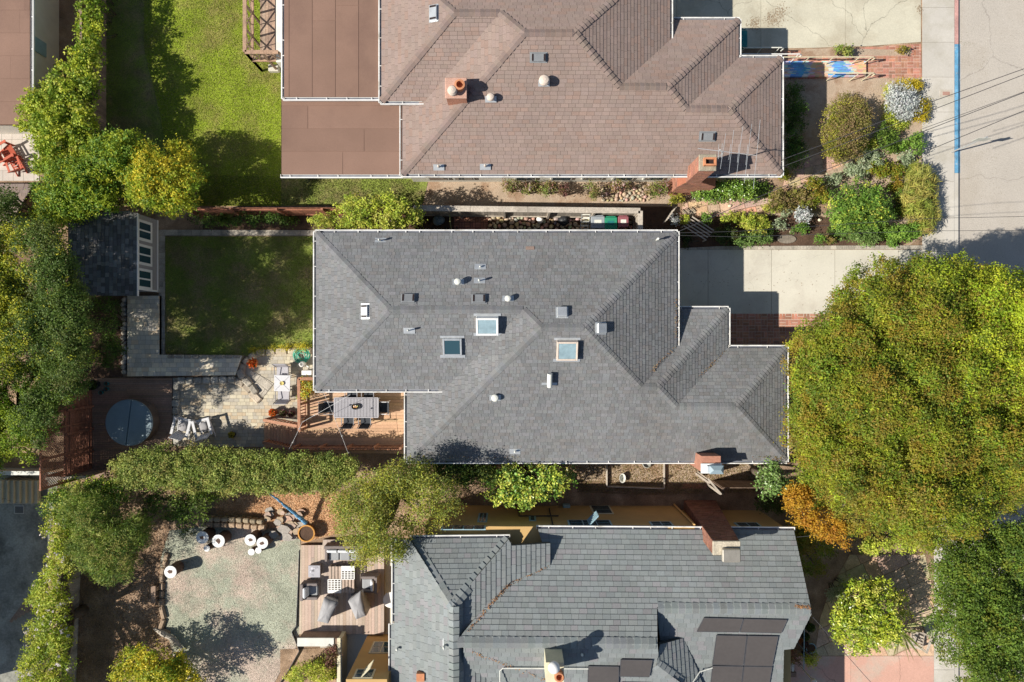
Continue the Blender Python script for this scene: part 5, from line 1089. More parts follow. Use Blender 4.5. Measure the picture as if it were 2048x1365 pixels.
fence('fence', 'weathered fence inside the flowering hedge at the lower left', (165, 1010), (150, 1400), 1.5, 'greywood', seed=6)
fence('fence', 'pale topped fence below the hot tub deck', (228, 938), (150, 940), 1.9, 'brownwood', cap=.12, capm='greywood', seed=7)
t = fence('fence', 'slatted red-brown screen fence between the evergreen tree and the hot tub deck', (185, 768), (185, 947), 1.85, 'redwood', bw=.1, gap=.022, horiz=True, seed=8, post=1.0, side=-1)
# lattice on top of the screen
def lattice(mb, a, b, z0, z1, sp=.085, w_=.026, th=.008):
    d = (b-a); Ln = d.length; d.normalize(); s = Vector((-d.y, d.x, 0)); hh = z1-z0
    for sg in (1, -1):
        k = -hh
        while k < Ln+hh:
            # line u = k + sg*(v) ; clip to [0,Ln]x[0,hh]
            if sg > 0: u0, v0, u1, v1 = k, 0, k+hh, hh
            else: u0, v0, u1, v1 = k+hh, 0, k, hh
            pts_ = clip(clip([(u0, v0), (u1, v1)], 0, 0, False) or [], 0, Ln, True) if True else None
            if len(pts_) >= 2:
                p = pts_[0]; q = max(pts_, key=lambda c: abs(c[0]-p[0])+abs(c[1]-p[1]))
                if abs(p[0]-q[0]) > .02:
                    A_ = a+d*p[0]+Vector((0, 0, z0+p[1]))+s*.006*sg; B_ = a+d*q[0]+Vector((0, 0, z0+q[1]))+s*.006*sg
                    dr = (B_-A_).normalized(); mb.obox((A_+B_)/2, (B_-A_)/2, s*th/2, dr.cross(s)*w_/2)
            k += sp*1.414
a = P(185, 790, 0); b = P(185, 947, 0); t2 = thing('lattice_screen', 'reddish diagonal lattice screen rising above the slatted fence', 'lattice', P(185, 860))
mb = MB(); lattice(mb, a, b, 1.9, 3.35); mb.build('lattice', M['redwood'], t2)
for k in range(4):
    mb = MB(); c = a.lerp(b, k/3); mb.obox(c+Vector((0, 0, 1.7)), (.04, 0, 0), (0, .04, 0), (0, 0, 1.7)); mb.build('post', M['redwood'], t2)
for zz in (1.9, 3.37): mb = MB(); mb.bar(a+Vector((0, 0, zz)), b+Vector((0, 0, zz)), .06, .05); mb.build('rail', M['redwood'], t2)
# decks
def deck(name, label, px, z, ang, m, bw=.14, seed=1, lo=.8, hi=1.15, skirt=True, ln=None):
    t = thing(name, label, 'deck', P(sum(p[0] for p in px)/len(px), sum(p[1] for p in px)/len(px)))
    mb = MB(); flat_tiles(mb, px, z, ang, bw, (lambda r: r.uniform(2, 4.5)) if ln is None else ln, .007, .02, lambda r, k: grey(r, lo, hi, .06), seed, pxz=z)
    mb.build('boards', M[m], t); mb = MB(); q = [P(x, y, z-.03) for x, y in px]; mb.prism([(p.x, p.y) for p in q], max(0, z-.35), z-.03, (.3, .3, .3)); mb.build('frame', M[m], t); return t
deck('wooden_deck', 'shaded brown wooden deck around the round hot tub', [(152, 757), (344, 757), (344, 893), (240, 950), (150, 958)], .06, 0, 'deck', .095, 1, ln=lambda r: 20, lo=.9, hi=1.1)
deck('wooden_deck', 'sunny tan wooden deck with the long dining table', [(596, 782), (815, 782), (815, 908), (590, 905), (598, 862)], .45, 0, 'deckA', .14, 2, .88, 1.1, ln=lambda r: 20)
deck('deck_ramp', 'plank ramp leading from the patio up to the dining deck', [(528, 846), (597, 851), (597, 900), (528, 895)], .2, 90, 'deckA', .14, 3, .8, 1.0, ln=lambda r: 20)
deck('wooden_deck', 'pale weathered deck with covered grills and lounge chairs', [(601, 1091), (645, 1091), (646, 1080), (768, 1080), (768, 1269), (598, 1269)], .2, 90, 'deckC', .14, 4, .84, 1.14, ln=lambda r: 20)
def railing(name, label, pth, z0, z1, m='cedar', topw=.13, sp=.13, post=1.2, bal=.035, zs=None):
    p = [P(x, y, (zs[i] if zs else z1)) for i, (x, y) in enumerate(pth)]; t = thing(name, label, 'railing', (p[0].x, p[0].y, 0)); drop = z1-z0
    for i, (a, b) in enumerate(zip(p[:-1], p[1:])):
        mb = MB(); mb.bar(a, b, topw, .035, bev=.006); mb.build('top_rail', M[m], t)
        dz = Vector((0, 0, drop)); mb = MB(); mb.bar(a-dz*.88, b-dz*.88, .05, .07); mb.build('bottom_rail', M[m], t)
        n = max(1, int((b-a).length/sp)); mb = MB()
        for k in range(1, n): c = a.lerp(b, k/n); mb.obox(c-dz*.47, (bal/2, 0, 0), (0, bal/2, 0), dz*.42)
        mb.build('balusters', M[m], t)
        n = max(1, round((b-a).length/post))
        for k in range(0 if i == 0 else 1, n+1): c = a.lerp(b, k/n); mb = MB(); mb.obox(c-dz*.5-Vector((0, 0, .02)), (.045, 0, 0), (0, .045, 0), dz*.5); mb.build('post', M[m], t)
    return t
railing('railing', 'reddish wooden rail around the left end of the dining deck', [(632, 758), (597, 758), (598, 862)], .45, 1.45)
railing('railing', 'orange-brown sloping stair rail beside the plank ramp', [(527, 841), (594, 853)], .3, 1.3, zs=[1.0, 1.35])
railing('railing', 'dark stair rail at the hedge side of the plank ramp', [(526, 886), (600, 903)], .3, 1.2, zs=[.95, 1.3])
fence('fence', 'thin slatted cedar fence on the hedge side of the dining deck', (606, 889), (812, 889), 1.55, 'cedar', bw=.085, gap=.03, seed=9, post=1.25, z0=.3, side=-1)
# hot tub
c = P(257, 846, .85); t = thing('hot_tub', 'round hot tub under a folding grey-blue vinyl cover', 'hot tub', (c.x, c.y, 0))
mb = MB(); mb.lathe((c.x, c.y, .05), [(.93, 0), (.97, .1), (.97, .72), (.93, .74)], 48); mb.build('tub', M['tub_side'], t, smooth=False)
mb = MB(); n = 48
for s in (0, 1):
    a0 = math.radians(83)+math.pi*s; arc = [(c.x+math.cos(a0+math.pi*k/24)*1.0, c.y+math.sin(a0+math.pi*k/24)*1.0) for k in range(25)]; off = Vector((math.cos(a0+math.pi/2), math.sin(a0+math.pi/2)))*.012
    arc = [(x+off.x, y+off.y) for x, y in arc]; mb.prism(arc, .77, .855)
    ar2 = [(c.x+(x-c.x)*.96+off.x, c.y+(y-c.y)*.96+off.y) for x, y in arc]; mb.prism(ar2, .855, .875)
mb.build('cover', M['tub_cover'], t)
# pots
def pot(label, px, py, r, h, m='terracotta', pal=None, hole=True, name='plant_pot', sq=False, seed=1, cat='plant pot'):
    c = P(px, py, h); t = thing(name, label, cat, (c.x, c.y, 0)); mb = MB(); seg = 4 if sq else 18
    mb.lathe((c.x, c.y, 0), [(r*.72, 0), (r*.95, h*.85), (r*1.05, h*.86), (r*1.05, h), (r*.9, h), (r*.88, h*.86)], seg, rot=math.pi/4 if sq else 0); mb.build('pot', M[m], t)
    mb = MB(); mb.lathe((c.x, c.y, h*.87), [(r*.89, 0), (r*.89, .012)], seg, rot=math.pi/4 if sq else 0); mb.build('earth', M['darksoil'], t)
    if pal:
        rng = np.random.default_rng(seed); n = 260; d = rng.normal(size=(n, 3)); d[:, 2] = abs(d[:, 2]); d /= np.linalg.norm(d, axis=1, keepdims=True)
        pos = np.array([c.x, c.y, h])+d*r*rng.uniform(.5, 1.15, (n, 1)); pa = np.array(PAL.get(pal) or [(.72, .13, .02), (.6, .09, .02), (.8, .22, .03), (.10, .14, .03)])
        leaves_mesh('foliage', pos, (d*.6+rng.normal(size=(n, 3))*.5)/1.0, .08, .05, pa[rng.integers(0, len(pa), n)], M['leaf'], t, t['_o'], rng)
    return t
pot('square planter of bright orange flowers on the patio', 505, 727, .22, .3, 'terracotta', 'orangef', sq=True, seed=2)
pot('round pot of bright orange flowers at the foot of the stair rail', 545, 826, .17, .3, 'terracotta', 'orangef', seed=3)
pot('pot of pink and white flowers beside the stair rail', 565, 827, .14, .3, 'maroon_bin', 'rose', seed=4); pot('dark pot of flowers next to the corner of the deck rail', 582, 828, .14, .3, 'maroon_bin', 'purple', seed=5)
pot('yellow-green ball plant in a pot at the shaded edge of the patio', 463, 870, .14, .25, 'black', 'yellow', seed=6)
pot('wide dark leafy pot in the corner of the hot tub deck', 184, 770, .22, .4, 'black', 'green', seed=7)
pot('upper small empty pot on the hot tub deck', 211, 768, .09, .22, 'teal'); pot('middle small empty pot on the hot tub deck', 211, 779, .09, .22, 'teal'); pot('lowest small empty pot on the hot tub deck', 200, 786, .09, .22, 'teal')
pot('white and blue rimmed pot in the bottom planter', 668, 1334, .16, .3, 'white_old', 'green', seed=8); pot('terracotta pot below the white and blue pot', 667, 1351, .19, .35, 'terracotta', 'green', seed=9)
pot('dark green pot plant nearest the wire at the lower house porch', 1621, 1256, .19, .4, 'black', 'green', seed=10); pot('second dark pot plant at the lower house porch', 1612, 1274, .16, .4, 'black', 'green', seed=11)
pot('brown leaved pot plant at the lower house porch', 1610, 1290, .15, .35, 'terracotta', 'purple', seed=12); pot('wide pale blue empty bowl at the lower house porch', 1623, 1298, .22, .2, 'bluewin')
pot('orange rimmed half barrel with a dark lining beside the lower deck', 612, 1068, .36, .45, 'barrelwood', None, name='half_barrel', cat='planter')
# chairs
def adirondack(label, px, py, rz, m='chair_white', sc_=1.0, group=None):
    c = P(px, py, .35); t = thing('garden_chair', label, 'chair', (c.x, c.y, 0), group); t.rotation_euler = (0, 0, rz); t.scale = (sc_,)*3; t['_o'] = (0, 0, 0)
    mb = MB(); 
    for k in range(5): y = .28-k*.12; mb.obox((0, y, .34-k*.035), (.25, 0, 0), (0, .052, -.012), (0, 0, .01))
    mb.build('seat', M[m], t)
    mb = MB()
    for k in range(5): mb.obox((-.22+k*.11, -.43, .55), (.048, 0, 0), (0, .10, -.34), (0, .01, .004))
    mb.build('backrest', M[m], t)
    for s in (-1, 1):
        mb = MB(); mb.obox((s*.34, -.05, .56), (.06, 0, 0), (0, .38, 0), (0, 0, .012), bev=.008); mb.build('armrest', M[m], t)
        mb = MB(); mb.obox((s*.29, .27, .28), (.018, 0, 0), (0, .05, 0), (0, 0, .28)); mb.build('leg', M[m], t)
        mb = MB(); mb.bar((s*.27, .33, .33), (s*.27, -.55, .06), .03, .1); mb.build('leg', M[m], t)
    return t
adirondack('left of the two white garden chairs on the patio', 366, 852, math.radians(-14), group='white garden chairs'); adirondack('right of the two white garden chairs on the patio', 407, 853, math.radians(14), group='white garden chairs')
for px in (366, 407):
    c = P(px, 854, .4); t = thing('cushion', ('round grey cushion on the left' if px == 366 else 'round grey cushion on the right')+' white garden chair', 'cushion', (c.x, c.y, .34)); mb = MB(); mb.lathe((c.x, c.y, .36), [(.16, 0), (.21, .03), (.2, .08), (.1, .11)], 16); mb.build('pad', M['chair_grey'], t, smooth=True)
adirondack('weathered grey slatted garden chair at the bottom right by the yucca', 1838, 1284, math.radians(160), 'greywood')
adirondack('red-orange slatted garden chair on the tiled corner patio', 12, 305, math.radians(-60), 'redchair'); adirondack('second red-orange garden chair, right of the first on the corner patio', 28, 328, math.radians(20), 'redchair', .8)
def sling(label, px, py, rz, z0, m_seat, m_frame, group=None, w_=.52):
    c = P(px, py, z0+.45); t = thing('patio_chair', label, 'chair', (c.x, c.y, z0), group); t.rotation_euler = (0, 0, rz); t['_o'] = (0, 0, 0); h = w_/2
    mb = MB(); mb.obox((0, 0, .43), (h-.04, 0, 0), (0, .23, .01), (0, 0, .018), bev=.01); mb.build('seat', M[m_seat], t)
    mb = MB(); mb.obox((0, -.3, .68), (h-.04, 0, 0), (0, -.07, .25), (0, .014, .004), bev=.008); mb.build('backrest', M[m_seat], t)
    for s in (-1, 1):
        mb = MB(); mb.tube([(s*h, .24, .02), (s*h, .22, .62), (s*h, -.22, .66), (s*h, -.27, .43)], .02, 6); mb.build('armrest', M[m_frame], t)
        mb = MB(); mb.tube([(s*h, -.37, .94), (s*h, -.22, .43), (s*h, -.26, .01)], .018, 6); mb.build('leg', M[m_frame], t)
    return t
g_ = 'chairs at the long dining table'
for lab, px, py, rz in (('left end chair of the long dining table', 660, 816, -90), ('right end chair of the long dining table with pale arms', 764, 816, 90), ('far left chair of the dining table, half under the eave', 704, 795, 180), ('far right chair of the dining table, half under the eave', 737, 795, 180),
                        ('near left chair of the long dining table', 697, 838, 0), ('near right chair of the long dining table', 731, 838, 0)):
    sling(lab, px, py, math.radians(rz), .47, 'chair_dark', 'chair_white' if '764' in str(px) else 'chair_grey', g_)
c = P(712, 816, 1.22); t = thing('dining_table', 'long grey slatted dining table on the sunny deck', 'table', (c.x, c.y, .47)); mb = MB(); a = L(88, 1.22)/2; b = L(39, 1.22)/2; n = 30
for k in range(n): x = -a+(k+.5)*2*a/n; mb.box(c.x+x-a/n+.009, c.y-b+.03, 1.195, c.x+x+a/n-.009, c.y+b-.03, 1.215)
mb.build('tabletop', M['table_grey'], t); mb = MB()
for s in (-1, 1): mb.box(c.x-a, c.y+s*b-.02, 1.17, c.x+a, c.y+s*b+.02, 1.217); mb.box(c.x+s*a-.02, c.y-b+.02, 1.17, c.x+s*a+.02, c.y+b-.02, 1.217)
mb.box(c.x-a+.02, c.y-b+.02, 1.17, c.x+a-.02, c.y+b-.02, 1.18, (.4, .4, .4)); mb.build('frame', M['table_grey'], t)
for sx in (-1, 1):
    for sy in (-1, 1): mb = MB(); mb.box(c.x+sx*(a-.08)-.03, c.y+sy*(b-.07)-.03, .47, c.x+sx*(a-.08)+.03, c.y+sy*(b-.07)+.03, 1.17); mb.build('leg', M['table_grey'], t)
c = P(711, 814, 1.3); t = thing('fruit_bowl', 'dark oval bowl of fruit in the middle of the dining table', 'bowl', (c.x, c.y, 1.217)); mb = MB(); mb.lathe((c.x, c.y, 1.218), [(.08, 0), (.17, .09), (.16, .09), (.09, .03)], 20, sx=1.1, sy=.75); mb.build('bowl', M['black'], t)
rnd = random.Random(3)
for k in range(9): a = rnd.uniform(0, 6.28); q = rnd.uniform(0, .1); mb = MB(); mb.stone((c.x+math.cos(a)*q*1.1, c.y+math.sin(a)*q*.7, 1.30), .038, .036, .036, 0, rnd.choice([(.75, .8, .35), (.5, .6, .2), (.95, .9, .85), (.6, .3, .1)]), rnd); mb.build('fruit', M['white'], t, smooth=True)
# square patio table with two chairs
c = P(564, 767, .72); t = thing('patio_table', 'square grey patio table with a bowl on the pavers', 'table', (c.x, c.y, 0)); mb = MB(); mb.obox((c.x, c.y, .71), (.35, -.01, 0), (.01, .35, 0), (0, 0, .014), bev=.01); mb.build('tabletop', M['chair_white'], t)
for s in (-1, 1):
    mb = MB(); mb.bar((c.x-.3, c.y-.3*s, .727), (c.x+.3, c.y+.3*s, .727), .014, .006, (.6, .6, .6)); mb.build('brace', M['table_grey'], t)
    for k in (-1, 1): mb = MB(); mb.tube([(c.x+k*.3, c.y+s*.3, .7), (c.x+k*.33, c.y+s*.33, .03)], .02, 6); mb.build('leg', M['chair_grey'], t)
t = thing('bowl', 'small yellowish bowl on the square patio table', 'bowl', (c.x, c.y, .73)); mb = MB(); mb.lathe((c.x, c.y, .73), [(.04, 0), (.09, .05), (.08, .05), (.03, .015)], 16, (.9, .8, .4)); mb.build('bowl', M['cream'], t)
sling('grey sling chair above the square patio table', 565, 745, math.radians(180), .03, 'table_grey', 'chair_grey', None, .6); sling('grey sling chair below the square patio table', 567, 790, math.radians(0), .03, 'table_grey', 'chair_grey', None, .6)
c = P(604, 711, .1); t = thing('garden_hose', 'coiled turquoise garden hose on the stone edging', 'hose', (c.x, c.y, .05)); pts_ = []; rnd = random.Random(2)
for k in range(260): a = k*.19; r_ = .12+.21*abs(math.sin(k*.043))+rnd.uniform(-.01, .01); pts_.append((c.x+math.cos(a)*r_*1.05+.03*math.sin(k*.07), c.y+math.sin(a)*r_+.03*math.cos(k*.05), .15+.07*math.sin(k*.11)**2))
mb = MB(); mb.tube(pts_, .016, 5); mb.build('coil', M['hose'], t, smooth=True)
c = P(602, 729, .4); t = thing('watering_can', 'white watering can between the hose and the deck rail', 'watering can', (c.x, c.y, 0)); mb = MB(); mb.lathe((c.x, c.y, .03), [(.10, 0), (.13, .05), (.13, .3), (.09, .36), (.075, .36), (.07, .2)], 18); mb.build('body', M['white'], t, smooth=False)
mb = MB(); mb.tube([(c.x+.1, c.y-.03, .1), (c.x+.25, c.y-.1, .32), (c.x+.32, c.y-.13, .35)], .02, 6); mb.build('spout', M['white'], t)
c = P(613, 746, .4); t = thing('storage_box', 'small white bench by the corner of the deck rail', 'bench', (c.x, c.y, 0)); mb = MB(); mb.box(c.x-.22, c.y-.1, .38, c.x+.22, c.y+.1, .42, bev=.01); mb.build('seat', M['white'], t)
for s in (-1, 1): mb = MB(); mb.box(c.x+s*.17-.02, c.y-.09, .03, c.x+s*.17+.02, c.y+.09, .38); mb.build('leg', M['white'], t)
# string lights over the dining deck
def wire(label, pl, r_=.012, m='wire', sag=.0, name='utility_wire', bulbs=0, cat='wire'):
    p = [P(*q) for q in pl]; t = thing(name, label, cat, (p[0].x, p[0].y, 0)); mb = MB(); out = []
    for a, b in zip(p[:-1], p[1:]):
        for k in range(8): out.append(a.lerp(b, k/8)-Vector((0, 0, sag*4*(k/8)*(1-k/8))))
    out.append(p[-1]); mb.tube(out, r_, 5); mb.build('cable', M[m], t)
    for k in range(bulbs): q = out[int((k+.5)*len(out)/bulbs)]; mb = MB(); mb.lathe((q.x, q.y, q.z-.1), [(.012, 0), (.035, .03), (.03, .06), (.014, .1)], 8); mb.build('bulb', M['white'], t)
wire('string of bulbs from the cedar fence up over the dining table', [(696, 907, 2.1), (640, 770, 2.9)], .006, 'wire_white', .1, 'string_lights', 5, 'string lights'); wire('string of bulbs from the hedge to the corner of the deck rail', [(577, 900, 2.0), (604, 845, 2.2), (700, 790, 3.0)], .006, 'wire_white', .05, 'string_lights', 4, 'string lights')
mb = MB(); c = P(696, 907, 1.5)
# shed
t = thing('garden_shed', 'small shed with dark shingle roof and three white windows in a grey wall', 'shed', P(240, 510))
xs0, xs1 = P(150, 0, 2.3).x, P(272, 0, 2.3).x; ys0, ys1 = P(0, 592, 2.3).y, P(0, 426, 2.3).y; xw1 = P(315, 0, .05).x; yw0, yw1 = P(0, 588, .3).y, P(0, 437, .3).y
mb = MB(); mb.prism(rect(xs0+.2, yw0+.1, xw1, yw1-.05), 0, 2.25); mb.build('wall', M['grey_siding'], t); mb = MB()
for k in range(15): mb.box(xw1, yw0+.1, k*.15+.02, xw1+.012, yw1-.05, k*.15+.14)
mb.build('siding', M['grey_siding'], t)
mb = MB(); xr = xs1; shingle_face(mb, [Vector((xs0, ys0, 2.75)), Vector((xr, ys0, 2.25)), Vector((xr, ys1, 2.25)), Vector((xs0, ys1, 2.75))], .15, wtab, .02, shcol(.6, 1.5, .06), 5, .12); mb.build('roof', M['shingle_dark'], t)
mb = MB(); mb.box(xr, ys0, 2.16, xr+.03, ys1, 2.27); mb.build('fascia', M['white'], t)
mb = MB(); mb.box(xw1+.0, yw0+.08, 0, xw1+.03, yw0+.16, 2.2); mb.build('corner_trim', M['white'], t); mb = MB(); mb.box(xw1+.012, yw0+.1, .05, xw1+.03, yw1-.05, .14); mb.build('base_trim', M['white'], t)
for py in (463, 511, 559):
    zc = 1.1; yc = P(0, py, zc).y; mb = MB(); mb.box(xw1+.0, yc-.44, .58, xw1+.04, yc+.44, 1.75, bev=.004); f_ = mb.build('window', M['white'], t)
    for s in (-1, 1): mb = MB(); mb.box(xw1+.03, yc+s*.18-.145, .74, xw1+.046, yc+s*.18+.145, 1.62); mb.build('pane', M['glass'], f_)
# upper house garden deck with cross braced rails
a0 = P(488, 0, 1.9); t = deck('garden_deck', 'raised brown deck with cross braced rails at the garden end of the upper house', [(520, -300), (563, -300), (563, 118), (520, 118)], 1.05, 90, 'brownwood', .14, 6, 1.0, 1.4, ln=lambda r: 20)
def xrail(name, label, a, b, z0, z1, bay=1.0, m='brownwood'):
    t = thing(name, label, 'railing', (a.x, a.y, 0)); d = b-a; Ln = d.length; n = max(1, round(Ln/bay)); A_ = lambda k, z: a.lerp(b, k/n)+Vector((0, 0, z))
    mb = MB(); mb.bar(A_(0, z1), A_(n, z1), .16, .04, (1.35, 1.25, 1.15), bev=.006); mb.build('top_rail', M[m], t); mb = MB(); mb.bar(A_(0, z0+.12), A_(n, z0+.12), .12, .06, (1.35, 1.25, 1.15)); mb.build('bottom_rail', M[m], t)
    for k in range(n+1): mb = MB(); mb.bar(A_(k, 0), A_(k, z1-.02), .08, .08, up=(1, 0, 0)); mb.build('post', M[m], t)
    for k in range(n):
        mb = MB(); mb.bar(A_(k, z0+.15), A_(k+1, z1-.02), .035, .05); mb.bar(A_(k, z1-.02), A_(k+1, z0+.15), .03, .05); mb.bar(A_(k+.5, z0+.12), A_(k+.5, z1), .03, .03, up=(1, 0, 0)); mb.build('brace', M[m], t)
f_ = lambda px, py, z: Vector((P(px, py, z).x, P(px, py, z).y, 0))
xrail('railing', 'cross braced rail on the lawn side of the upper garden deck', f_(489, 104, 2.0), Vector((f_(489, 0, 2.0).x, 20, 0)), 1.05, 2.0, .95)
xrail('railing', 'end rail of the upper garden deck', f_(489, 104, 2.0), f_(556, 104, 2.0), 1.05, 2.0, .8)
mb = MB(); c = P(548, 136, .2); t = thing('concrete_footing', 'pale concrete block below the end of the upper garden deck', 'block', (c.x, c.y, 0)); mb.box(c.x-.25, c.y-.15, 0, c.x+.2, c.y+.15, .25, bev=.02); mb.build('block', M['concrete'], t)
# bins and side yard
def bin_(label, px, py, w_, l_, m, top, name='wheelie_bin'):
    c = P(px, py, 1.05); t = thing(name, label, 'bin', (c.x, c.y, 0)); a = L(w_, 1.05)/2; b = L(l_, 1.05)/2; mb = MB()
    mb.mesh([(c.x-a*.8, c.y-b*.8, .06), (c.x+a*.8, c.y-b*.8, .06), (c.x+a*.8, c.y+b*.8, .06), (c.x-a*.8, c.y+b*.8, .06), (c.x-a, c.y-b, 1.0), (c.x+a, c.y-b, 1.0), (c.x+a, c.y+b, 1.0), (c.x-a, c.y+b, 1.0)], [(3, 2, 1, 0), (0, 1, 5, 4), (1, 2, 6, 5), (2, 3, 7, 6), (3, 0, 4, 7), (4, 5, 6, 7)]); mb.build('body', M[m], t)
    mb = MB(); mb.box(c.x-a*1.06, c.y-b*1.05, 1.0, c.x+a*1.06, c.y+b*.9, 1.06, bev=.02); ld = mb.build('lid', M[m], t)
    mb = MB(); mb.box(c.x-a*.55, c.y-b*.35, 1.055, c.x+a*.55, c.y+b*.35, 1.064); mb.build('label_panel', M[top], ld)
    mb = MB(); mb.tube([(c.x-a*.8, c.y+b*1.1, .98), (c.x+a*.8, c.y+b*1.1, .98)], .02, 6); mb.build('handle', M[m], t)
    for s in (-1, 1): mb = MB(); mb.tube([(c.x+s*a*.7-.03, c.y+b*.9, .1), (c.x+s*a*.7+.03, c.y+b*.9, .1)], .1, 12); mb.build('wheel', M['black'], t)
bin_('grey wheelie bin beside the step ladder', 1196, 444, 26, 24, 'grey_bin', 'white_old'); bin_('green wheelie bin in the middle of the row', 1222, 446, 24, 24, 'green_bin', 'teal'); bin_('maroon wheelie bin at the fence end of the row', 1247, 443, 20, 21, 'maroon_bin', 'white_old')
bin_('teal wheelie bin against the end of the upper house', 1487, 76, 16, 34, 'teal', 'teal')
c = P(1172, 440, .9); t = thing('step_ladder', 'folding step ladder left of the grey bin', 'step ladder', (c.x, c.y, 0))
for k in range(5): mb = MB(); mb.box(c.x-.17, c.y+.2-k*.13, .9-k*.2, c.x+.17, c.y+.28-k*.13, .93-k*.2); mb.build('step', M['white_old'], t)
for s in (-1, 1): mb = MB(); mb.bar((c.x+s*.18, c.y+.3, 1.0), (c.x+s*.18, c.y-.4, .02), .03, .05); mb.build('leg', M['metal'], t)
def sack(label, px, py, r, h, m, cat='bag', name='rubbish_bag', seed=1):
    c = P(px, py, h*.6); t = thing(name, label, cat, (c.x, c.y, 0)); rnd = random.Random(seed); mb = MB(); mb.stone((c.x, c.y, h*.5), r, r*.9, h*.55, 0, (1, 1, 1), rnd, 14)
    mb.stone((c.x+.05, c.y, h*.95), r*.3, r*.3, h*.2, 0, (1, 1, 1), rnd, 8); mb.build('bag', M[m], t, smooth=True)
sack('shiny black rubbish bag on the cobbles', 1128, 440, .28, .45, 'black', seed=2); sack('white sack on the cobbles', 1080, 440, .16, .4, 'white', seed=3); sack('dark blue round tub in the shaded side yard', 877, 441, .26, .5, 'tub_cover', 'tub', 'plastic_tub', 4)
t = thing('hand_cart', 'small cart frame in the dark end of the side yard', 'cart', P(901, 447)); c = P(901, 447, .5); mb = MB(); mb.tube([(c.x, c.y-.25, .1), (c.x, c.y+.05, .7), (c.x, c.y+.3, .95)], .025, 6, (.9, .9, .4)); mb.build('handle', M['metal'], t); mb = MB(); mb.tube([(c.x-.25, c.y-.25, .18), (c.x+.25, c.y-.25, .18)], .03, 6); mb.build('axle', M['metal'], t)
for s in (-1, 1): mb = MB(); mb.tube([(c.x+s*.25-.02, c.y-.25, .18), (c.x+s*.25+.02, c.y-.25, .18)], .17, 14); mb.build('wheel', M['black'], t)
def stones(name, px, n, r, cols, m, label, seed, cat=None):
    rnd = random.Random(seed); mb = MB(); x0 = min(p[0] for p in px); x1 = max(p[0] for p in px); y0 = min(p[1] for p in px); y1 = max(p[1] for p in px); pl = []
    for _ in range(n*12):
        if len(pl) >= n: break
        x = rnd.uniform(x0, x1); y = rnd.uniform(y0, y1); q = rnd.uniform(*r)
        if any((x-a)**2+(y-b)**2 < ((q+c_)*S*.82)**2 for a, b, c_ in pl): continue
        pl.append((x, y, q)); p = P(x, y, .03); mb.stone((p.x, p.y, .03+q*.25), q, q*rnd.uniform(.75, 1), q*.7, rnd.uniform(0, 3), tuple(v*rnd.uniform(.8, 1.15) for v in rnd.choice(cols)), rnd)
    return mb.build(name, M[m], smooth=True, kind='stuff', label=label, cat=cat)
SC = [(1.3, 1.15, .95), (1.1, .95, .8), (1.45, 1.25, 1.05), (1, .95, .9), (1.3, 1.0, .8)]
stones('river_cobbles', [(975, 428), (1275, 428), (1275, 466), (975, 466)], 420, (.07, .13), SC, 'stone', None, 1)
stones('border_cobbles', [(1205, 372), (1300, 372), (1300, 402), (1205, 402)], 170, (.05, .11), SC, 'stone', None, 2)
basket('side_yard_bricks', [(908, 434), (975, 434), (975, 466), (908, 466)], 55, s=.24)
t = thing('garden_trellis', 'small wooden trellis at the end of the side path', 'trellis', P(1335, 448)); a = P(1322, 450); b = P(1340, 425); mb = MB(); lattice(mb, a, b, .3, 1.3, .13, .03); mb.build('lattice', M['greywood'], t)
c = P(1440, 440); 
t = thing('garden_bench', 'shaded wooden bench frame at the eave corner of the middle house', 'bench', P(1395, 462)); a = P(1368, 452, .5); b = P(1412, 480, .5)
for k in range(5): mb = MB(); o_ = Vector((.09*k, .10*k, 0)); mb.bar(a+o_, b+o_, .05, .03); mb.build('slat', M['greywood'], t)
for q in (a, b): mb = MB(); mb.bar((q.x, q.y, 0), (q.x, q.y, .5), .05, .05, up=(1, 0, 0)); mb.build('leg', M['greywood'], t)
c = P(1575, 478, .1); t = thing('oval_stone', 'flat oval grey slab in the dark front bed', 'slab', (c.x, c.y, 0)); mb = MB(); mb.lathe((c.x, c.y, .015), [(.4, 0), (.44, .03), (.4, .06)], 22, (.55, .52, .5), sx=1, sy=.45); mb.build('slab', M['stone'], t)
rnd = random.Random(12)
for i, (x, y, lab) in enumerate([(1583, 464, 'pale stone beside the oval slab'), (1760, 478, 'pale stone in the front bed under the round bush'), (1640, 440, 'small pale stone above the squash plant'), (1460, 412, 'white paper scrap sized stone on the flagstone path')]):
    c = P(x, y, .05); mb = MB(); mb.stone((c.x, c.y, .05), .1, .07, .06, rnd.random(), (1.6, 1.5, 1.35), rnd); mb.build('stone', M['stone'], smooth=True, label=lab, cat='stone')
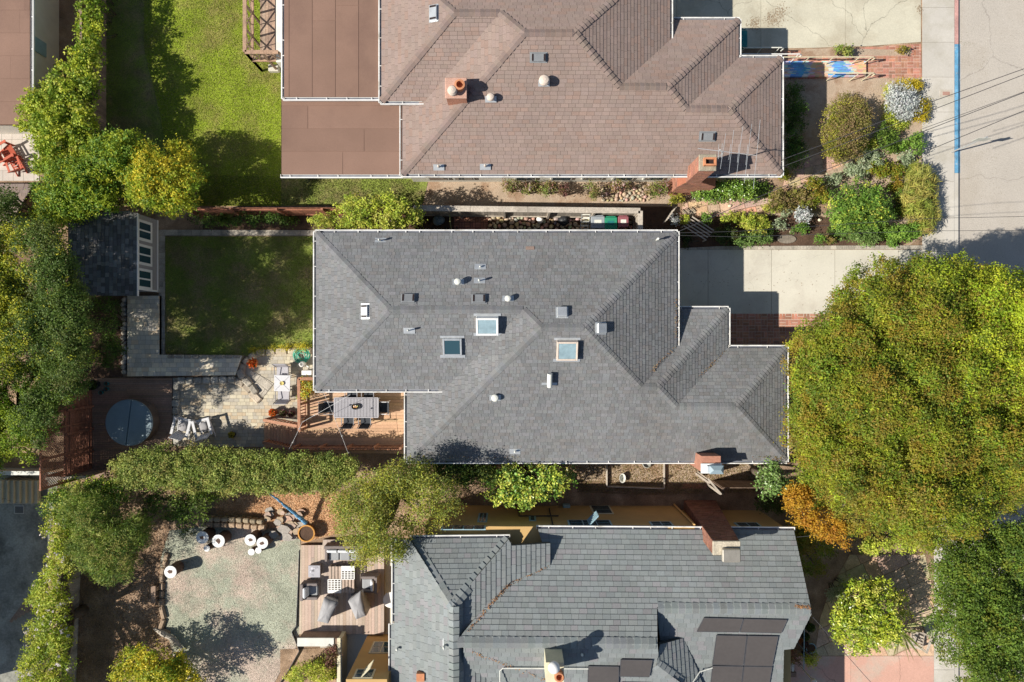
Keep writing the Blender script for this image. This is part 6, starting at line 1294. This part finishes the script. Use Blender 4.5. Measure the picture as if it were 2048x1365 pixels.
# striped ramp and handrails
t = thing('striped_ramp', 'ramp painted with faded blue and orange stripes leading to the upper house', 'ramp', P(1650, 136)); rnd = random.Random(6); mb = MB(); y = 122.0
while y < 153:
    h = rnd.choice([1.4, 2.0, 2.8]); k = 0; x = 1568; ph = rnd.uniform(-8, 8)
    while x < 1733:
        w_ = rnd.uniform(6, 14); s = math.sin((x+ph)/13.5); c_ = (.68, .42, .27) if s > .4 else ((.13, .34, .60) if s < -.45 else (.52, .56, .56)); c_ = tuple(q*rnd.uniform(.75, 1.2) for q in c_)
        a = P(x, y+h-.25, .16); b = P(min(1733, x+w_), y, .16); mb.box(a.x, a.y, .03, b.x, b.y, .16, c_); x += w_
    y += h
mb.build('boards', mat('ramp_paint', (1, 1, 1), .7, .08, 4), t)
def handrail(label, px0, px1, py, z, posts, m='cream', h=None):
    a = P(px0, py, z); b = P(px1, py, z); t = thing('handrail', label, 'handrail', (b.x, b.y, 0)); mb = MB(); mb.tube([a, b, b+Vector((.12, 0, -.1)), b+Vector((.1, 0, -.35))], .024, 8); mb.build('rail', M[m], t)
    for q in posts: c = P(q, py, z); mb = MB(); mb.tube([(c.x, c.y, 0), (c.x, c.y, z-.02)], .02, 6); mb.build('post', M[m], t)
handrail('tan handrail on the upper side of the striped ramp', 1568, 1748, 114, .9, (1620, 1668, 1720, 1745), 'cream'); handrail('tan handrail on the lower side of the striped ramp', 1650, 1748, 146, .9, (1672, 1720, 1745), 'cream')
handrail('white and teal handrail beside the shaded upper driveway', 1486, 1564, 95, 1.0, (1490, 1525, 1560), 'white_old'); handrail('white rail above the end gutter of the upper house', 1482, 1600, 108, 1.0, (1500, 1560, 1598), 'white')
# antenna
t = thing('television_antenna', 'large television antenna over the brown roof corner', 'antenna', P(1428, 330)); z = 5.6; mb = MB(); c = P(1429, 322, 3.9); mb.tube([(c.x, c.y, 3.6), (c.x, c.y, 5.0), P(1440, 300, z)], .022, 6); mb.build('mast', M['metal'], t)
mb = MB(); mb.tube([P(1396, 297, z), P(1512, 311, z)], .014, 6, (1.2, 1.1, 1.05)); mb.build('boom', M['metal'], t)
for x0, y0, x1, y1 in ((1438, 288, 1437, 318), (1452, 267, 1441, 338), (1468, 260, 1458, 347), (1486, 253, 1473, 355), (1504, 248, 1489, 366), (1521, 239, 1507, 378), (1462, 288, 1458, 320), (1479, 288, 1475, 325), (1496, 290, 1492, 330), (1445, 287, 1443, 316)):
    mb = MB(); mb.tube([P(x0, y0, z+.03), P(x1, y1, z+.03)], .0065, 5); mb.build('element', M['metal'], t)
# wires
wire('upper overhead wire from the upper house across the street', [(1566, 319, 3.0), (1650, 288, 4.2), (1860, 205, 6.6), (2300, 48, 8.5)]); wire('second overhead wire from the upper house across the street', [(1566, 333, 3.0), (1650, 302, 4.2), (1860, 222, 6.6), (2300, 52, 8.5)])
wire('third overhead wire running over the front garden and the street', [(1358, 463, 3.4), (1560, 376, 4.6), (1850, 262, 6.4), (2300, 88, 8.5)]); wire('lowest overhead wire crossing the pavement beside the blue kerb', [(1860, 300, 5.5), (2048, 222, 7), (2300, 118, 8.5)]); wire('long dark line of cable just above the lowest wire', [(1845, 258, 6), (2048, 184, 7.2), (2300, 90, 8.5)], .009)
wire('cable from the middle house eave corner over the front bed', [(1358, 466, 3.35), (1475, 463, 4), (1860, 437, 6), (2300, 428, 8)], .008); wire('lower cable from the middle house eave corner over the front bed', [(1358, 471, 3.35), (1475, 474, 4), (1860, 462, 6), (2300, 460, 8)], .008)
wire('wire from the lower house corner over the pink driveway', [(1626, 1235, 4.6), (1730, 1352, 6), (1900, 1540, 8)], .01); wire('thin cable from the lower house eave to the huge tree', [(1594, 1075, 3.6), (1662, 1069, 4.5)], .009)
c = P(1903, 305, 1.2); t = thing('street_sign', 'small street sign on a post at the blue kerb, seen edge on', 'sign', (P(1903, 305).x, P(1903, 305).y, 0)); q = P(1903, 305); mb = MB(); mb.tube([(q.x, q.y, 0), (q.x, q.y, 2.3)], .03, 8); mb.build('post', M['metal'], t); mb = MB(); mb.box(q.x-.28, q.y-.015, 1.75, q.x+.28, q.y-.005, 2.2); mb.build('sign_plate', M['white_old'], t)
# white topped stumps on the lower lawn
g_ = 'white topped tree stumps'
for px, py, r, h, lab in ((340, 1145, .27, .75, 'white topped stump standing alone by the stone border'), (404, 1076, .27, .8, 'large white topped stump, left one of the upper pair'), (436, 1083, .28, .8, 'large white topped stump, right one of the upper pair'), (413, 1098, .14, .45, 'small white stump below the left pair'),
                          (500, 1081, .25, .8, 'tall white topped stump, left one near the flagstones'), (524, 1087, .25, .8, 'tall white topped stump, right one near the flagstones'), (502, 1105, .15, .4, 'small white stump, left one below the tall pair'), (516, 1102, .14, .45, 'small white stump, right one below the tall pair')):
    c = P(px, py, h); t = thing('tree_stump', lab, 'stump', (c.x, c.y, 0), g_); mb = MB(); mb.lathe((c.x, c.y, 0), [(r*.95, 0), (r*.93, h*.5), (r, h*.97)], 20); mb.build('trunk', M['drumside'], t)
    mb = MB(); mb.lathe((c.x, c.y, h*.97), [(r, 0), (r*.99, h*.03), (r*.5, h*.035)], 20); ct = mb.build('cut_top', M['birch'], t)
    if h > .5:
        rn = random.Random(px); mb = MB(); n = 9; mb.prism([(c.x+math.cos(k*6.283/n)*r*rn.uniform(.2, .55), c.y+math.sin(k*6.283/n)*r*rn.uniform(.2, .55)) for k in range(n)], h*1.005, h*1.012); mb.build('hollow', M['drumside'], ct)
# flagstone pile, wrapped pole, log, border stones
t = thing('stone_pile', 'pile of pink and grey flat stones below the wrapped blue pole', 'stone pile', P(560, 1045)); rnd = random.Random(8)
for k in range(34):
    x = rnd.uniform(535, 605); y = rnd.uniform(1022, 1078); c = P(x, y, .1); mb = MB(); n = 6; r_ = rnd.uniform(.12, .3); pl = [(c.x+math.cos(a)*r_*rnd.uniform(.7, 1.1), c.y+math.sin(a)*r_*rnd.uniform(.5, .9)) for a in [i*6.283/n for i in range(n)]]
    z = rnd.uniform(.02, .32); mb.prism(pl, max(0, z-.02), z+.05, rnd.choice([(1.3, .95, .85), (1.1, .9, .85), (.9, .9, .95), (1.0, .85, .7)])); mb.build('stone', M['stone'], t)
t = thing('wrapped_pole', 'leaning pole wrapped in blue plastic above the stone pile', 'pole', P(612, 1046)); a = P(612, 1046, .3); b = P(536, 985, 2.0); rnd = random.Random(4); pp = [a.lerp(b, k/24)+Vector((rnd.uniform(-.02, .02), rnd.uniform(-.02, .02), 0)) for k in range(25)]; mb = MB(); mb.tube(pp, [.10-.003*k+rnd.uniform(-.012, .012) for k in range(25)], 8); mb.build('pole', M['bluewrap'], t)
t = thing('driftwood', 'grey driftwood log at the corner of the stone border', 'log', P(340, 1275)); mb = MB(); mb.tube([P(308, 1258, .1), P(325, 1268, .25), P(345, 1278, .2), P(366, 1300, .1)], [.05, .12, .11, .04], 8); mb.build('log', M['greywood'], t)
t = thing('stone_border', 'brown stone border along the left side of the lower lawn', 'border', P(322, 1200)); mb = MB(); wallstones(mb, [(333, 1108), (322, 1150), (320, 1215), (326, 1240), (318, 1262), (338, 1270)], 0, .16, .22, .38, 9, (.75, .62, .52)); mb.build('stone', M['stone'], t)
t = thing('stone_border', 'stone wall between the orange mulch and the lower lawn', 'border', P(470, 1052)); mb = MB(); wallstones(mb, [(395, 1050), (470, 1052), (530, 1058)], 0, .35, .24, .34, 10, (1.0, .8, .65)); wallstones(mb, [(395, 1040), (470, 1041), (525, 1046)], 0, .5, .2, .3, 11, (.9, .8, .65)); mb.build('stone', M['stone'], t)
c = P(306, 1190, .3); t = thing('wooden_plank', 'short plank bench by the brown stone border', 'bench', (c.x, c.y, 0)); mb = MB(); mb.box(c.x-.1, c.y-.38, .26, c.x+.1, c.y+.38, .32); mb.build('seat', M['brownwood'], t)
for s in (-1, 1): mb = MB(); mb.box(c.x-.08, c.y+s*.3-.04, 0, c.x+.08, c.y+s*.3+.04, .26); mb.build('leg', M['brownwood'], t)
t = thing('lawn_edging', 'thin dark metal edging between the lower lawn and the deck', 'edging', P(596, 1170)); pp = [P(600, 1100), P(597, 1180), P(594, 1250), P(585, 1262), P(600, 1300), P(575, 1345), P(535, 1400)]; mb = MB()
for a, b in zip(pp[:-1], pp[1:]): mb.bar(a+Vector((0, 0, .08)), b+Vector((0, 0, .08)), .02, .16)
mb.build('strip', M['dark_metal'], t)
# lower deck furniture
z0 = .2
def lounge(label, px, py, w_, d_, rz, cushions, name='lounge_chair', cat='chair', back=True, white=True):
    c = P(px, py, z0+.4); t = thing(name, label, cat, (c.x, c.y, z0)); t.rotation_euler = (0, 0, rz); t['_o'] = (0, 0, 0); mb = MB(); mb.box(-w_/2, -d_/2, .05, w_/2, d_/2, .3, bev=.02); mb.build('base', M['wicker'], t)
    for s in (-1, 1): mb = MB(); mb.box(s*(w_/2-.06)-.06, -d_/2, .3, s*(w_/2-.06)+.06, d_/2, .55, bev=.02); mb.build('armrest', M['wicker'], t)
    mb = MB(); mb.box(-w_/2, -d_/2-.1, .1, w_/2, -d_/2+.04, .68, bev=.02); mb.build('backrest', M['wicker'], t)
    for k in range(cushions):
        cw = (w_-.26)/cushions; x = -w_/2+.13+cw*k; mb = MB(); mb.box(x+.01, -d_/2+.05, .3, x+cw-.01, d_/2-.01, .42, (.45, .45, .45), .04); mb.build('seat_cushion', M['cushion'], t, smooth=False)
        mb = MB(); mb.obox((x+cw/2, -d_/2+.14, .6), (cw/2-.01, 0, 0), (0, .06, .02), (0, -.05, .18), bev=.04); mb.build('back_cushion', M['cushion'], t)
lounge('wicker sofa with white cushions half under the olive tree', 690, 1108, 1.7, .62, math.radians(180), 3, 'lounge_sofa', 'sofa')
lounge('wicker armchair on the left side of the lower deck', 622, 1182, .72, .62, math.radians(-90), 1); lounge('wicker armchair with white cushion on the right side of the lower deck', 738, 1168, .72, .62, math.radians(90), 1)
c = P(628, 1144, z0+.45); t = thing('side_table', 'small square grey side table between the sofa and the left armchair', 'table', (c.x, c.y, z0)); mb = MB(); mb.box(c.x-.26, c.y-.26, z0+.38, c.x+.26, c.y+.26, z0+.44, bev=.01); mb.build('tabletop', M['table_grey'], t); mb = MB(); mb.box(c.x-.23, c.y-.23, z0, c.x+.23, c.y+.23, z0+.38); mb.build('base', M['wicker'], t)
rnd = random.Random(2); mb = MB()
for k in range(7): x = rnd.uniform(-.2, .12); y = rnd.uniform(-.2, .12); mb.box(c.x+x, c.y+y, z0+.439, c.x+x+rnd.uniform(.05, .12), c.y+y+rnd.uniform(.05, .12), z0+.445+k*.0012, grey(rnd, .2, 1.6))
mb.build('inlay', M['table_grey'], t)
c = P(682, 1160, z0+.42); t = thing('coffee_table', 'large square coffee table of slats with two white grid panels', 'table', (c.x, c.y, z0)); q = .57; zt_ = z0+.42
def gridp(x0, y0, x1, y1, nm, m, cols, rows, lab):
    mb = MB(); fx = (x1-x0)/cols; fy = (y1-y0)/rows
    for i in range(cols+1): mb.box(x0+i*fx-.018, y0, zt_-.02, x0+i*fx+.018, y1, zt_+.01)
    for j in range(rows+1): mb.box(x0, y0+j*fy-.018, zt_-.019, x1, y0+j*fy+.018, zt_+.011)
    return mb.build(nm, M[m], t)
def slatp(x0, y0, x1, y1):
    mb = MB(); n = 4; w_ = (x1-x0)/n
    for i in range(n): mb.box(x0+i*w_+.035, y0, zt_-.02, x0+(i+1)*w_-.005, y1, zt_+.006)
    mb.build('slat_panel', M['deckC'], t)
gridp(c.x+.01, c.y+.02, c.x+q, c.y+q, 'grid_panel', 'white', 4, 6, ''); gridp(c.x-q, c.y-q, c.x-.01, c.y-.0, 'grid_panel', 'white', 4, 6, ''); slatp(c.x-q, c.y+.03, c.x-.01, c.y+q); slatp(c.x+.01, c.y-q, c.x+q, c.y)
mb = MB(); mb.box(c.x+.05, c.y+.4, zt_, c.x+q, c.y+q, zt_+.013); mb.box(c.x-q, c.y-q, zt_, c.x-.03, c.y-.44, zt_+.013); mb.build('border', M['white'], t)
for sx in (-1, 1):
    for sy in (-1, 1): mb = MB(); mb.box(c.x+sx*(q-.05)-.04, c.y+sy*(q-.05)-.04, z0, c.x+sx*(q-.05)+.04, c.y+sy*(q-.05)+.04, zt_-.02); mb.build('leg', M['greywood'], t)
mb = MB(); mb.box(c.x-q+.03, c.y-q+.03, z0+.15, c.x+q-.03, c.y+q-.03, z0+.18, (.3, .3, .3)); mb.build('shelf', M['greywood'], t)
def cover(label, top, bot, h, seed):
    """a barbecue under a draped cloth cover"""
    cpt = P(sum(p[0] for p in bot)/len(bot), sum(p[1] for p in bot)/len(bot)); t = thing('covered_grill', label, 'grill cover', (cpt.x, cpt.y, z0)); rnd = random.Random(seed); rings = []; n = 32
    def ring(poly, z, rip):
        P_ = [P(x, y, z) for x, y in poly]; per = []; m_ = len(P_)
        for k in range(n): s = k*m_/n; i = int(s) % m_; f = s-int(s); p = P_[i].lerp(P_[(i+1) % m_], f); cc = sum(P_, Vector())/m_; p = p+(p-cc).normalized()*rip*math.sin(k*2.3+z*5+seed); per.append(p)
        return per
    zs = [(z0+.02, 0, .02), (z0+.3, .25, .025), (z0+h*.6, .55, .018), (z0+h*.93, .92, .008), (z0+h, 1.0, .0)]
    vs = []
    for z, f, rip in zs: vs += ring([(b[0]+(a[0]-b[0])*f, b[1]+(a[1]-b[1])*f) for a, b in zip(top, bot)], z, rip)
    cc = sum([P(x, y, z0+h) for x, y in top], Vector())/len(top); inner = [cc+(v-cc)*.5+Vector((0, 0, .05+rnd.uniform(-.012, .012))) for v in vs[-n:]]; vs += inner; vs.append(cc+Vector((0, 0, .06)))
    fs = [(i*n+k, i*n+(k+1) % n, (i+1)*n+(k+1) % n, (i+1)*n+k) for i in range(5) for k in range(n)]+[(5*n+k, 5*n+(k+1) % n, 6*n) for k in range(n)]
    if (P(*bot[1])-P(*bot[0])).cross(P(*bot[2])-P(*bot[1])).z < 0: fs = [f[::-1] for f in fs]
    mb = MB(); mb.mesh(vs, fs); mb.build('cloth', M['cover'], t, smooth=True)
cover('left of the two barbecues under grey covers', [(634, 1243), (656, 1248), (677, 1206), (648, 1196)], [(645, 1230), (662, 1234), (676, 1196), (655, 1190)], 1.15, 1); cover('right of the two barbecues under grey covers', [(712, 1240), (732, 1232), (722, 1182), (696, 1204)], [(716, 1226), (742, 1216), (728, 1178), (702, 1190)], 1.2, 2)
c = P(784, 1198, .4); t = thing('round_table', 'white round table half hidden under the roof edge of the lower house', 'table', (c.x, c.y, .2)); mb = MB(); mb.lathe((c.x-.02, c.y, .55), [(.33, 0), (.35, .02), (.33, .035)], 26); mb.build('tabletop', M['white'], t); mb = MB(); mb.lathe((c.x, c.y, .01), [(.22, 0), (.04, .05), (.04, .54)], 12); mb.build('pedestal', M['white'], t)
# white topped planter walls at the bottom
t = thing('planter_wall', 'low wall with a wide white ledge below the lower deck', 'wall', P(634, 1285)); a = P(594, 1294, 1.0); b = P(676, 1277, 1.0); mb = MB(); mb.box(a.x, a.y, .95, b.x-.18, b.y, 1.0, (.95, .95, .95), .01); mb.build('ledge', M['white_old'], t); mb = MB(); mb.box(a.x+.05, a.y+.06, 0, b.x-.05, b.y-.04, .95); mb.build('wall', M['brownwood'], t)
t = thing('planter_wall', 'white topped wall running down beside the bottom planter', 'wall', P(680, 1330)); a = P(674, 1500, 1.0); b = P(681, 1277, 1.0); mb = MB(); mb.box(a.x, a.y, .95, b.x, b.y, 1.0, bev=.01); mb.build('ledge', M['cream'], t); mb = MB(); mb.box(a.x+.02, a.y, 0, b.x+.04, b.y-.04, .95); mb.build('wall', M['cream'], t)
sheet('planter_soil', [(560, 1300), (672, 1296), (672, 1460), (560, 1460)], .03, M['soil'])
# porch of the lower house
t = thing('porch_steps', 'white slatted porch steps at the right end of the lower house', 'steps', P(1585, 1335)); 
for k in range(4): a = P(1567+k*6, 1338, .5); mb = MB(); mb.box(a.x, a.y-.15, .42, a.x+.1, a.y+.2, .46); mb.build('tread', M['white_old'], t)
a = P(1567, 1352, .4); mb = MB(); mb.box(a.x, a.y-.1, 0, a.x+.6, a.y+.1, .35); mb.build('riser', M['brownwood'], t)
t = thing('lamp_post', 'white globe lamp on a post at the edge of the pink driveway', 'lamp', P(1598, 1330)); a = P(1598, 1330); c = P(1610, 1349, 1.5); mb = MB(); mb.tube([(a.x, a.y, 0), (a.x, a.y, 1.45)], .03, 8); mb.build('post', M['white'], t); mb = MB(); mb.lathe((a.x, a.y, 1.4), [(.05, 0), (.12, .08), (.11, .18), (.04, .24)], 16); mb.build('globe', M['white'], t, smooth=True)
t = thing('handrail', 'teal porch rail at the right end of the lower house', 'handrail', P(1605, 1300)); mb = MB(); mb.tube([P(1609, 1258, .9), P(1608, 1340, .9)], .02, 6); mb.build('rail', M['bluewin'], t)
for y in (1262, 1300, 1336): c = P(1608, y, .9); mb = MB(); mb.tube([(c.x, c.y, 0), (c.x, c.y, .88)], .015, 6); mb.build('post', M['bluewin'], t)
# raised bed between the houses, basket, gate
t = thing('raised_bed', 'rectangular timber edged bed between the middle and lower houses', 'raised bed', P(1275, 950)); q = [P(1214, 925, .2), P(1214, 974, .2), P(1329, 978, .2), P(1329, 925, .2)]
for a, b in zip(q[:-1], q[1:]): mb = MB(); mb.bar(a-Vector((0, 0, .1)), b-Vector((0, 0, .1)), .05, .22); mb.build('board', M['greywood'], t)
t = thing('wicker_basket', 'pale oval basket lying in the raised bed', 'basket', P(1245, 957)); c = P(1245, 957, .25); mb = MB(); mb.lathe((c.x, c.y, .02), [(.12, 0), (.17, .22), (.19, .25), (.15, .24), (.1, .05)], 18, sx=.75, sy=1.1); mb.build('basket', M['white_old'], t)
t = thing('round_planter', 'round rimmed planter under the lower gutter of the middle house', 'planter', P(1294, 929)); c = P(1294, 928, .2); mb = MB(); mb.lathe((c.x, c.y, .02), [(.18, 0), (.2, .18), (.17, .2), (.16, .05)], 20, (.5, .5, .5)); mb.build('rim', M['white_old'], t)
t = thing('gate_frame', 'open timber gate frame beside the big red chimney', 'gate', P(1430, 985)); A_ = [P(1418, 962), P(1420, 990), P(1432, 1004)]
a = P(1416, 958, 2.0); b = P(1442, 989, 2.0); mb = MB(); mb.bar(a, b, .07, .08); mb.build('beam', M['greywood'], t)
for q in (P(1418, 965, 1.9), P(1441, 987, 1.9)): mb = MB(); mb.bar((q.x, q.y, 0), (q.x, q.y, 1.95), .1, .1, up=(1, 0, 0)); mb.build('post', M['greywood'], t)
for k in range(3): q = a.lerp(b, .15+k*.12); mb = MB(); mb.bar((q.x, q.y, .15), (q.x, q.y, 1.6), .1, .02, up=(1, 0, 0)); mb.build('board', M['greywood'], t)
fence('fence', 'timber fence panel between the gate frame and the camellia', (1424, 961), (1512, 961), 1.6, 'brownwood', seed=14)
sheet('brick_sill', [(1365, 968), (1415, 968), (1415, 978), (1365, 978)], .02, M['brick'])
# upper left neighbour
def simple_house(label, name, px0, py0, px1, py1, z, wm, rm, row=.95, eaves=('e', 's')):
    a = P(px0, py1, z); b = P(px1, py0, z); t = thing(name, label, 'house', ((a.x+b.x)/2, (a.y+b.y)/2, 0)); mb = MB(); mb.prism(rect(a.x+.2, a.y+.2, b.x-.12, b.y-.2), 0, z-.1); mb.build('wall', M[wm], t)
    mb = MB(); tiles(mb, [(a.x, a.y), (b.x, a.y), (b.x, b.y), (a.x, b.y)], Vector((0, 0, z)), Vector((1, 0, 0)), Vector((0, 1, 0)), Vector((0, 0, 1)), row, lambda r: r.uniform(3, 6), .004, .014, .008, lambda r, k: grey(r, .94, 1.05), random.Random(3)); mb.box(a.x, a.y, z-.12, b.x, b.y, z-.001); mb.build('roof', M[rm], t)
    for k in eaves:
        e = {'e': ((b.x, a.y, z), (b.x, b.y, z), (1, 0)), 's': ((a.x, a.y, z), (b.x, a.y, z), (0, -1))}[k]; w_ = MB(); g2 = MB(); gutter(w_, g2, *e); go = w_.build('gutter', M['white'], t); g2.build('gutter_channel', M['gutter_in'], go)
    return t
t = simple_house('flat brown roofed building at the upper left edge', 'house', -600, -400, 59, 249, 2.0, 'stucco', 'roll_roof', eaves=('e',)); c = P(75, 90, 1.2); mb = MB(); mb.box(P(59, 0, 2.0).x-.13, P(0, 95, 1.2).y-.3, .9, P(59, 0, 2.0).x-.06, P(0, 95, 1.2).y+.3, 1.7); mb.build('window', M['bluewin'], t)
t = thing('lean_to', 'low brown shingled roof at the left edge below the corner patio', 'outbuilding', P(0, 400)); mb = MB(); p_ = [P(-200, 366, 1.2), P(60, 366, 1.2), P(30, 450, 1.2), P(-200, 450, 1.2)]; shingle_face(mb, [Vector((p_[3].x, p_[3].y, 1.5)), Vector((p_[2].x, p_[2].y, 1.5)), Vector((p_[1].x, p_[1].y, 1.0)), Vector((p_[0].x, p_[0].y, 1.0))], .15, wtab, .015, shcol(.9, 1.1), 6); mb.build('roof', M['shingle_brown'], t); mb = MB(); mb.prism([(p.x*1.0-.1, p.y) for p in p_], 0, .95); mb.build('wall', M['brownwood'], t)
# unseen house left of the frame, added to cast the shade over the court
t = thing('house', 'unseen tall stuccoed house added beyond the left edge to shade the court', 'house', P(-260, 1150)); xh = (-1145)/S; mb = MB(); mb.prism(rect(-38, P(0, 1385, 0).y, xh-.3, P(0, 985, 0).y), 0, 4.3); mb.build('wall', M['stucco'], t)
mb = MB(); shingle_face(mb, [Vector((xh, P(0, 1400, 0).y, 4.3)), Vector((xh, P(0, 970, 0).y, 4.3)), Vector((xh-3.6, P(0, 970, 0).y, 5.4)), Vector((xh-3.6, P(0, 1400, 0).y, 5.4))], .3, lambda r: 1, .02, shcol(.9, 1.1), 7); mb.build('roof', M['shingle_grey'], t)
# stairs and steps in the neighbour court
t = thing('outdoor_stairs', 'shaded concrete stairs at the lower left edge', 'stairs', P(35, 985))
for k in range(7): a = P(0+k*12-8, 1008, .1+.14*(7-k)); b = P(0+k*12+1, 962, .1+.14*(7-k)); mb = MB(); mb.box(a.x, a.y, 0, b.x+.02, b.y, .1+.14*(7-k)); mb.build('step', M['concrete_old'], t)
t = thing('court_wall', 'low wall with pale top along the shaded stairs', 'wall', P(35, 953)); a = P(-60, 950, .9); b = P(78, 944, .9); mb = MB(); mb.box(a.x, a.y, 0, b.x, b.y, .85, (.7, .7, .7)); mb.build('wall', M['concrete_old'], t); mb = MB(); mb.box(a.x, a.y-.02, .85, b.x, b.y+.02, .9); mb.build('coping', M['white_old'], t)
t = thing('court_grate', 'dark square floor grate in the shaded court', 'grate', P(38, 1019)); a = P(29, 1028); mb = MB(); mb.box(a.x, a.y, .012, a.x+.42, a.y+.36, .03); mb.build('frame', M['concrete'], t); mb = MB()
for k in range(8): mb.box(a.x+.03+k*.047, a.y+.03, .03, a.x+.06+k*.047, a.y+.33, .035)
mb.build('bars', M['black'], t)
t = thing('pallet_stack', 'weathered planks leaning in the shaded court by the flowering hedge', 'planks', P(45, 1225)); rnd = random.Random(3)
for k in range(5): a = P(20+k*8, 1245-k*5, .2+.05*k); b = P(50+k*6, 1205-k*3, .25+.05*k); mb = MB(); mb.bar(a, b, .12, .03); mb.build('plank', M['brownwood'], t)
print('leaves', NLEAF[0])
